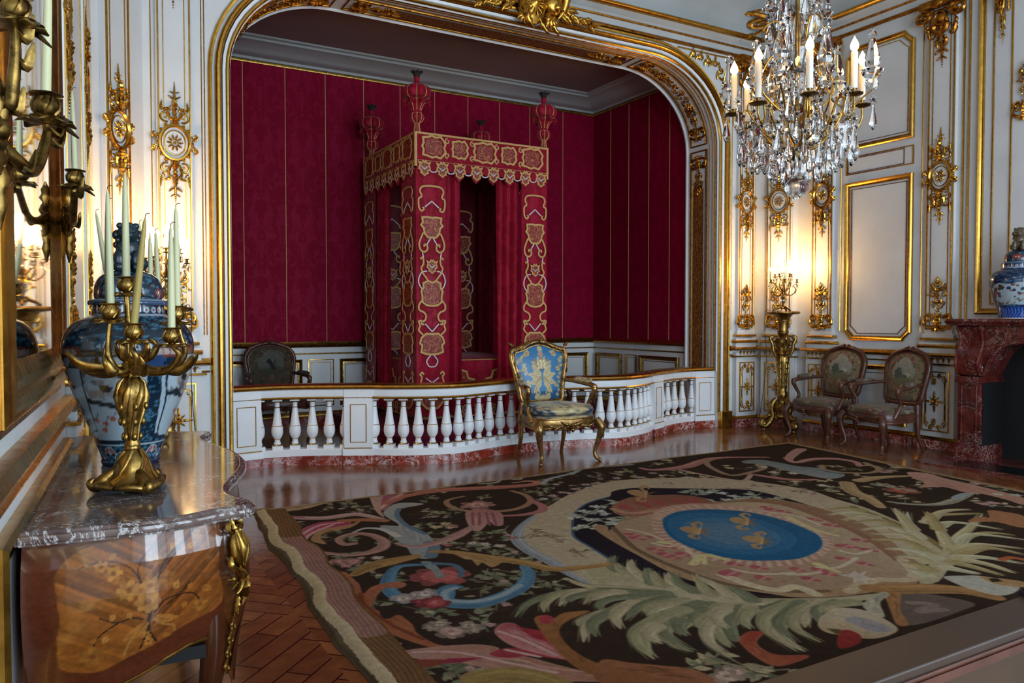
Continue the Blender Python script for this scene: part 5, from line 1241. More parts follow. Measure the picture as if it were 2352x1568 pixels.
def jar_canvas(kind):
    nv = (17, 38, 54) if kind == 0 else (20, 36, 70); lt = (66, 114, 138); wh = (162, 176, 184); rd = (136, 44, 36)
    c = Canvas(520, 330, nv); rr = random.Random(kind + 20); U = lambda q: 0.25 + q * 0.5                       # q 0..1 spans the side one sees
    karakusa(c, nv, lt, 0, 1, 0, 1, 1500, .010, rr)
    for k, off in enumerate((0.0, 0.333, 0.667)):
        V = lambda q: (U(q) + off) % 1.0
        def poly(pts, cl, al=1.0):
            for d in (0, 1, -1): c.poly([(U(a) + off + d - (1 if off > .5 else 0), y) for a, y in pts], cl, al)
        if kind == 0:
            P = smooth_path([(0.06, .20), (.05, .40), (.02, .58), (.08, .68), (.30, .70), (.50, .69), (.58, .62), (.60, .52), (.55, .46), (.50, .44), (.49, .30), (.50, .18), (.3, .16), (.15, .17)], 4, True)
            poly(P, nv); poly([(.3 + (x - .3) * .95, .43 + (y - .43) * .96) for x, y in P], wh)
            for _ in range(46):
                x, y = rr.uniform(.08, .5), rr.uniform(.40, .66); g = rr.uniform(.6, 1); poly([(x + rr.uniform(.01, .05) * math.cos(t), y + rr.uniform(.01, .04) * math.sin(t)) for t in np.linspace(0, 6.2, 7)], (150 * g, 140 * g, 136 * g), .9)
            for x, y in ((.17, .55), (.36, .50), (.12, .46), (.45, .58)): poly([(x - .03, y), (x, y + .025), (x + .05, y + .005), (x + .03, y - .03), (x - .01, y - .02)], (30, 30, 38))
            poly([(.05, .44), (.5, .36), (.52, .385), (.05, .47)], nv); poly([(.08, .44), (.5, .355), (.5, .19), (.14, .18)], wh)
            for x, y in ((.25, .30), (.32, .28), (.2, .33), (.38, .31), (.3, .24)): poly([(x - .03, y), (x, y + .02), (x + .03, y), (x, y - .02)], (170, 92, 70)); poly([(x, y), (x + .03, y + .05), (x + .035, y + .045), (x + .005, y)], (70, 80, 80))
            Q = [(.66, .60), (.90, .62), (.88, .24), (.70, .20)]
            poly([(.65, .61), (.91, .63), (.89, .23), (.69, .19)], nv); poly(Q, wh)
            for x, y, a in ((.76, .55, .5), (.80, .50, 2), (.78, .42, 1), (.80, .36, 2), (.76, .33, .6), (.78, .28, 2.4), (.82, .30, .6)): poly([(x + .035 * math.cos(t + a) * (1 if i % 2 else .4), y + .03 * math.sin(t + a) * (1 if i % 2 else .4)) for i, t in enumerate(np.linspace(0, 6.28, 11)[:-1])], (58, 60, 66))
            poly([(.78, .56), (.785, .56), (.80, .24), (.79, .24)], (70, 60, 56)); poly([(.74, .245), (.78, .265), (.80, .24), (.77, .225)], (190, 110, 80))
            for y, w in ((.68, .12), (.60, .1)): poly([(.56, y + .05), (.66, y + .06), (.68, y - .03), (.56, y - .03)], (46, 70, 110))
            poly([(.1, .69), (.25, .70), (.2, .74), (.1, .73)], (120, 70, 60)); poly([(.66, .68), (.95, .69), (.9, .75), (.62, .745)], (110, 52, 44))
            for q in range(7): poly([(.62 + q * .04, .69), (.66 + q * .04, .70), (.65 + q * .04, .73), (.62 + q * .04, .735)], (170, 150, 140))
        else:
            P = smooth_path([(.22, .60), (.30, .66), (.44, .64), (.56, .67), (.70, .64), (.80, .58), (.80, .36), (.74, .27), (.60, .24), (.46, .26), (.34, .24), (.26, .30), (.2, .42)], 4, True)
            poly(P, nv); poly([(.51 + (x - .51) * .95, .45 + (y - .45) * .95) for x, y in P], wh)
            for _ in range(60):
                x, y = rr.uniform(.27, .76), rr.uniform(.28, .62); poly([(x + rr.uniform(.008, .04) * math.cos(t), y + rr.uniform(.008, .03) * math.sin(t)) for t in np.linspace(0, 6.2, 7)], rr.choice([(120, 92, 76), (70, 92, 70), (30, 46, 92), (150, 110, 84), (100, 60, 50), wh]), .9)
            poly([(.84, .6), (1.12, .62), (1.1, .34), (.88, .32)], wh)
            for _ in range(14):
                x, y = rr.uniform(.86, 1.1), rr.uniform(.36, .6); poly([(x + .03 * math.cos(t), y + .03 * math.sin(t)) for t in np.linspace(0, 6.2, 7)], rr.choice([rd, (34, 48, 90), (60, 34, 30)]))
            poly([(.1, .25), (.9, .25), (.9, .262), (.1, .262)], wh, .5)
    if kind == 0:
        for i in range(18):
            u = i / 18; v = .075 + .035 * (i % 2)
            pts = lambda r: [(u + r * math.cos(t), v - .03 + 1.5 * r * math.sin(t)) for t in np.linspace(0, PI, 9)]
            for d in (0, 1): c.poly([(x + d, y) for x, y in pts(.034)], wh); c.poly([(x + d, y) for x, y in pts(.029)], rd if i % 2 else (34, 56, 96)); [c.stroke([(u + d, v - .03), (u + d + .022 * math.cos(t), v - .03 + .034 * math.sin(t))], .004, wh) for t in (.5, 1.05, 1.57, 2.1, 2.65)]
        c.poly([(0, 0), (1, 0), (1, .03), (0, .03)], (20, 34, 66)); c.poly([(0, .135), (1, .135), (1, .142), (0, .142)], wh)
    else:
        c.poly([(0, .02), (1, .02), (1, .22), (0, .22)], (26, 56, 128)); [c.stroke([(i / 40, .03), (i / 40 + .03, .12), (i / 40 + .02, .2)], .004, (110, 150, 210)) for i in range(42)]; c.poly([(0, 0), (1, 0), (1, .022), (0, .022)], (214, 200, 190))
    c.poly([(0, .94), (1, .94), (1, 1), (0, 1)], nv)
    for i in range(26): c.ell(i / 26, .965, .014, .02, wh if i % 2 else (150, 170, 190)); c.ell(i / 26, .965, .006, .01, rd)
    c.poly([(0, .925), (1, .925), (1, .94), (0, .94)], (150, 160, 176)); return c
def lid_canvas(kind):
    nv, lt, wh, rd = (17, 39, 54), (66, 114, 140), (156, 170, 178), (112, 36, 40); c = Canvas(400, 120, nv); rr = random.Random(kind); karakusa(c, nv, lt, 0, 1, 0, 1, 500, .014, rr)
    for i in range(6):
        for d in (0, 1):
            if kind == 0: c.poly([(i / 6 + d - .04, .22), (i / 6 + d - .03, .42), (i / 6 + d, .5), (i / 6 + d + .03, .42), (i / 6 + d + .04, .22)], rd); [c.stroke([(i / 6 + d, .24), (i / 6 + d + .03 * math.cos(t), .24 + .2 * math.sin(t))], .004, wh) for t in (.6, 1.1, 1.57, 2.0, 2.5)]
            else: c.ell(i / 6 + d, .5, .06, .2, rd); flower(c, i / 6 + d, .5, .04, (190, 150, 120), (60, 60, 60))
    c.poly([(0, 0), (1, 0), (1, .12), (0, .12)], (60, 80, 110)); c.poly([(0, .12), (1, .12), (1, .17), (0, .17)], wh); return c
M['porcelain'] = painted('imari_porcelain', 0.14, 0.03, 30, coat=0.3)
M['lion_blue'] = plain('blue_black_glaze', (30, 48, 58), 0.25, var=0.4, scale=40)
M['lion_brown'] = plain('brown_bronze_glaze', (92, 78, 60), 0.3, var=0.4, scale=40)
JAR = [(.099, 0), (.104, .012), (.103, .03), (.118, .075), (.142, .14), (.172, .215), (.203, .30), (.222, .37), (.232, .43), (.230, .475), (.216, .515), (.19, .545), (.158, .562), (.135, .572), (.127, .585), (.125, .615)]
LID = [(.140, .612), (.142, .622), (.136, .632), (.120, .636), (.121, .65), (.119, .68), (.108, .71), (.085, .732), (.05, .745), (.03, .75)]
def jar(name, label, loc, face, prof, kind, s, mat_lion, lion_s):
    r0 = thing(name, label, 'jar', loc, face, None, s)
    def surf(profile, canvas, nm, nu, nv, par):
        z = [p[1] for p in profile]; q = np.cumsum([0] + [math.hypot(a[0] - b_[0], a[1] - b_[1]) for a, b_ in zip(profile, profile[1:])]); q = q / q[-1]; sm = smooth_path(profile, 8); qs = np.linspace(0, 1, len(sm))
        zz = [p[1] for p in sm]; rr_ = [p[0] for p in sm]
        b = MB(); o = b.sheet(lambda u, v: (lambda r, h: (-r * math.cos(2 * PI * (u)) * -1 * 0 + r * math.sin(2 * PI * (u - .5)), -r * math.cos(2 * PI * (u - .5)), h))(float(np.interp(v, qs, rr_)), float(np.interp(v, qs, zz))), nu, nv, True)
        h0, h1 = zz[0], zz[-1]
        for j in range(nv):
            for i in range(nu): b.c[o + j * nu + i] = canvas.at(i / nu, (b.v[o + j * nu][2] - h0) / (h1 - h0) if h1 > h0 else 0)
        b.f.append(tuple(o + i for i in range(nu))); b.m.append(0); b.f.append(tuple(o + (nv - 1) * nu + i for i in range(nu))); b.m.append(0)
        return b.build(nm, M['porcelain'], par, 60)
    surf(prof, jar_canvas(kind), 'body', 300, 170, r0); ld = surf(LID if kind == 0 else [(r * .98, z + prof[-1][1] - .615) for r, z in LID], lid_canvas(kind), 'lid', 200, 40, r0)
    b = MB(); lion(b, (.745 if kind == 0 else .745 + prof[-1][1] - .615), lion_s); b.build('lion_finial', mat_lion, ld, 60); return r0
TOP = 0.879
jar('porcelain_jar', 'tall blue and white lidded porcelain jar standing on the marble-topped chest', (0.205, 3.42, TOP), math.radians(-3), JAR, 0, 1.02, M['lion_blue'], 0.98)
JAR2 = [(.155, 0), (.158, .02), (.17, .09), (.195, .16), (.222, .25), (.238, .33), (.236, .385), (.216, .42), (.18, .445), (.150, .455), (.143, .47), (.143, .505)]
# ================================================================== BRONZE CANDELABRA on the chest
RT, FW = Vector((math.cos(YAW), -math.sin(YAW), 0)), Vector((math.sin(YAW), math.cos(YAW), 0))
def cup(b, x, y, z, s=1.0, leafy=True):
    """leafy drip pan with a twisted tulip socket; its mouth at z"""
    pr = [(.010, -.05), (.012, -.046), (.020, -.042), (.024, -.03), (.025, -.02), (.019, -.008), (.018, -.003), (.024, 0.0), (.02, .002), (.013, .001)]
    b.lathe([(r * s, h * s) for r, h in pr], 18, (x, y, z), lobes=6, amp=.14)
    b.lathe([(r * s, h * s) for r, h in ((.008, -.062), (.03, -.06), (.046, -.054), (.048, -.051), (.03, -.054), (.010, -.052))], 28, (x, y, z), lobes=7, amp=.16)
    b.lathe([(r * s, h * s) for r, h in ((.012, -.004), (.031, -.001), (.033, .002), (.030, .004), (.013, .003))], 20, (x, y, z), lobes=5, amp=.10)
    for i in range(6):
        a = 2 * PI * i / 6 + .3
        if leafy: b.tube([(x + r * s * math.cos(a), y + r * s * math.sin(a), z + h * s) for r, h in ((.006, -.052), (.026, -.055), (.044, -.053), (.058, -.062))], [.008 * s, .024 * s, .020 * s, .004 * s], 6, flat=(0.28, 1.0), up=(0, 0, 1))
        b.tube([(x + r * s * math.cos(a + h * 18), y + r * s * math.sin(a + h * 18), z + h * s) for r, h in ((.018, -.042), (.026, -.03), (.026, -.018), (.02, -.005))], .004 * s, 5)
def candelabrum(label, c, rot, cups):
    r0 = thing('candelabrum', label, 'candelabrum', (c[0], c[1], TOP + .012), rot)
    b = MB()
    b.lathe([(.085, .012), (.088, .02), (.075, .03), (.06, .045), (.052, .07), (.047, .095), (.030, .115), (.022, .125), (.026, .132), (.022, .14)], 36, lobes=9, amp=.08)
    for i in range(3):
        a = 2 * PI * i / 3 + .5; ca, sa = math.cos(a), math.sin(a)
        b.tube(smooth_path([(.05 * ca, .05 * sa, .06), (.085 * ca, .085 * sa, .03), (.11 * ca, .11 * sa, .012), (.125 * ca, .125 * sa, .022), (.115 * ca, .115 * sa, .036)], 5), [.012, .022, .022, .014, .006], 8)
        for t in (-1, 1): b.tube(smooth_path([(.11 * ca, .11 * sa, .01), (.098 * math.cos(a + t * .5), .098 * math.sin(a + t * .5), .018), (.085 * math.cos(a + t * 1.0), .085 * math.sin(a + t * 1.0), .012)], 5), [.012, .014, .008], 7)
    for i in range(6):
        a0 = i * PI / 3; b.tube([(r * math.cos(a0 + h * 9), r * math.sin(a0 + h * 9), h) for r, h in ((.082, .03), (.062, .05), (.052, .075), (.04, .105), (.026, .125))], .006, 6)
    b.build('base', M['old_bronze'], r0, 60)
    b = MB(); b.lathe([(.022, .135), (.026, .145), (.018, .16), (.018, .17), (.022, .21), (.032, .255), (.041, .30), (.043, .325), (.036, .35), (.024, .365), (.020, .375), (.026, .385), (.019, .395), (.022, .41), (.026, .425)], 30, lobes=6, amp=.12)
    for i in range(6):
        a0 = i * PI / 3
        b.tube([((r + .002) * math.cos(a0 + h * 6), (r + .002) * math.sin(a0 + h * 6), h) for r, h in ((.018, .16), (.022, .21), (.034, .26), (.042, .305), (.037, .348), (.024, .365))], [.004, .006, .010, .012, .008, .003], 6)
        a = a0 + .4
        for q in range(3): b.ball(((.026 + .009 * q) * math.cos(a), (.026 + .009 * q) * math.sin(a), (.17 + .05 * q)), .008, 6, 4, (1, 1, 1.8))
    b.build('stem', M['old_bronze'], r0, 60)
    inv = Matrix.Rotation(-rot, 3, 'Z')
    for (du, dv, z) in cups:
        p = inv @ (RT * du + FW * dv); x, y = p.x, p.y; h = z - TOP - .012; rr_ = math.hypot(x, y)
        b = MB()
        if rr_ < .02: b.tube([(0, 0, .41), (x, y, h - .05)], [.014, .009], 8)
        else:
            d = Vector((x, y)) / rr_; s_ = Vector((-d.y, d.x)); F = lambda r, t, q: (d.x * r + s_.x * t, d.y * r + s_.y * t, q)
            b.tube(smooth_path([F(.01, 0, .41), F(rr_ * .45, .012, .385), F(rr_ * .9, .014, .395), F(rr_ * 1.16, .004, .44), F(rr_ * 1.08, -.006, .50 if h > .56 else .465), F(rr_, 0, h - .05)], 6), [.017, .016, .013, .010, .008, .008], 8)
            b.tube(smooth_path([F(rr_ * .6, .01, .39), F(rr_ * 1.05, .02, .385), F(rr_ * 1.35, .02, .415), F(rr_ * 1.45, .01, .44)], 5), [.012, .018, .014, .003], 7, flat=(.5, 1))
            b.tube(smooth_path([F(rr_ * .2, 0, .42), F(rr_ * .4, -.02, .435), F(rr_ * .55, -.03, .47), F(rr_ * .4, -.03, .495)], 5), [.014, .016, .010, .003], 7, flat=(.5, 1))
        cup(b, x, y, h); b.build('arm', M['old_bronze'], r0, 60)
    lf = inv @ (RT * -1.0 + FW * -.15); lf = Vector((lf.x, lf.y)).normalized(); b = MB()
    for q, zz in ((0, 0), (.02, .012), (-.02, -.008)):
        b.tube(smooth_path([(0, 0, .40), (lf.x * .08 - lf.y * q, lf.y * .08 + lf.x * q, .385 + zz), (lf.x * .14 - lf.y * q * 1.5, lf.y * .14 + lf.x * q * 1.5, .395 + zz), (lf.x * .185 - lf.y * q, lf.y * .185 + lf.x * q, .43 + zz), (lf.x * .20, lf.y * .20, .455)], 5), [.012, .018, .020, .012, .003], 7, flat=(.5, 1))
    b.build('acanthus_leaf', M['old_bronze'], r0, 60)
    return r0
def candle(label, base, top, m, r=.0125, cat='candle', group='unlit candles'):
    B, T = Vector(base), Vector(top); d = T - B
    t = tag(bpy.data.objects.new('candle', None), label, cat, group); col.objects.link(t); t.location = B; t.empty_display_size = .05
    b = MB(); b.tube([d * q for q in (-.006 / d.length, .3, .6, .85, .95, 1.0)], [r, r * .93, r * .8, r * .6, r * .42, r * .12], 14); b.build('wax_body', m, t, 60)
    b = MB(); b.tube([d, d + Vector((.001, .002, .008)), d + Vector((.007, .0, .013)), d + Vector((.013, -.002, .012))], .0013, 5); b.build('wick', M['wick'], t)
    return t
C1 = Vector((0.175, 2.85)); C2 = Vector((0.265, 3.98))
CU1 = [(-.096, .05, 1.505), (-.039, -.05, 1.496), (-.012, .0, 1.585), (.052, -.085, 1.432), (.128, .06, 1.49), (.148, -.03, 1.418)]
candelabrum('gilt-bronze candelabrum with six long candles in front of the big jar', C1, math.radians(20), CU1)
LEAN = [((-.0975, .05), 1.842), ((-.044, -.05), 1.868), ((-.012, .0), 1.932), ((.105, -.11), 1.770), ((.128, .06), 1.826), ((.150, -.03), 1.752)]
LAB = ['leftmost greenish candle of the front bronze candelabrum', 'second greenish candle from the left, upright before the jar', 'tallest greenish candle, in the raised middle cup before the jar', 'yellow beeswax candle leaning to the right in front of the jar', 'tall greenish candle just right of the yellow leaning one', 'rightmost candle of the front candelabrum, in the lowest cup']
for (du, dv, z), ((tu, tv), zt), lb, m in zip(CU1, LEAN, LAB, [M['wax']] * 3 + [M['wax_yellow']] + [M['wax']] * 2):
    p = C1.to_3d() + RT * du + FW * dv; q = C1.to_3d() + RT * tu + FW * tv; candle(lb, (p.x, p.y, z), (q.x, q.y, zt), m)
CU2 = [(-.11, -.02, 1.60), (-.005, .06, 1.70), (.085, .05, 1.59), (.10, -.06, 1.55)]
candelabrum('second bronze candelabrum mostly hidden behind the big jar', C2, math.radians(80), CU2)
LEAN2 = [((-.165, -.02), 1.94), ((-.005, .06), 1.90), ((.075, .05), 1.86), ((.10, -.06), 1.83)]
LAB2 = ['greenish candle leaning left behind the front candles', 'short-looking candle rising behind the lid of the big jar', 'candle behind the yellow leaning candle, mostly hidden', 'candle at the right behind the jar, mostly hidden']
for (du, dv, z), ((tu, tv), zt), lb in zip(CU2, LEAN2, LAB2):
    p = C2.to_3d() + RT * du + FW * dv; q = C2.to_3d() + RT * tu + FW * tv; candle(lb, (p.x, p.y, z), (q.x, q.y, zt), M['wax'])
# ================================================================== MIRROR and wall lights on the left wall
mo = LW(3.11, 0, 0); mir = thing('wall_mirror', 'tall gilt-framed mirror on the left wall above the chest', 'mirror', (mo[0], mo[1], 1.2), -LA)
b = MB(); b.add([(0.016, y, z) for y in (-.63, .63) for z in (.07, 3.3)], [(0, 1, 3, 2)]); b.build('glass', M['mirror'], mir, 0, fixn=False)
b = MB(); rect = [(-.79, -.03), (.79, -.03), (.79, 3.4), (-.79, 3.4)]; MF = lambda y, z, w: (w, y, z)
b.mold(rect, [(0, 0), (0, .022), (.02, .035), (.05, .045), (.07, .04), (.085, .03), (.11, .036), (.125, .034), (.15, .022), (.165, .016), (.17, 0.01)], True, f=MF); b.build('frame', M['gold'], mir, 40)
b = MB(); b.mold(rect, [(-.025, 0), (-.022, .014), (-.004, .016), (0, 0)], True, f=MF); b.build('outer_bead', M['gold_deep'], mir, 40)
def sconce(label, u, v, arms):
    o = LW(u, v, 0); r0 = thing('wall_sconce', label, 'wall light', (o[0], o[1], v), -LA)
    b = MB(); b.fn = lambda x, y, z: (z + .04, x, y)
    for q in (-1, 1): leaf(b, 0, 0, 90 + q * 25, .12, .05, -q * 30); leaf(b, 0, -.02, -90 + q * 25, .14, .05, q * 20); leaf(b, q * .01, 0, 90 - q * 80, .07, .04)
    leaf(b, 0, -.02, -90, .2, .05); bead(b, 0, 0, .035); b.build('backplate', M['dark_bronze'], r0, 60)
    for (du, w, h, low) in arms:
        b = MB(); P = [(.05, 0, -.02), (.06 + (w - .05) * .3, du * .25, low), (.05 + (w - .05) * .75, du * .75, low - .005), (w, du * 1.1, (low + h) * .45), (w, du * 1.02, h - .07), (w, du, h - .05)]
        b.tube(smooth_path(P, 6), [.018, .017, .015, .012, .009, .009], 8)
        for q in (.35, .6, .8):
            i = int(q * 5); p = np.array(P[i]); b.tube(smooth_path([tuple(p), tuple(p + [.02, du * .12, -.02]), tuple(p + [.03, du * .2, .01]), tuple(p + [.035, du * .22, .035])], 4), [.008, .014, .010, .002], 6, flat=(.5, 1))
        cup(b, w, du, h, 1.12)
        b.tube(smooth_path([(w, du, h - .055), (w + .03, du + .03, h - .06), (w + .065, du + .05, h - .085)], 4), [.012, .016, .004], 6, flat=(.4, 1))
        b.build('arm', M['dark_bronze'], r0, 60)
    return r0
def sconce_candle(label, u, v, arm, L, lean=(0, 0)):
    du, w, h, low = arm; p = LW(u + du, v + h, w); q = LW(u + du + lean[1], v + h + L, w + lean[0]); candle(label, p, q, M['wax'], .0115)
A1 = (-.36, .108, .115, -.055); sconce('bronze wall light on the far edge of the mirror frame', 3.86, 1.91, [A1]); sconce_candle('greenish candle in the wall light beyond the mirror', 3.86, 1.91, A1, .31, (-.006, 0))
A2, A3 = (.15, .135, .12, -.06), (-.02, .095, .285, .06)
sconce('bronze wall light near the viewer at the top left edge', 2.05, 1.865, [A2, A3]); sconce_candle('nearest tall candle, crossing the mirror frame at the top left', 2.05, 1.865, A2, .34, (.012, 0)); sconce_candle('candle cut off by the top edge, in the upper cup at far left', 2.05, 1.865, A3, .34)
# ================================================================== TORCHERES with lit crystal candelabra
def pendant(b, x, y, z, L, w, n=6, ph=0.0):
    """faceted almond drop hanging from z"""
    b.lathe([(.0008, 0), (w * .35, -L * .10), (w * .30, -L * .16), (w * .42, -L * .3), (w * .9, -L * .62), (w, -L * .74), (w * .75, -L * .88), (w * .2, -L)], n, (x, y, z), 1, .55, ph=ph)
def rosette(b, x, y, z, r):
    for i in range(8):
        a = PI * i / 4; b.tube([(x, y, z), (x + r * math.cos(a) * RT.x, y + r * math.cos(a) * RT.y, z + r * math.sin(a))], [r * .25, r * .06], 4)
def spire(b, x, y, z, s):
    b.lathe([(r * s, h * s) for r, h in ((.014, 0), (.028, .02), (.020, .04), (.034, .055), (.046, .075), (.026, .09), (.030, .12), (.015, .18), (.010, .2), (.018, .21), (.015, .225), (.002, .24))], 8, (x, y, z))
def flame_set(b_shaft, b_flame, x, y, z, L, r):
    b_shaft.lathe([(r, 0), (r, L), (r * .8, L + .004)], 12, (x, y, z)); b_flame.lathe([(.003, 0), (.0095, .012), (.011, .022), (.008, .038), (.003, .052), (.0006, .062)], 10, (x, y, z + L + .004))
def torchere(label, c, a0):
    r0 = thing('torchere', label, 'candle stand', (*c, 0), a0)
    b = MB(); b.lathe([(.05, .16), (.085, .19), (.075, .23), (.10, .27), (.105, .33), (.06, .36), (.05, .40), (.065, .44), (.068, .50), (.05, .53), (.058, .57), (.054, .66), (.062, .74), (.075, .86), (.085, .95), (.07, .985)], 24, lobes=8, amp=.10)
    for i in range(6):
        a = i * PI / 3
        for q in range(5): b.tube([((.058 + q * .005) * math.cos(a), (.058 + q * .005) * math.sin(a), .60 + q * .075), ((.062 + q * .005) * math.cos(a), (.062 + q * .005) * math.sin(a), .655 + q * .075)], [.012, .006], 6)
    b.build('stem', M['old_bronze'], r0, 60)
    for i in range(3):
        a = i * 2 * PI / 3; d = (math.cos(a), math.sin(a)); P = lambda r, z: (d[0] * r, d[1] * r, z)
        b = MB(); b.tube(smooth_path([P(.07, .42), P(.12, .36), P(.135, .28), P(.12, .20), P(.15, .12), P(.20, .07), P(.245, .075), P(.255, .115), P(.225, .135), P(.205, .11)], 6), [.03, .04, .042, .036, .036, .042, .045, .036, .026, .014], 10)
        b.ball(P(.225, .095), .05, 12, 8, (1, 1, 1)); b.ball(P(.225, .018), .026, 8, 6); b.tube(smooth_path([P(.13, .22), P(.17, .2), P(.21, .17), P(.235, .19)], 5), [.02, .028, .02, .004], 7)
        b.build('leg', M['old_bronze'], r0, 60)
    b = MB(); b.lathe([(.07, .985), (.10, 1.0), (.095, 1.03), (.075, 1.06), (.085, 1.10), (.10, 1.16), (.09, 1.20), (.06, 1.225), (.07, 1.24), (.058, 1.255)], 24, lobes=8, amp=.1)
    for i in range(4):
        a = i * PI / 2 + .6; d = (math.cos(a), math.sin(a)); s = (-d[1], d[0]); P = lambda r, z: (d[0] * r, d[1] * r, z)
        b.tube(smooth_path([P(.09, .97), P(.12, 1.04), P(.13, 1.12), P(.155, 1.18), P(.155, 1.215), P(.13, 1.225), P(.12, 1.20), P(.135, 1.185)], 6), [.014, .022, .024, .022, .02, .017, .013, .008], 9); b.ball(P(.136, 1.203), .02, 8, 6)
        for q in range(3): b.tube([P(.10, 1.05 + q * .045), P(.112, 1.08 + q * .045)], [.022, .006], 7)
    b.build('scrolled_capital', M['old_bronze'], r0, 60)
    b = MB(); b.lathe([(.055, 1.25), (.07, 1.265), (.062, 1.29), (.064, 1.36), (.068, 1.42), (.082, 1.46), (.10, 1.485), (.12, 1.505)], 32, lobes=16, amp=.06)
    for z, r in ((1.29, .066), (1.43, .08)): b.tube([(r * math.cos(t), r * math.sin(t), z) for t in np.linspace(0, 2 * PI, 24, endpoint=False)], .007, 6, True)
    b.build('fluted_neck', M['old_bronze'], r0, 60)
    b = MB(); b.lathe([(.11, 1.502), (.195, 1.512), (.207, 1.522), (.207, 1.532), (.195, 1.545), (.02, 1.546)], 40); b.build('round_top', M['dark_bronze'], r0, 40)
    return r0
def girandole(label, c, cord_to):
    z0 = 1.547; r0 = thing('crystal_candelabrum', label, 'candelabrum', (*c, z0))
    b = MB()
    for i in range(3):
        a = i * 2 * PI / 3 + .4; d = (math.cos(a), math.sin(a)); P = lambda r, z: (d[0] * r, d[1] * r, z)
        b.tube(smooth_path([P(.02, .06), P(.06, .045), P(.10, .03), P(.125, .012), P(.135, .022)], 5), [.012, .014, .013, .013, .006], 8)
    b.lathe([(.03, .03), (.035, .045), (.02, .06), (.013, .09), (.016, .16), (.011, .22), (.02, .26), (.026, .28), (.012, .30), (.009, .40), (.004, .44)], 16); b.build('stem', M['dark_bronze'], r0, 60)
    A = [(r_, a_, h_) for k, (r_, h_, n_, p_) in enumerate(((.165, .385, 5, .2), (.105, .46, 5, .85))) for r_, a_, h_ in [(r_, p_ + 2 * PI * i / n_, h_) for i in range(n_)]]
    arms, sh, fl = MB(), MB(), MB()
    for r_, a, h in A:
        d = (math.cos(a), math.sin(a)); P = lambda r, z: (d[0] * r, d[1] * r, z); b = MB()
        b.tube(smooth_path([P(.015, .24), P(r_ * .5, .20 + (h - .385)), P(r_ * .95, h - .12), P(r_ * .75, h - .06), P(r_ * .95, h - .04), P(r_, h - .02)], 5), [.007, .0065, .006, .005, .005, .006], 7)
        x, y = P(r_, 0)[:2]; b.lathe([(.006, h - .025), (.03, h - .018), (.031, h - .014), (.012, h - .01), (.010, h + .008), (.018, h + .018), (.017, h + .022), (.011, h + .022)], 14, (x, y, 0)); b.build('arm', M['dark_bronze'], r0, 60)
        s_, f_ = MB(), MB(); flame_set(s_, f_, x, y, h + .015, .11, .011); so_ = s_.build('candle', M['shaft'], r0, 60); f_.v = [(x + (p[0] - x) * 1.7, y + (p[1] - y) * 1.7, p[2]) for p in f_.v]; f_.build('flame', M['bulb'], so_, 60)
    k = 0
    for r_, a, h in A:
        for da, dr, dz, L in ((-.22, .012, -.02, .075), (.22, .012, -.02, .075), (0, -.02, -.10, .065)):
            b = MB(); x, y = (r_ + dr) * math.cos(a + da), (r_ + dr) * math.sin(a + da); pendant(b, x, y, h + dz, L, .017, 6, a); b.build('crystal_drop', M['crystal'], r0, 0)
    b = MB(); spire(b, 0, 0, .42, 1.05); b.build('crystal_spire', M['crystal'], r0, 0)
    b = MB(); b.ball((0, 0, .14), .034, 10, 7, (1, 1, 1.3)); b.ball((0, 0, .235), .03, 10, 7); b.build('crystal_ball', M['crystal'], r0, 0)
    for i in range(3): light('candle_light', (.13 * math.cos(i * 2.09), .13 * math.sin(i * 2.09), .56), LAMP_T, (1, .62, .26), .09, r0)
    light('candle_light', (0, 0, .62), LAMP_T, (1, .62, .26), .09, r0)
    e = Vector(cord_to); b = MB()
    b.tube(smooth_path([tuple(e * .8 + Vector((0, 0, .004))), tuple(e * 1.08 + Vector((0, 0, 0))), tuple(e * 1.12 + Vector((0, 0, -.25))), tuple(e * 1.05 + Vector((.01, 0, -.7))), tuple(e * 1.5 + Vector((0, 0, -1.54)))], 6), .0035, 6)
    o = b.build('electric_cord', M['black'], None, 60); o.location = (*c, z0); tag(o, 'thin dark electric cord hanging from the ' + label.split(' at the ')[-1].split(' on the ')[-1] + ' candle stand top', 'cord')
    return r0
LAMP_T, LAMP_C = 5.0, 4.0
TR, TL = (7.985, 6.95), (0.70, 6.99)
torchere('tall carved gilt candle stand in the right corner of the room', TR, .35); torchere('tall carved candle stand hidden behind the big jar in the left corner', TL, 1.2)
girandole('lit crystal candelabrum on the tall stand in the right corner', TR, (-.13, .15, 0)); girandole('lit crystal candelabrum glowing behind the candles at the left', TL, (.15, -.13, 0))
# ================================================================== CHANDELIER
CHX, CHY = 4.22, 3.575
ch = thing('chandelier', 'large crystal chandelier with eight lit candles hanging over the carpet', 'chandelier', (CHX, CHY, 2.26))
Z = lambda z: z - 2.26
b = MB()
for i in range(8):
    a = 2 * PI * i / 8
b.lathe([(.02, Z(2.50)), (.045, Z(2.52)), (.05, Z(2.56)), (.02, Z(2.60)), (.012, Z(2.64)), (.012, Z(3.9)), (.03, Z(3.92)), (.02, Z(3.95)), (.008, Z(5.8))], 12); b.build('stem', M['dark_bronze'], ch, 60)
b = MB()
b.lathe([(.02, Z(2.66)), (.05, Z(2.70)), (.04, Z(2.80)), (.062, Z(2.84)), (.03, Z(2.87)), (.045, Z(2.95)), (.05, Z(3.02)), (.06, Z(3.06)), (.025, Z(3.1)), (.05, Z(3.2)), (.06, Z(3.3)), (.035, Z(3.42)), (.02, Z(3.46)), (.05, Z(3.52)), (.062, Z(3.62)), (.03, Z(3.72)), (.02, Z(3.8))], 16, lobes=8, amp=.1); b.build('crystal_shaft', M['crystal'], ch, 30)
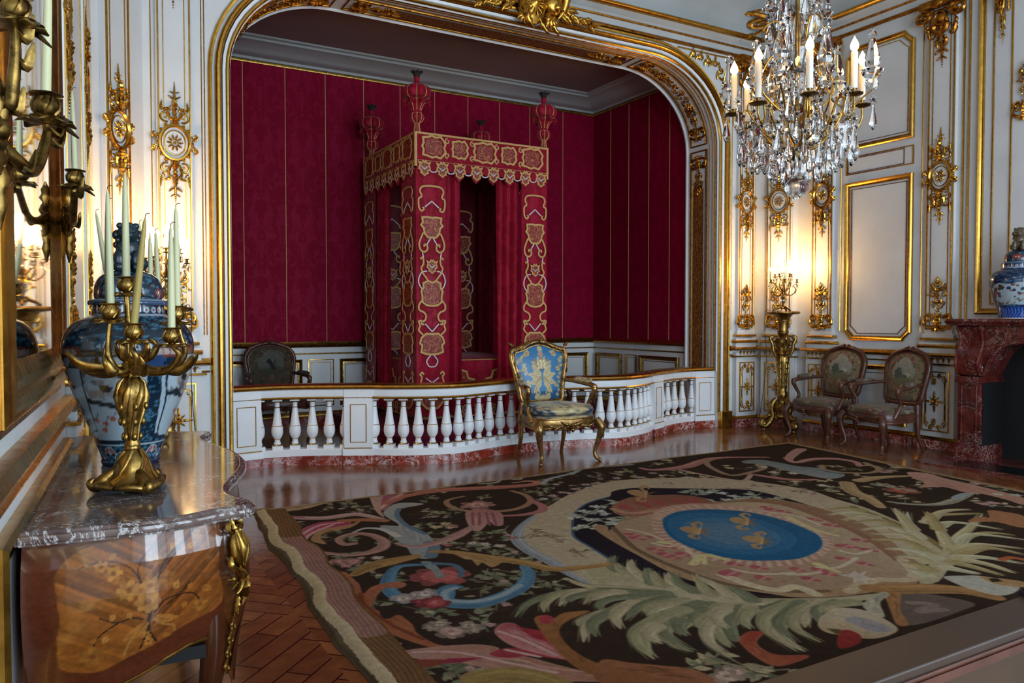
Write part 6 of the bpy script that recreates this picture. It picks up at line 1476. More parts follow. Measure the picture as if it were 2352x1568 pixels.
b = MB(); b.lathe([(.004, Z(2.245)), (.02, Z(2.252)), (.055, Z(2.275)), (.078, Z(2.31)), (.074, Z(2.345)), (.05, Z(2.375)), (.02, Z(2.39)), (.012, Z(2.41)), (.03, Z(2.44)), (.02, Z(2.5))], 24, lobes=12, amp=.06); b.build('crystal_ball', M['crystal'], ch, 50)
RT2, FW2 = RT, FW
vt = math.atan2(CHY, CHX)
cr = Vector((math.sin(vt), -math.cos(vt), 0)); cf = Vector((math.cos(vt), math.sin(vt), 0))    # across / along the line of sight
def CP(ang, r, z): q = cr * (r * math.cos(ang)) - cf * (r * math.sin(ang)); return (q.x, q.y, Z(z))
R0, ZC = .405, 2.84
for i in range(8):
    a = math.radians(35 + 45 * i); dz = (.02, .0, -.01, 0, -.02, .0, -.02, .02)[i]
    b = MB()
    b.tube(smooth_path([CP(a, .03, 2.56), CP(a, .14, 2.60), CP(a, .24, 2.72), CP(a + .03, .30, 2.84), CP(a, .345, 2.83), CP(a, .335, 2.74), CP(a, .37, 2.70), CP(a, R0, 2.76), CP(a, R0, ZC + dz - .03)], 6), [.009, .0095, .009, .008, .0075, .007, .007, .007, .008], 8)
    x, y, z = CP(a, R0, ZC + dz)
    b.mi = 1; b.lathe([(.008, -.03), (.05, -.018), (.056, -.012), (.05, -.006), (.014, -.004), (.012, .012), (.02, .03), (.018, .034), (.012, .034)], 20, (x, y, z), lobes=10, amp=.12); b.build('arm', [M['bronze'], M['dark_bronze']], ch, 60)
    s_, f_ = MB(), MB(); flame_set(s_, f_, x, y, z + .02, .225, .021); so_ = s_.build('candle', M['shaft'], ch, 60); f_.v = [(x + (p[0] - x) * 2.4, y + (p[1] - y) * 2.4, z + .249 + (p[2] - z - .249) * 1.5) for p in f_.v]; f_.build('flame', M['bulb'], so_, 60)
    light('candle_light', (x, y, z + .28), LAMP_C, (1, .66, .32), .025, ch)
    # spire on its own small branch between two candles
    a2 = a + math.radians(22.5); b = MB()
    b.tube(smooth_path([CP(a2, .05, 2.60), CP(a2, .22, 2.66), CP(a2, .36, 2.82), CP(a2, .455 if i % 2 else .30, 2.90)], 5), .006, 7); b.build('spire_branch', M['bronze'], ch, 60)
    b = MB(); x2, y2, z2 = CP(a2, .455 if i % 2 else .30, 2.90); spire(b, x2, y2, z2, 1.6); b.build('crystal_spire', M['crystal'], ch, 0)
    # long upper branches carrying small crystals
    if i % 2 == 0:
        b = MB(); b.tube(smooth_path([CP(a2, .02, 2.75), CP(a2, .26, 2.95), CP(a2, .22, 3.14), CP(a2, .10, 3.26), CP(a2, .14, 3.40), CP(a2, .22, 3.38), CP(a2, .25, 3.34)], 6), .0065, 7); b.build('upper_branch', M['gold'], ch, 60)
        b = MB(); x3, y3, z3 = CP(a2, .20, 3.40); spire(b, x3, y3, z3, 1.2); b.build('crystal_spire', M['crystal'], ch, 0)
rc = random.Random(9)
nd = 0
def drop(ang, r, z, L, w, ros=True):
    b = MB(); x, y, q = CP(ang, r, z); pendant(b, x, y, q, L * 1.3, w * 1.35, 6, rc.random() * 3)
    if ros: rosette(b, x, y, q + .02, .03)
    b.build('crystal_drop', M['crystal'], ch, 0)
for i in range(16): drop(2 * PI * i / 16 + .1, R0 + .055 * (-1) ** i, 2.83 - .05 * (i % 2), rc.uniform(.12, .15), .024)
for i in range(20): drop(2 * PI * i / 20, .36, rc.uniform(2.66, 2.71), rc.uniform(.12, .16), .026)
for i in range(16): drop(2 * PI * i / 16 + .2, .25, rc.uniform(2.58, 2.63), rc.uniform(.12, .15), .028)
for i in range(12): drop(2 * PI * i / 12, .16, rc.uniform(2.52, 2.56), rc.uniform(.11, .14), .026)
for i in range(8): drop(2 * PI * i / 8 + .3, .30, 2.80, .14, .040)
for i in range(8): drop(2 * PI * i / 8, .10, 3.05 + .05 * (i % 2), .13, .026)
for i in range(8): drop(2 * PI * i / 8 + .3, .20, 3.36 + .06 * (i % 2), rc.uniform(.13, .17), .03)
for i in range(6): drop(2 * PI * i / 6 + .1, .12, 3.52 + .05 * (i % 2), .15, .036)
# ================================================================== FIREPLACE
fo = Vector((RX, 3.82, 0)); fp = thing('fireplace', 'red marble chimneypiece with a dark hearth on the right wall', 'fireplace', fo)
FU = lambda u, v, w: (-w, u - fo.y, v)                      # along the wall, up, out
ML = [M['mantel_marble']]
def jamb(sg):
    c = fo.y + sg * .75; b = MB()
    def bx(u0, u1, z0, z1, w0, w1): b.add([FU(u, z, w) for u in (u0, u1) for z in (z0, z1) for w in (w0, w1)], [(0, 1, 3, 2), (4, 6, 7, 5), (0, 4, 5, 1), (2, 3, 7, 6), (0, 2, 6, 4), (1, 5, 7, 3)])
    bx(c - .13, c + .13, 0, .16, 0, .43); bx(c - .115, c + .115, .16, .80, 0, .40); bx(c - .135, c + .135, .80, .83, 0, .425); bx(c - .125, c + .125, .83, .86, 0, .41)
    for q in (-1, 1): b.tube([FU(c + q * .075, .2, .40), FU(c + q * .075, .77, .40)], .010, 6)
    for z in (.2, .77): b.tube([FU(c - .075, z, .40), FU(c + .075, z, .40)], .010, 6)
    # S-curved console
    prof = smooth_path([(.0, .86), (.36, .86), (.43, .92), (.455, 1.0), (.43, 1.08), (.385, 1.15), (.37, 1.22), (.39, 1.30), (.40, 1.38), (.0, 1.38)], 4)
    b.prism([(w, z) for w, z in prof], c - .11, c + .11, f=lambda w, z, u: FU(u, z, w))
    for q in (-1, 1):
        u = c + q * .113; b.tube([FU(u, z, w) for w, z in prof[6:-5]], .014, 6)
        b.tube([FU(u, 1.345 + .04 * (1 - .7 * i / 14) * math.sin(i * .7), .395 + .04 * (1 - .7 * i / 14) * math.cos(i * .7)) for i in range(15)], .012, 6); b.tube([FU(u, .96 + .05 * (1 - .7 * i / 14) * math.sin(i * .7 + 3), .40 + .05 * (1 - .7 * i / 14) * math.cos(i * .7 + 3)) for i in range(15)], .012, 6)
    b.build('jamb', ML, fp, 40, 0.005)
jamb(1); jamb(-1)
b = MB(); U0, U1 = fo.y - .64, fo.y + .64
def lint(q): x = abs(2 * q - 1); return 1.20 + .02 * math.cos(x * PI) - .36 * max(0, (x - .55) / .45) ** 2.6
poly = [(U0, 1.38), (U0, .86)] + [(U0 + (U1 - U0) * q, lint(q)) for q in np.linspace(0, 1, 40)] + [(U1, .86), (U1, 1.38)]
b.prism(poly, 0.0, .36, f=FU)
b.tube([FU(U0 + (U1 - U0) * q, lint(q) + .012, .365) for q in np.linspace(0.01, .99, 40)], .016, 8); b.tube([FU(U0 + (U1 - U0) * q, min(1.34, lint(q) + .06), .362) for q in np.linspace(0.05, .95, 40)], .012, 8)
b.build('lintel', ML, fp, 40)
b = MB(); sp = [(0.0, -.99), (.42, -.99), (.47, -.95), (.48, -.8), (.44, -.62), (.44, -.2), (.47, 0), (.44, .2), (.44, .62), (.48, .8), (.47, .95), (.42, .99), (0, .99)]
ssm = smooth_path(sp[1:-1], 5); path = [(w, fo.y + u) for w, u in ssm]
b.prism([(0, path[0][1])] + path + [(0, path[-1][1])], 1.405, 1.45, f=lambda w, u, z: FU(u, z, w)); b.mold(path, [(.03, 1.38), (.015, 1.385), (.012, 1.40), (-.004, 1.405), (-.016, 1.425), (-.010, 1.44), (0.0, 1.45), (.03, 1.45)], f=lambda w, u, z: FU(u, z, w))
b.build('mantel_shelf', ML, fp, 40)
b = MB()
for pts in (((U0, .02), (U1, .02)),):
    b.add([FU(u, z, .012) for u in (U0, U1) for z in (0, 1.3)], [(0, 1, 3, 2)]); b.add([FU(u, z, w) for u in (U0 + .01,) for z in (0, 1.3) for w in (0, .36)], [(0, 1, 3, 2)]); b.add([FU(u, z, w) for u in (U1 - .01,) for z in (0, 1.3) for w in (0, .36)], [(0, 1, 3, 2)])
    b.add([FU(u, z, w) for u, w in ((U0 + .25, .02), (U1 - .25, .02), (U1, .33), (U0, .33)) for z in (0.002,)], [(0, 1, 2, 3)])
    for u in (U0 + .3, U0 + .42): b.tube([FU(u, .35, .02), FU(u, .5, .02)], .006, 5)
b.build('firebox', M['black'], fp, 0)
b = MB(); b.box(7.42 - fo.x, -.02, 2.85 - fo.y, 4.79 - fo.y, 0, .012); b.build('hearth_slab', M['mantel_marble'], fp, 0)
b = MB(); b.box(7.56 - fo.x, 7.92 - fo.x, 3.1 - fo.y, 4.52 - fo.y, 0, .0145); b.build('black_hearth_inlay', plain('black_marble', (18, 20, 20), .12), fp, 0)
# chimney breast mouldings above the mantel
b = MB(); frame(b, RW, 2.9, 4.74, 1.50, 4.85, WIDE); frame(b, RW, 3.0, 4.60, 1.60, 4.75, THIN); frame(b, RW, 3.15, 4.42, 1.50, 4.85, THIN); b.build('gilt_overmantel_frame', M['gold'], rw)
b = MB(); b.fn = lambda x, y, z: RW(4.50 + x * .5, 5.0 + y * 1.1, .02 + z); capital_relief(b, .2); b.fn = lambda x, y, z: RW(4.27 + x * .7, 3.45 + y, .02 + z); foot_relief(b); b.fn = None; b.build('gilt_overmantel_ornament', M['gold'], rw)
jar('porcelain_jar', 'blue, red and white lidded porcelain jar on the red marble mantelpiece', (8.12, 4.17, 1.451), math.radians(-70), JAR2, 1, 1.06, M['lion_brown'], 1.1)
# ================================================================== TROPHY over the arch and the barrier in front
TX = 4.60; tr = thing('gilt_trophy', 'gilded carved trophy of shield, masks and palms over the middle of the arch', 'ornament', (TX, AY, 4.98))
b = MB(); T = lambda x, y, z: (x, -.07 - z, y)
b.fn = T
b.lathe([(.001, 0), (.0011, 0)], 4)
b.v.clear(); b.f.clear(); b.m.clear(); b.fn = lambda x, y, z: T(x - .06, y - .02, z)
b.lathe([(.20, .0), (.205, .03), (.19, .045), (.175, .04), (.12, .085), (.05, .11), (.03, .13), (.001, .14)], 28, sx=.85, sy=1.1)
for i in range(14): a = 2 * PI * i / 14; leaf(b, .05 * math.cos(a), .06 * math.sin(a), math.degrees(a), .10, .03, 0, .09)
b.build('shield', M['gold'], tr, 60)
b = MB(); b.fn = T; b.ball((.20, .04, .05), .13, 12, 8, (.9, 1.2, .6)); b.ball((.22, -.03, .10), .05, 8, 6); b.tube(smooth_path([(.12, .2, .1), (.25, .26, .12), (.36, .14, .08), (.34, -.02, .05), (.28, -.12, .04)], 5), [.02, .05, .06, .04, .01], 8)
for i in range(4): b.tube([(.10 + i * .03, .15 - i * .04, .1), (.26 + i * .02, .10 - i * .05, .09)], .014, 6)
b.build('helmet', M['gold'], tr, 60)
b = MB(); b.fn = T
for s in (-1, 1):
    for i in range(9):
        t = i / 8; x = s * (.26 + .5 * t); y = -.02 - .08 * t - .03 * math.sin(i * 2); leaf(b, x, y, 90 - s * (60 + 40 * (i % 2)), .19 - .08 * t, .075 - .03 * t, s * -30, .02); leaf(b, x, y, -90 + s * (50 - 30 * (i % 2)), .15 - .07 * t, .06, s * 30, .02)
    for i in range(4): leaf(b, s * .12, -.08 - .02 * i, -90 + s * (20 + 22 * i), .17, .10, s * -25, .02)
    spiral(b, s * .32, .06, .09, .02, 90, -s * 1.3, .03, .015, .02)
leaf(b, -.16, -.05, -110, .26, .13, 40, .03); leaf(b, .02, -.14, -70, .24, .06, 20, .02); leaf(b, .16, -.16, -50, .2, .07, 0, .02)
b.build('foliage', M['gold'], tr, 60)
br_ = thing('wooden_barrier', 'low brown wooden visitor barrier across the bottom right corner', 'barrier', (2.4, .92, 0))
b = MB(); b.box(-1.75, 1.7, -.052, .054, .775, .80); b.build('top_board', plain('brown_barrier_wood', (54, 33, 18), .5, var=.12, scale=5), br_, bev=.004)
b = MB(); b.box(-1.75, 1.7, -.058, -.04, .755, .772); b.tube([(-1.75, -.056, .779), (1.7, -.056, .779)], .004, 6); b.build('edge_moulding', M['walnut'], br_)
b = MB(); b.box(-1.74, 1.69, -.046, .046, 0.0, .758); b.build('side_board', plain('honey_barrier_wood', (62, 40, 18), .6, var=.3, scale=4), br_)
b = MB(); b.box(-.025, .03, -.012, .012, 0, .012); b.box(-.02, .025, -.008, .008, .012, .018)
o = tag(b.build('clip', M['black'], bev=.002), 'small black clip lying on the end of the wooden barrier', 'clip'); o.location = (1.955, .965, .80)
# woven pattern of the carpet: shapes in floor centimetres (p area, s scroll band, f flower, l leaf sprig)
CARPET_PATTERN = [
('l',(122,124,92),5,0.075,[132,547,152,511,150,490,148,455,126,455,121,444,146,430,122,411,117,405,116,389,150,408,136,372,112,354,107,325,113,331,112,312,150,351,155,348,168,324,126,290,132,285,139,286,143,278,242,455,250,455,217,443,224,426,235,420,251,437,232,406,238,396,228,373,197,381,203,374,212,375,194,364,206,360,210,352,223,351,187,343,283,547,250,523,226,525,235,526,208,494,178,474,187,477,213,472,186,571,195,566,185,584,174,584,222,595,236,615,267,598,294,605,246,568,315,593,397,595,386,552,414,577,412,553,448,576,374,583,343,547,335,517,331,546]),
('l',(150,144,112),4,0.06,[137,551,155,493,130,458,150,433,120,408,154,410,114,356,116,332,153,353,171,326,135,286,146,279,256,459,230,429,256,440,243,398,202,383,217,378,210,362,228,352,291,552,232,529,213,497,192,481,191,576,190,589,228,601,274,604,253,573,407,602,424,583,459,582,351,552,340,552]),
('l',(132,120,92),4,0.055,[145,503,141,449,116,439,117,407,111,385,130,369,103,322,108,310,150,345,122,288,135,284,233,448,209,437,227,415,224,401,221,369,196,370,187,361,203,349,181,340,240,514,225,517,171,467,205,465,185,556,165,573,225,603,281,592,302,581,371,541,396,542,359,571,323,508]),
('f',(188,150,138),(140,110,90),0.045,7,[135,536,150,446,148,423,118,383,114,349,114,308,170,319,141,282,251,446,237,412,239,388,205,368,208,354,189,337,228,514,181,465,188,559,177,571,268,584,316,579,413,563,374,569,332,534]),
('l',(176,160,120),5,0.085,[525,601,500,594,498,554,448,554,450,577,468,543,493,520,496,501,584,535,598,537,576,505,591,501,555,467,581,461,568,435,550,430,633,449,680,491,649,488,602,424,615,416,584,389,580,377,657,418,642,401,654,363,622,339,699,377,691,390,628,329,693,364,556,404,543,398,555,542,515,490,483,625,530,633,643,501,696,471,702,457,242,222,241,230,231,238,674,464]),
('l',(122,124,92),4,0.07,[514,596,489,549,441,572,484,516,573,531,566,501,546,464,559,432,622,446,638,484,606,414,571,375,632,399,614,337,680,388,682,362,535,396,506,487,520,627,684,468,240,222,228,238]),
('p',(188,168,134),None,1,[257,444,251,432,246,411,246,385,244,360,244,341,261,328,309,343,406,287,454,269,491,306,522,367,529,407,537,444,520,494,491,524,454,540,414,550,366,532,325,505,294,483,269,460]),
('s',(150,156,158),None,[3,9,9,2],[293,481,269,459,252,435,246,410,246,383,243,359,243,343]),
('l',(150,128,96),5,0.06,[273,443,267,438,275,430,274,423,273,392,269,391]),
('l',(150,120,100),5,0.07,[486,474,527,436,531,441,520,467]),
('p',(40,32,38),None,1,[278,364,283,396,286,417,295,434,322,471,348,492,377,502,392,517,415,519,440,503,471,482,494,463,497,428,491,390,475,348,449,303,423,269,396,259,344,269,313,282,292,310,281,341]),
('s',(70,96,120),None,[2],[278,364,283,396,286,417,295,434,322,471,348,492,377,502]),
('f',(204,204,192),(150,150,120),0.075,5,[332,475,335,469,320,463,343,469,341,460,326,450,337,444,322,453,352,478,307,440,332,434,348,481]),
('s',(130,134,110),None,[2],[297,433,328,449,345,448]),
('s',(130,134,110),None,[2],[322,462,352,478,368,485]),
('l',(170,174,150),6,0.09,[301,435,368,485,350,446,352,440,327,468,338,439]),
('f',(204,204,192),(150,150,120),0.08,5,[466,467,467,455,467,477,465,446,453,449,458,475]),
('l',(160,164,140),6,0.1,[453,485,474,444,483,446,487,437,456,476,449,438,489,428]),
('p',(172,136,96),(150,110,76),1,[312,433,320,438,322,431,317,422,349,443,375,445,400,453,422,450,454,445,473,442,490,424,494,387,483,349,464,316,442,288,433,274,414,261,397,254,382,257,367,257,345,262,325,272,316,284,308,295,300,306,294,327,298,366,304,405]),
('p',(166,132,100),(184,160,122),1,[320,414,308,380,305,338,312,304,329,283,355,270,382,270,400,264,412,268,427,284,446,314,464,353,476,409,463,433,434,443,393,447,344,437,328,428]),
('s',(120,92,66),None,[4],[324,427,317,410,305,377,303,336,309,302,327,281,346,270]),
('s',(150,104,74),None,[6],[467,437,480,413,466,355,449,316,428,284]),
('s',(196,172,132),None,[7],[356,264,383,268,399,260,414,265,430,283]),
('s',(206,186,144),None,[7],[317,317,318,297,325,284,337,283,337,270]),
('p',(164,108,82),(140,86,64),1,[354,469,368,481,390,492,411,490,432,480,441,461,431,438,418,433,406,443,381,442,356,442,349,451]),
('s',(168,74,70),None,[10,2],[367,471,367,458]),
('s',(168,74,70),None,[10,2],[385,471,384,457]),
('s',(168,74,70),None,[10,2],[399,470,398,456]),
('s',(168,74,70),None,[10,2],[415,467,414,453]),
('s',(168,74,70),None,[10,2],[426,461,424,447]),
('s',(190,140,110),None,[5],[355,469,359,452,386,448,413,449,433,441]),
('f',(150,70,60),(190,150,120),0.05,7,[377,442,416,442]),
('p',(176,128,104),(190,150,122),1,[366,436,348,412,336,389,330,367,329,344,337,323,352,312,372,306,398,312,418,323,435,338,443,355,452,383,453,412,443,434,422,451,398,454,379,447]),
('s',(204,170,142),None,[3],[366,427,364,433]),
('s',(204,170,142),None,[3],[361,420,358,425]),
('s',(204,170,142),None,[3],[356,414,352,418]),
('s',(204,170,142),None,[3],[351,407,347,410]),
('s',(204,170,142),None,[3],[348,400,343,403]),
('s',(204,170,142),None,[3],[344,394,339,395]),
('s',(204,170,142),None,[3],[341,387,335,388]),
('s',(204,170,142),None,[3],[340,381,333,381]),
('s',(204,170,142),None,[3],[338,375,332,374]),
('s',(204,170,142),None,[3],[337,369,330,367]),
('s',(204,170,142),None,[3],[336,362,329,359]),
('s',(204,170,142),None,[3],[336,355,329,352]),
('s',(204,170,142),None,[3],[336,348,328,345]),
('s',(204,170,142),None,[3],[339,342,331,338]),
('s',(204,170,142),None,[3],[341,336,334,331]),
('s',(204,170,142),None,[3],[344,330,337,324]),
('s',(204,170,142),None,[3],[348,326,342,321]),
('s',(204,170,142),None,[3],[353,323,346,317]),
('s',(204,170,142),None,[3],[357,320,351,313]),
('s',(204,170,142),None,[3],[363,318,358,312]),
('s',(204,170,142),None,[3],[369,316,364,310]),
('s',(204,170,142),None,[3],[376,314,371,308]),
('s',(204,170,142),None,[3],[383,315,379,309]),
('s',(204,170,142),None,[3],[391,317,387,311]),
('s',(204,170,142),None,[3],[399,318,396,313]),
('s',(204,170,142),None,[3],[404,321,402,316]),
('s',(204,170,142),None,[3],[410,324,409,319]),
('s',(204,170,142),None,[3],[416,328,416,323]),
('s',(204,170,142),None,[3],[421,332,421,328]),
('s',(204,170,142),None,[3],[425,337,426,333]),
('s',(204,170,142),None,[3],[430,341,432,338]),
('s',(204,170,142),None,[3],[432,346,434,344]),
('s',(204,170,142),None,[3],[434,351,437,349]),
('s',(204,170,142),None,[3],[436,356,439,355]),
('s',(204,170,142),None,[3],[438,364,442,363]),
('s',(204,170,142),None,[3],[441,372,445,372]),
('s',(204,170,142),None,[3],[443,380,447,382]),
('s',(204,170,142),None,[3],[443,388,448,391]),
('s',(204,170,142),None,[3],[442,396,448,400]),
('s',(204,170,142),None,[3],[442,405,448,410]),
('s',(204,170,142),None,[3],[439,411,445,417]),
('s',(204,170,142),None,[3],[436,417,442,423]),
('s',(204,170,142),None,[3],[433,423,439,431]),
('s',(204,170,142),None,[3],[427,428,432,436]),
('s',(204,170,142),None,[3],[421,433,425,442]),
('s',(204,170,142),None,[3],[414,438,418,447]),
('s',(204,170,142),None,[3],[407,439,410,448]),
('s',(204,170,142),None,[3],[400,440,402,449]),
('s',(204,170,142),None,[3],[393,441,394,450]),
('s',(204,170,142),None,[3],[388,439,388,448]),
('s',(204,170,142),None,[3],[383,437,382,446]),
('s',(204,170,142),None,[3],[377,435,376,443]),
('s',(204,170,142),None,[3],[374,432,372,440]),
('s',(204,170,142),None,[3],[370,430,368,436]),
('p',(30,96,140),(40,92,130),1,[366,424,352,406,342,387,338,369,338,349,346,331,359,322,377,316,399,320,416,329,429,342,435,356,440,379,439,403,431,420,412,434,392,437,377,432]),
('p',(46,104,144),None,1,[367,419,355,404,347,389,344,375,343,359,350,343,360,335,375,331,393,335,407,342,417,353,421,365,426,383,424,402,417,416,403,427,387,429,375,425]),
('p',(66,112,144),None,1,[371,407,363,397,356,386,353,375,353,362,358,351,366,345,377,341,391,344,401,350,409,359,412,367,415,381,413,395,408,405,398,413,386,415,377,412]),
('p',(86,120,144),None,1,[375,396,370,389,365,382,363,375,363,366,366,358,371,354,379,352,388,354,395,358,400,364,402,370,404,379,403,388,399,394,393,399,385,401,379,399]),
('p',(176,136,88),None,2,[363,403,369,404,372,401,371,394,369,391,366,390,361,390,360,395]),
('s',(176,136,88),None,[2,4,3,1],[370,393,374,400,378,406,384,408,383,403,379,400]),
('s',(150,108,66),None,[2,1],[371,391,376,392,379,392]),
('s',(176,136,88),None,[2,4,3,1],[367,390,361,387,356,385,354,379,357,378,360,381]),
('s',(150,108,66),None,[2,1],[368,388,366,382,365,379]),
('s',(150,108,66),None,[2,3,1],[369,390,371,387,373,383]),
('s',(196,156,104),None,[2],[363,385,376,397]),
('p',(176,136,88),None,2,[410,403,416,405,419,402,417,394,415,391,412,390,406,391,406,396]),
('s',(176,136,88),None,[2,4,3,1],[417,393,422,400,426,407,432,409,431,404,427,401]),
('s',(150,108,66),None,[2,1],[417,392,423,393,426,393]),
('s',(176,136,88),None,[2,4,3,1],[413,390,406,387,400,385,397,379,401,378,404,381]),
('s',(150,108,66),None,[2,1],[414,388,411,382,409,379]),
('s',(150,108,66),None,[2,3,1],[415,391,417,387,418,383]),
('s',(196,156,104),None,[2],[408,385,423,398]),
('p',(176,136,88),None,2,[383,365,389,366,392,363,390,356,389,353,386,353,381,354,380,358]),
('s',(176,136,88),None,[2,4,3,1],[390,355,394,361,398,367,404,368,403,364,399,362]),
('s',(150,108,66),None,[2,1],[391,354,396,355,399,355]),
('s',(176,136,88),None,[2,4,3,1],[387,353,381,350,376,349,373,343,376,343,379,346]),
('s',(150,108,66),None,[2,1],[388,351,385,346,384,343]),
('s',(150,108,66),None,[2,3,1],[389,353,391,350,392,347]),
('s',(196,156,104),None,[2],[382,348,395,359]),
('p',(176,136,88),None,2,[402,511,410,514,414,510,411,499,409,495,406,493,399,493,398,500]),
('s',(176,136,88),None,[2,4,3,1],[411,498,417,508,422,518,429,521,427,514,423,509]),
('s',(150,108,66),None,[2,1],[412,496,418,498,422,498]),
('s',(176,136,88),None,[2,4,3,1],[407,493,399,489,392,485,389,476,393,476,396,481]),
('s',(150,108,66),None,[2,1],[407,491,404,483,403,477]),
('s',(150,108,66),None,[2,3,1],[409,494,411,490,413,485]),
('s',(196,156,104),None,[2],[400,485,418,505]),
('s',(176,84,88),None,[7,3],[323,408,326,401]),
('s',(196,130,118),None,[2],[320,403,329,406]),
('s',(176,84,88),None,[7,3],[320,400,323,393]),
('s',(196,130,118),None,[2],[317,395,326,399]),
('s',(176,84,88),None,[7,3],[314,374,317,368]),
('s',(196,130,118),None,[2],[312,370,320,373]),
('s',(176,84,88),None,[7,3],[326,374,328,368]),
('s',(196,130,118),None,[2],[323,370,332,373]),
('s',(176,84,88),None,[7,3],[323,358,325,352]),
('s',(196,130,118),None,[2],[320,354,329,356]),
('s',(176,84,88),None,[7,3],[313,357,316,351]),
('s',(196,130,118),None,[2],[311,353,319,355]),
('s',(176,84,88),None,[7,3],[313,363,316,356]),
('s',(196,130,118),None,[2],[311,359,319,361]),
('s',(176,84,88),None,[7,3],[323,319,326,313]),
('s',(196,130,118),None,[2],[321,315,329,317]),
('s',(176,84,88),None,[7,3],[343,317,346,311]),
('s',(196,130,118),None,[2],[341,313,349,315]),
('s',(176,84,88),None,[7,3],[332,303,334,298]),
('s',(196,130,118),None,[2],[329,300,337,302]),
('s',(176,84,88),None,[7,3],[336,328,338,323]),
('s',(196,130,118),None,[2],[333,325,341,327]),
('s',(176,84,88),None,[7,3],[319,318,322,312]),
('s',(196,130,118),None,[2],[317,314,325,316]),
('s',(176,84,88),None,[7,3],[360,303,362,298]),
('s',(196,130,118),None,[2],[358,300,366,302]),
('s',(176,84,88),None,[7,3],[353,289,355,283]),
('s',(196,130,118),None,[2],[350,285,358,287]),
('s',(176,84,88),None,[7,3],[369,290,371,284]),
('s',(196,130,118),None,[2],[366,286,374,288]),
('s',(176,84,88),None,[7,3],[401,304,403,298]),
('s',(196,130,118),None,[2],[398,300,407,302]),
('s',(176,84,88),None,[7,3],[427,319,429,312]),
('s',(196,130,118),None,[2],[423,315,433,317]),
('s',(176,84,88),None,[7,3],[443,324,445,318]),
('s',(196,130,118),None,[2],[439,320,450,322]),
('s',(176,84,88),None,[7,3],[423,321,425,315]),
('s',(196,130,118),None,[2],[420,317,430,319]),
('s',(176,84,88),None,[7,3],[430,308,432,302]),
('s',(196,130,118),None,[2],[426,305,436,306]),
('s',(176,84,88),None,[7,3],[404,291,405,286]),
('s',(196,130,118),None,[2],[400,288,409,290]),
('s',(176,84,88),None,[7,3],[371,297,373,292]),
('s',(196,130,118),None,[2],[368,294,376,296]),
('s',(176,84,88),None,[7,3],[460,417,461,409]),
('s',(196,130,118),None,[2],[455,411,467,416]),
('s',(176,84,88),None,[7,3],[462,402,463,394]),
('s',(196,130,118),None,[2],[457,397,469,401]),
('s',(176,84,88),None,[7,3],[461,375,463,367]),
('s',(196,130,118),None,[2],[456,370,468,373]),
('s',(176,84,88),None,[7,3],[458,358,460,350]),
('s',(196,130,118),None,[2],[454,353,465,356]),
('s',(176,84,88),None,[7,3],[457,410,459,402]),
('s',(196,130,118),None,[2],[452,404,465,408]),
('s',(176,84,88),None,[7,3],[332,396,335,388]),
('s',(196,130,118),None,[2],[329,391,338,394]),
('s',(204,184,152),None,[3],[329,321,333,311,340,304,354,299]),
('s',(204,184,152),None,[3],[323,384,326,374,335,369,323,343]),
('s',(204,184,152),None,[3],[348,299,357,294,368,292]),
('s',(204,184,152),None,[3],[447,413,453,398,459,383,452,359]),
('s',(204,184,152),None,[3],[414,315,417,305,431,305]),
('s',(204,184,152),None,[3],[374,299,385,293,411,300]),
('s',(204,184,152),None,[3],[330,419,334,406,334,387]),
('s',(206,190,128),None,[6,3],[329,383,333,376]),
('s',(206,190,128),None,[6,3],[336,347,339,334]),
('s',(206,190,128),None,[6,3],[316,339,332,349,322,336]),
('s',(206,190,128),None,[6,3],[451,387,440,356,440,336]),
('s',(206,190,128),None,[6,3],[379,303,377,287]),
('p',(196,178,156),None,1,[374,285,379,281,387,284,384,279,391,280,384,276,384,269,379,271,374,267,375,272,369,271,375,276]),
('s',(180,166,126),None,[5,10,13,11,5],[367,251,334,261,303,277,287,292,278,309,269,327,268,357]),
('p',(184,170,132),None,1,[244,341,263,341,272,328,283,307,294,287,301,280,296,276,278,291,266,309,255,330]),
('p',(174,164,120),None,1,[256,367,271,365,272,353,277,322,268,323,260,337,248,339]),
('s',(180,166,126),None,[10,7,1],[272,310,254,329,240,341,238,356]),
('s',(122,124,92),None,[10,7,1],[269,310,242,331,216,337,198,332,185,321]),
('s',(158,150,108),None,[10,7,1],[238,332,221,337,207,329,200,319]),
('s',(180,166,126),None,[10,7,1],[231,334,224,333,211,322]),
('s',(122,124,92),None,[10,7,1],[242,328,226,329,217,325]),
('s',(158,150,108),None,[10,7,1],[247,325,238,328,223,318]),
('s',(180,166,126),None,[10,7,1],[249,323,239,324,230,320]),
('s',(122,124,92),None,[10,7,1],[265,308,244,317,230,314,225,305]),
('s',(158,150,108),None,[10,7,1],[267,305,228,304,211,302,205,297]),
('s',(180,166,126),None,[10,7,1],[235,304,213,299,197,281]),
('s',(122,124,92),None,[10,7,1],[230,303,213,296,205,283]),
('s',(158,150,108),None,[10,7,1],[254,306,237,307,226,298]),
('s',(180,166,126),None,[10,7,1],[246,307,228,298,220,284]),
('s',(122,124,92),None,[10,7,1],[267,305,247,302,228,291]),
('s',(158,150,108),None,[10,7,1],[271,297,251,300,241,290]),
('s',(180,166,126),None,[10,7,1],[275,292,252,295,241,287]),
('s',(122,124,92),None,[10,7,1],[275,290,245,286,224,279,213,263]),
('s',(158,150,108),None,[10,7,1],[246,286,230,279,217,263,213,253]),
('s',(180,166,126),None,[10,7,1],[250,285,231,277,226,263]),
('s',(122,124,92),None,[10,7,1],[279,286,251,281,236,272]),
('s',(158,150,108),None,[10,7,1],[271,284,239,274,230,259,232,249]),
('s',(180,166,126),None,[10,7,1],[275,282,246,272,241,263]),
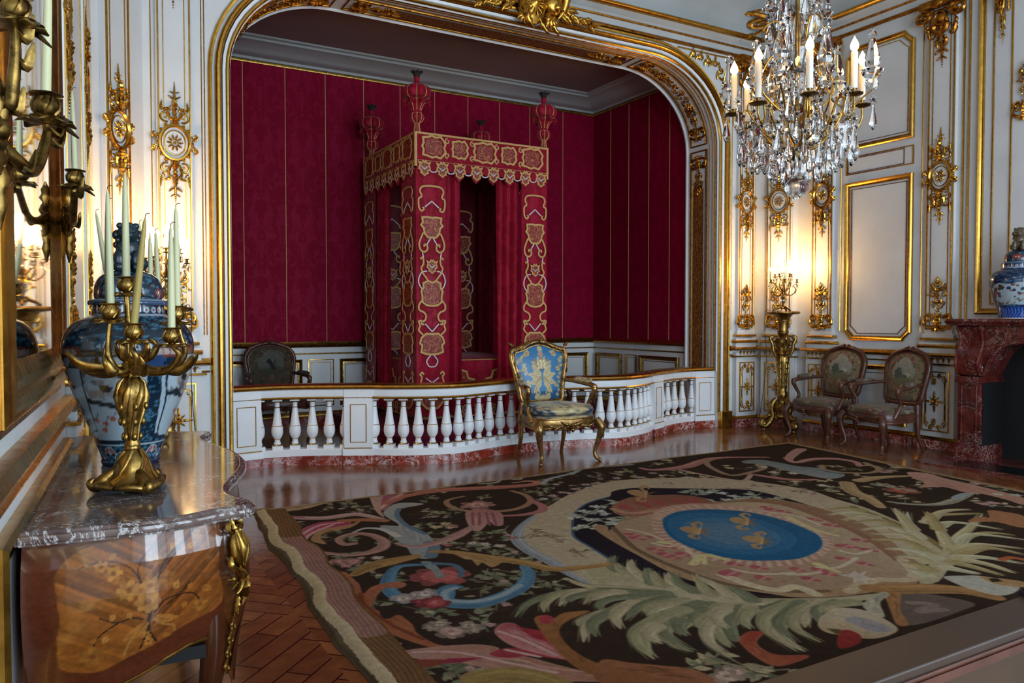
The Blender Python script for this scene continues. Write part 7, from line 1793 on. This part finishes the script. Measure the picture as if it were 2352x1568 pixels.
('s',(122,124,92),None,[10,7,1],[282,282,263,280,252,269]),
('s',(158,150,108),None,[10,7,1],[282,282,261,275,252,267]),
('s',(180,166,126),None,[10,7,1],[294,277,278,279,267,272]),
('s',(122,124,92),None,[10,7,1],[290,275,263,270,246,254,241,243]),
('s',(158,150,108),None,[10,7,1],[278,271,261,265,252,251,249,244]),
('s',(180,166,126),None,[10,7,1],[293,273,269,264,262,257,257,247]),
('s',(122,124,92),None,[10,7,1],[272,353,274,363,286,375]),
('s',(158,150,108),None,[10,7,1],[276,345,273,352,279,363]),
('s',(180,166,126),None,[10,7,1],[274,332,280,351,290,364]),
('s',(122,124,92),None,[10,7,1],[275,326,283,340,289,347]),
('s',(158,150,108),None,[10,7,1],[277,322,281,331,288,341]),
('s',(180,166,126),None,[10,7,1],[284,308,285,323,293,335]),
('s',(122,124,92),None,[10,7,1],[286,305,287,319,296,333]),
('s',(158,150,108),None,[10,7,1],[290,298,294,308,305,325]),
('s',(180,166,126),None,[10,7,1],[296,289,301,304,304,320]),
('s',(122,124,92),None,[10,7,1],[302,281,306,293,306,301]),
('s',(122,124,92),None,[10,7,1],[314,269,297,268,288,263]),
('s',(158,150,108),None,[10,7,1],[318,267,295,264,278,251,271,227]),
('s',(180,166,126),None,[10,7,1],[299,257,280,246,275,235,274,225]),
('s',(122,124,92),None,[10,7,1],[321,265,297,257,286,249,278,233]),
('s',(158,150,108),None,[10,7,1],[328,261,305,256,291,244,288,228]),
('s',(180,166,126),None,[10,7,1],[331,260,309,253,296,243]),
('s',(122,124,92),None,[10,7,1],[337,256,320,255,307,245]),
('s',(158,150,108),None,[10,7,1],[344,253,328,256,319,253]),
('s',(180,166,126),None,[10,7,1],[283,276,259,267,246,254,242,237]),
('s',(122,124,92),None,[10,7,1],[288,273,272,267,258,251,257,247]),
('s',(158,150,108),None,[10,7,1],[291,272,278,264,272,254]),
('s',(180,166,126),None,[10,7,1],[279,278,268,272,263,260]),
('s',(122,124,92),None,[10,7,1],[270,286,246,282,235,271,232,249]),
('s',(158,150,108),None,[10,7,1],[262,288,229,280,217,269,213,252]),
('s',(180,166,126),None,[10,7,1],[236,278,226,272,226,262]),
('s',(122,124,92),None,[10,7,1],[250,277,244,271,241,263]),
('p',(180,166,126),None,1,[400,253,426,266,453,277,467,294,483,321,504,357,511,386,522,400,525,388,517,355,499,322,481,294,470,279,482,276,459,265,440,261,411,250]),
('s',(140,116,64),None,[5],[520,384,508,349,497,323,487,304,469,279]),
('s',(120,130,112),None,[3],[478,287,465,273]),
('s',(188,172,124),None,[11,7,1],[472,278,506,294,544,307,582,321]),
('s',(170,150,96),None,[11,7,1],[537,333,551,336,584,322]),
('s',(190,180,140),None,[11,7,1],[524,318,543,318,552,291]),
('s',(188,172,124),None,[11,7,1],[525,328,565,340,588,333]),
('s',(170,150,96),None,[11,7,1],[477,279,510,292,536,291,544,279]),
('s',(190,180,140),None,[11,7,1],[485,283,522,294,539,270]),
('s',(188,172,124),None,[11,7,1],[479,278,502,278,516,259]),
('s',(170,150,96),None,[11,7,1],[472,273,499,271,503,252]),
('s',(190,180,140),None,[11,7,1],[465,269,477,262,485,243]),
('s',(188,172,124),None,[11,7,1],[462,267,466,253,463,237]),
('s',(170,150,96),None,[11,7,1],[453,265,454,253,453,238]),
('s',(190,180,140),None,[11,7,1],[440,261,442,253,445,246]),
('s',(188,172,124),None,[11,7,1],[481,285,508,307,532,324]),
('s',(170,150,96),None,[11,7,1],[515,313,538,332,554,346]),
('s',(190,180,140),None,[11,7,1],[483,307,506,329,541,353]),
('s',(188,172,124),None,[11,7,1],[499,322,524,346,543,365]),
('s',(170,150,96),None,[11,7,1],[515,374,511,383,492,388]),
('s',(190,180,140),None,[11,7,1],[506,356,506,374,482,377]),
('s',(188,172,124),None,[11,7,1],[499,343,504,363,477,361]),
('s',(170,150,96),None,[11,7,1],[487,324,501,347,478,353]),
('s',(190,180,140),None,[11,7,1],[479,309,491,332,466,338]),
('s',(188,172,124),None,[11,7,1],[467,294,481,317,463,328]),
('s',(170,150,96),None,[11,7,1],[456,283,468,306,452,320]),
('s',(190,180,140),None,[11,7,1],[452,277,454,292,442,303]),
('s',(188,172,124),None,[11,7,1],[441,272,442,283,431,289]),
('s',(170,150,96),None,[11,7,1],[427,265,430,274,426,280]),
('s',(190,180,140),None,[11,7,1],[416,260,418,267,416,271]),
('p',(146,152,150),(170,170,160),2,[197,442,187,427,181,429,180,440,183,456,184,488,186,511,198,505,199,540,215,563,227,565,237,554,216,548,207,530,203,504,206,480,203,459]),
('s',(96,120,140),None,[4],[215,549,206,531,202,502,205,476]),
('s',(190,190,180),None,[2,6],[164,504,175,510,184,501,187,482]),
('s',(100,122,136),None,[8],[199,457,198,446,188,429]),
('p',(128,142,140),None,1,[179,422,184,417,180,394,176,392,177,407]),
('f',(190,96,90),(120,130,128),0.24,11,[178,393]),
('p',(128,142,140),None,1,[180,414,183,413,180,394,176,393]),
('s',(86,128,156),None,[3,9,8],[179,416,164,420,153,406,146,389,145,375,147,367]),
('s',(84,112,132),None,[5,3],[185,415,193,407,192,394,187,387]),
('s',(86,128,156),None,[3,12,12,10,6],[180,371,175,374,168,366,164,356,175,346,190,347,208,355,222,370,228,385]),
('s',(150,166,170),None,[4],[177,371,170,369,166,358,176,349,192,349,209,358]),
('s',(170,128,72),None,[5,10,9,6],[193,438,205,429,218,410,231,392,240,373,256,367,272,364]),
('p',(176,138,84),(170,128,72),1,[204,428,214,420,220,409,221,400,211,393,210,404,205,400,207,411,204,415]),
('s',(170,128,72),None,[8,13,12,6],[180,434,162,431,150,428,137,419]),
('s',(146,110,62),None,[4],[155,428,146,425,138,420]),
('p',(168,94,58),(176,104,74),2,[112,427,120,432,133,427,134,420,134,411,134,402,131,387,139,395,148,397,155,395,156,389,151,386,145,390,137,382,128,366,130,361,128,351,132,349,137,351,138,337,136,326,139,311,145,304,148,294,140,302,131,318,123,338,116,354,115,374,120,395,127,401,127,414,114,419]),
('s',(130,64,36),None,[2],[128,414,127,391,127,370,129,344,136,319]),
('s',(130,64,36),None,[2],[125,398,125,381,124,361]),
('s',(130,64,36),None,[2],[130,389,127,375]),
('s',(130,64,36),None,[2],[128,349,131,336,134,328]),
('p',(196,110,116),(170,56,86),2,[170,535,151,540,134,526,123,505,121,483,125,464,115,459,126,460,130,480,131,496,139,514,151,523,167,524]),
('p',(176,130,86),None,2,[134,497,141,513,151,522,167,524,177,529,166,517,148,513,141,502,140,485]),
('s',(206,160,160),None,[3],[166,533,149,533,134,517,125,504]),
('s',(206,160,160),None,[3],[158,530,141,517,130,501]),
('s',(188,150,142),None,[5,9,10,5],[122,580,136,565,157,551,181,549,193,526]),
('s',(170,110,70),None,[8],[167,537,182,531,193,522]),
('s',(160,90,100),None,[3],[124,584,131,573,145,560]),
('s',(174,128,112),None,[6,5,7,9,3],[156,478,150,479,151,493,163,501,173,491,174,471,164,457,146,455,129,472]),
('p',(190,150,136),None,1,[212,609,217,613,226,607,214,580,202,556,196,531,198,555]),
('p',(176,110,112),(150,60,96),1,[226,607,241,602,231,580,217,568,202,550,204,561]),
('s',(204,170,150),None,[3],[237,597,218,578,204,558]),
('s',(182,110,88),None,[4,12,13,10,5],[210,569,236,587,267,592,301,582,328,574,349,573,359,580,350,589]),
('s',(190,130,104),None,[3,5],[336,587,353,587,354,575]),
('s',(190,180,164),None,[3],[308,597,324,596,336,605,349,598,357,606,374,604]),
('s',(160,166,168),None,[5],[356,570,374,587,405,596,429,609,481,604]),
('s',(164,122,88),None,[3,6,6,5],[276,563,260,558,253,545,253,526,265,511,289,505,312,518,321,540,319,559]),
('s',(180,112,108),None,[4,8,6],[271,493,287,488,305,491,314,504,316,523]),
('f',(196,140,126),(150,120,100),0.2,9,[272,531]),
('p',(192,142,128),(170,112,110),1,[257,518,277,507,262,472,255,470,256,481,239,464,238,476]),
('s',(150,84,90),None,[2],[258,512,242,479]),
('s',(150,84,90),None,[2],[263,510,246,477]),
('s',(150,84,90),None,[2],[267,507,252,473]),
('s',(150,84,90),None,[2],[271,505,256,471]),
('s',(178,132,120),None,[5,10,9,5,2],[241,477,221,462,203,454,188,453,180,463]),
('p',(182,134,116),(170,112,84),2,[122,310,132,310,153,303,161,294,154,290,166,282,174,268,182,255,194,243,192,241,166,256,152,271,139,291,127,299]),
('p',(166,56,64),None,1,[155,291,167,291,178,275,184,266,170,280,159,284]),
('p',(198,130,122),(166,70,76),1,[169,312,175,317,180,315,181,307,186,300,184,284,184,270,178,274,168,292,167,305]),
('p',(160,48,56),None,1,[180,312,182,307,187,300,185,288,180,297]),
('s',(206,164,150),None,[2],[170,310,175,296,179,276]),
('s',(206,164,150),None,[2],[127,308,143,299,157,280,170,262]),
('s',(206,164,150),None,[2],[163,291,172,278]),
('p',(148,92,48),(166,110,62),2,[191,313,195,316,198,315,200,310,208,313,220,309,203,304,193,295,188,277,190,260,199,250,192,241,181,255,181,274,186,297]),
('p',(170,60,64),None,1,[195,315,199,315,200,310,195,306,192,309]),
('s',(180,84,54),None,[5],[193,243,209,242,219,234]),
('p',(146,90,52),(170,106,70),1,[193,262,202,254,212,245,220,237,223,224,217,224,181,245]),
('p',(140,66,50),None,1,[105,295,117,302,137,294,131,291,117,292,107,290]),
('p',(150,44,62),None,1,[137,295,150,289,140,289,133,292]),
('s',(160,130,70),None,[14],[139,272,151,270,159,263,164,252]),
('f',(190,134,124),(150,90,90),0.085,7,[133,446,138,445,139,438,144,442]),
('f',(188,150,150),(140,110,100),0.06,7,[117,408,117,399,122,407,112,400]),
('f',(206,198,178),(92,62,52),0.095,7,[114,337,119,320]),
('f',(200,194,180),(150,140,110),0.06,7,[121,344,113,310]),
('f',(190,150,136),(160,116,104),0.12,9,[151,321]),
('f',(180,156,134),(140,116,90),0.08,7,[146,330,160,319,150,332,161,323]),
('f',(180,76,76),(190,120,110),0.12,11,[156,361,159,358]),
('f',(196,176,164),(160,140,130),0.1,7,[152,371,160,372,147,371]),
('f',(196,178,130),(170,90,80),0.07,7,[218,488,227,492,227,483]),
('f',(200,180,160),(150,120,110),0.06,7,[223,442,229,436,235,428,159,442,208,448]),
('f',(180,110,100),(130,90,80),0.05,7,[207,446,230,485,251,439]),
('f',(196,160,150),(160,80,90),0.07,7,[339,528,353,534,357,528,370,539,388,551,401,551]),
('f',(188,184,170),(120,120,100),0.06,7,[366,564,383,539,327,522]),
('p',(176,150,108),None,1,[122,608,142,608,162,606,182,601,172,594,153,584,136,583,126,593]),
('s',(60,110,140),None,[5],[159,606,175,605]),
('s',(60,110,140),None,[4],[143,608,156,603]),
('s',(140,112,74),None,[2],[134,601,144,595,152,587]),
('s',(184,122,112),None,[4,10,14,12,5],[477,586,479,574,496,569,522,570,556,583,586,587,630,566]),
('s',(160,130,100),None,[6],[567,588,543,563,527,519,553,518,583,528,601,558]),
('p',(146,152,150),(120,130,130),1,[591,563,611,558,615,539,615,517,625,496,619,466,594,461,588,482,589,512,592,541,582,552]),
('s',(90,112,130),None,[5],[634,506,618,485,621,470]),
('s',(190,134,124),None,[5,12,5],[644,556,630,532,660,535,682,525,685,504,669,487]),
('p',(186,140,130),None,1,[663,569,698,587,704,578,674,563,643,545,628,531,640,552]),
('s',(164,136,100),None,[6],[641,508,624,492,627,473,648,460,673,469,690,496]),
('s',(184,120,108),None,[5,10,4],[547,514,552,495,560,477,580,465]),
('s',(188,150,130),None,[5],[504,560,506,538,510,510,519,494,544,509]),
('s',(184,152,106),None,[13,11,5],[609,443,637,442,665,433]),
('s',(180,146,100),None,[13,14,8],[591,443,565,417,554,395,537,372]),
('f',(184,98,74),(150,70,56),0.2,13,[606,400]),
('s',(150,148,126),None,[6,5,7],[607,428,609,412,612,395]),
('s',(156,150,124),None,[3,6,10,5],[557,380,565,365,584,355,613,358,649,366]),
('p',(150,160,164),None,1,[615,364,637,369,653,365,634,363,615,357]),
('p',(184,128,104),(196,150,130),2,[681,445,693,433,684,411,678,384,673,360,664,334,640,322,647,339,651,361,644,369,648,390,630,400,652,408,657,422]),
('p',(172,112,72),None,1,[553,315,572,318,577,313,597,325,603,315,601,302,570,286,569,303,559,310]),
('s',(180,90,50),None,[5],[482,254,491,253,493,247]),
('f',(196,150,140),(160,100,90),0.09,7,[676,458,662,456,686,384,692,377,616,339,626,337]),
('f',(206,196,170),(150,140,110),0.08,7,[583,530,572,507,584,495,564,446,660,352,669,343,486,528,481,527]),
('f',(180,156,140),(120,140,150),0.07,7,[452,518,446,551,427,558,471,560]),
('p',(110,92,80),None,1,[373,247,387,241,395,222,380,219,343,220,346,230]),
('s',(140,120,104),None,[5],[368,238,376,230,361,229,374,224]),
('p',(166,112,62),(176,128,80),1,[371,260,384,259,381,252,355,235,342,222,337,224,351,237,364,249]),
('s',(170,122,70),None,[12,16,10],[369,261,381,253,395,246,409,235,413,221]),
('p',(184,172,142),(150,150,130),1,[347,249,369,254,368,250,355,246,340,233,340,241]),
('p',(188,160,116),(196,180,152),1,[304,242,316,249,330,252,339,244,338,232,331,220,313,219,305,227,300,234]),
('p',(160,150,150),None,1,[321,241,330,238,330,222,320,223,319,233]),
('p',(100,84,52),None,1,[304,237,308,234,307,228,302,231]),
('p',(156,48,44),None,1,[305,231,311,231,310,224,301,219,290,220]),
('p',(182,176,158),None,1,[422,253,433,249,442,243,445,228,435,221,418,221,415,235,417,244]),
('p',(176,134,84),None,1,[440,243,445,238,452,227,443,222,435,233]),
('p',(46,40,36),None,1,[441,239,445,237,443,233,437,235]),
('p',(178,96,64),(160,60,44),1,[259,248,269,252,274,248,264,243,260,236,261,228,272,221,256,220,251,224,252,233,255,242]),
('f',(206,176,150),(170,120,100),0.1,7,[232,226,228,225]),
('s',(150,140,100),None,[2],[229,240,232,239,229,237,235,235,240,227])]
# ================================================================== CARPET
def rose(c, x, y, r, col1, col2, k, rr):
    """a painterly blossom: layered petals from dark rim to pale heart"""
    for ring_, (q, n, g) in enumerate(((1.0, k, .8), (.72, k - 1, .98), (.45, max(3, k - 3), 1.14))):
        for i in range(n):
            a = 2 * PI * i / n + rr.random(); s = g * rr.uniform(.86, 1.1); cl = tuple(min(225, v * s) for v in col1)
            c.ell(x + .62 * r * q * math.cos(a), y + .62 * r * q * math.sin(a), r * q * .5, r * q * .34, cl, a + PI / 2 * (ring_ % 2), n=12)
            c.stroke([(x + .3 * r * q * math.cos(a), y + .3 * r * q * math.sin(a)), (x + .95 * r * q * math.cos(a), y + .95 * r * q * math.sin(a))], r * .05, tuple(v * .75 for v in cl), .5)
    c.ell(x, y, r * .2, r * .2, col2)
def make_carpet():
    c = Canvas(1500, 1200, (58, 42, 31), 0.85, 7.45, 1.0, 6.35)
    rr = random.Random(11)
    # slow colour variation of old dye
    for _ in range(120): c.ell(rr.uniform(.9, 7.4), rr.uniform(1, 6.3), rr.uniform(.05, .3), rr.uniform(.02, .06), rr.choice([(66, 48, 36), (48, 38, 34), (74, 52, 36), (46, 40, 42)]), rr.uniform(-.4, .4), alpha=0.5)
    pr = lambda a: [(a[i] / 100, a[i + 1] / 100) for i in range(0, len(a), 2)]
    for o in CARPET_PATTERN:
        if o[0] == 'p':
            q = pr(o[4]); q = smooth_path(q, 4, True) if len(q) > 4 else q
            c.poly(q, o[1], 1, o[2], (1, 0.4) if o[2] else None)
            A_ = np.array(q); ext = np.ptp(A_, axis=0)
            if o[2] and max(ext) < 2.2:                      # brush-like woven streaks inside the big leaves
                ctr = A_.mean(0); d = np.linalg.svd(A_ - ctr)[2][0]; bb = c._box(c.px(q), 60); before = c.a[bb[1]:bb[3], bb[0]:bb[2]].copy()
                for _ in range(16):
                    p0 = A_[rr.randrange(len(A_))] * .6 + ctr * .4; p0 = p0 + (ctr - p0) * rr.uniform(0, .8); L = max(ext) * rr.uniform(.06, .16); g = rr.uniform(.72, 1.22); bend = np.array((-d[1], d[0])) * L * .3
                    c.stroke(smooth_path([tuple(p0 - d * L), tuple(p0 + bend * rr.uniform(-1, 1)), tuple(p0 + d * L)], 4), [.004, .022, .004], tuple(min(225, v * g) for v in o[1]), .55)
                full = c.a; after = full[bb[1]:bb[3], bb[0]:bb[2]].copy(); c.a = np.zeros_like(full); c.poly(q, (1, 1, 1)); mk = c.a[bb[1]:bb[3], bb[0]:bb[2]]; c.a = full; full[bb[1]:bb[3], bb[0]:bb[2]] = before * (1 - mk) + after * mk
            edge_ = q + q[:1]
            c.stroke(edge_, .009, tuple(min(230, v * 1.16) for v in o[1]) if sum(o[1]) > 200 else tuple(v * .8 for v in o[1]), .5)
        elif o[0] == 's':
            q = pr(o[4]); q = smooth_path(q, 7) if len(q) > 2 else q
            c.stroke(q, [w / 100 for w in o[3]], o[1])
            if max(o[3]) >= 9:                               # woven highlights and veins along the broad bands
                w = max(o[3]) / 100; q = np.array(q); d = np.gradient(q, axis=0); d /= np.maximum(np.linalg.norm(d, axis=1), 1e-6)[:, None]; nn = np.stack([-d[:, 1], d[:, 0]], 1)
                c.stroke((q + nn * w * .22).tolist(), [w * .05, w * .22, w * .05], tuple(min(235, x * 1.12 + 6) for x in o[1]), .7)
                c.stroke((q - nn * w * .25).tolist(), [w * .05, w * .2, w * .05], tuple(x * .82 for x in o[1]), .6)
        elif o[0] == 'f':
            for x, y in pr(o[5]): rose(c, x, y, o[3] * .66, o[1], o[2], o[4], rr)
        else:
            for x, y in pr(o[4]):
                a0 = rr.uniform(0, 6.3); L = o[3]
                c.stroke([(x - 1.6 * L * math.cos(a0), y - 1.6 * L * math.sin(a0)), (x, y), (x + 1.6 * L * math.cos(a0 + .3), y + 1.6 * L * math.sin(a0 + .3))], .012, tuple(q * .8 for q in o[1]))
                for k in range(o[2]):
                    t = rr.uniform(-1.5, 1.5); a = a0 + rr.choice((-1, 1)) * rr.uniform(.5, 1.3); g = rr.uniform(.82, 1.18); cl = tuple(q * g for q in o[1])
                    leaf2(c, x + t * L * math.cos(a0), y + t * L * math.sin(a0), a, L * rr.uniform(.8, 1.2), L * .26, cl)
    return c
def desat(a):
    g = a.mean(1, keepdims=True); return (g + (a - g) * 0.86) * np.array((0.875, 0.84, 0.82))
def build_carpet():
    c = make_carpet(); rng = np.random.default_rng(2)
    n1, n2 = 1150, 900
    A, B, C, D = np.array((1.143, 5.985)), np.array((7.323, 6.251)), np.array((6.60, 1.05)), np.array((0.90, 1.05))   # far left, far right, near right, near left
    u = np.linspace(0, 1, n1)[None, :, None]; v = (np.linspace(0, 1, n2) ** 1.0)[:, None, None]
    P = (A * (1 - u) + B * u) * (1 - v) + (D * (1 - u) + C * u) * v
    L = np.linalg.norm(A - D); dist_left = u[..., 0] * 5.95 + 0 * v[..., 0]; along = v[..., 0] * L + 0 * u[..., 0]
    fade = np.exp(-(dist_left / 0.35) ** 2)
    P[..., 0] += fade * (0.016 * np.sin(along * 4.3 + 0.8) + 0.007 * np.sin(along * 11.1) + 0.003 * np.sin(along * 23))
    X, Y = P[..., 0], P[..., 1]
    ci = np.clip(((X - c.x0) / (c.x1 - c.x0) * (c.w - 1)), 0, c.w - 1.001); cj = np.clip(((Y - c.y0) / (c.y1 - c.y0) * (c.h - 1)), 0, c.h - 1.001)
    i0, j0 = ci.astype(int), cj.astype(int); fi, fj = (ci - i0)[..., None], (cj - j0)[..., None]; a = c.a
    colr = a[j0, i0] * (1 - fi) * (1 - fj) + a[j0, i0 + 1] * fi * (1 - fj) + a[j0 + 1, i0] * (1 - fi) * fj + a[j0 + 1, i0 + 1] * fi * fj
    # borders: rolled cream edge and banded strip on the left, narrow pale bands elsewhere
    band = np.array((158, 112, 96), float) + np.where((np.sin(along * 2.15 + 0.9) > 0.35)[..., None], np.array((-34, -26, -46.)), 0) + (10 * np.sin(dist_left * 260 + along * 3))[..., None]
    cream = np.array((206, 184, 140), float)
    wl = dist_left + 0.012 * np.sin(along * 9)
    colr = np.where((wl < 0.235)[..., None], band, colr); colr = np.where((wl < 0.095)[..., None], cream, colr); colr = np.where((wl < 0.03)[..., None], np.array((112, 92, 66.)), colr)  # dark outermost strip: shadow of the rolled edge put into the colour
    colr = np.where(((wl > 0.232) & (wl < 0.246))[..., None], np.array((120, 84, 44.)), colr)
    df = v[..., 0] * L + 0 * dist_left; dr = (1 - u[..., 0]) * 5.95 + 0 * v[..., 0]
    colr = np.where((df < 0.055)[..., None], np.array((172, 148, 106.)), colr); colr = np.where(((df > .055) & (df < .07))[..., None], np.array((110, 80, 52.)), colr)
    colr = np.where((dr < 0.10)[..., None], np.array((168, 140, 96.)), colr); colr = np.where(((dr > .04) & (dr < .055))[..., None], np.array((120, 88, 54.)), colr)
    g = rng.normal(0, 1, (n2, n1)); colr = colr * (1 + 0.035 * g)[..., None]
    Z = 0.012 + 0.002 * np.sin(X * 5 + Y * 3) + fade * (0.003 * np.sin(along * 6.3) + 0.004) + 0.014 * np.exp(-((wl - 0.075) / 0.045) ** 2)
    edge = np.minimum(np.minimum(dist_left, dr), df); Z = Z * np.clip(edge / 0.02, 0.12, 1)
    me = bpy.data.meshes.new('carpet'); co = np.stack([X - 4.0, Y - 3.6, Z], 2).reshape(-1, 3).astype(np.float32)
    me.vertices.add(n1 * n2); me.vertices.foreach_set('co', co.ravel())
    q = (np.arange(n2 - 1)[:, None] * n1 + np.arange(n1 - 1)[None, :]).ravel(); f = np.stack([q, q + n1, q + n1 + 1, q + 1], 1).astype(np.int32)
    me.loops.add(f.size); me.loops.foreach_set('vertex_index', f.ravel()); me.polygons.add(len(f)); me.polygons.foreach_set('loop_start', np.arange(0, f.size, 4, dtype=np.int32)); me.polygons.foreach_set('loop_total', np.full(len(f), 4, np.int32)); me.update(calc_edges=True)
    at = me.color_attributes.new('Col', 'FLOAT_COLOR', 'POINT'); rgba = np.ones((n1 * n2, 4), np.float32); rgba[:, :3] = lin_np(desat(colr.reshape(-1, 3))); at.data.foreach_set('color', rgba.ravel())
    me.polygons.foreach_set('use_smooth', [True] * len(me.polygons)); me.materials.append(painted('woven_wool', 0.95, 0.16, 26, bump=0.35, bscale=170, sheen=0.0, spec=0.03))
    o = bpy.data.objects.new('carpet', me); col.objects.link(o); o.location = (4.0, 3.6, 0.0)
    return tag(o, 'large dark woven carpet with a blue royal medallion, palms and scrolling leaves', 'carpet')
build_carpet()
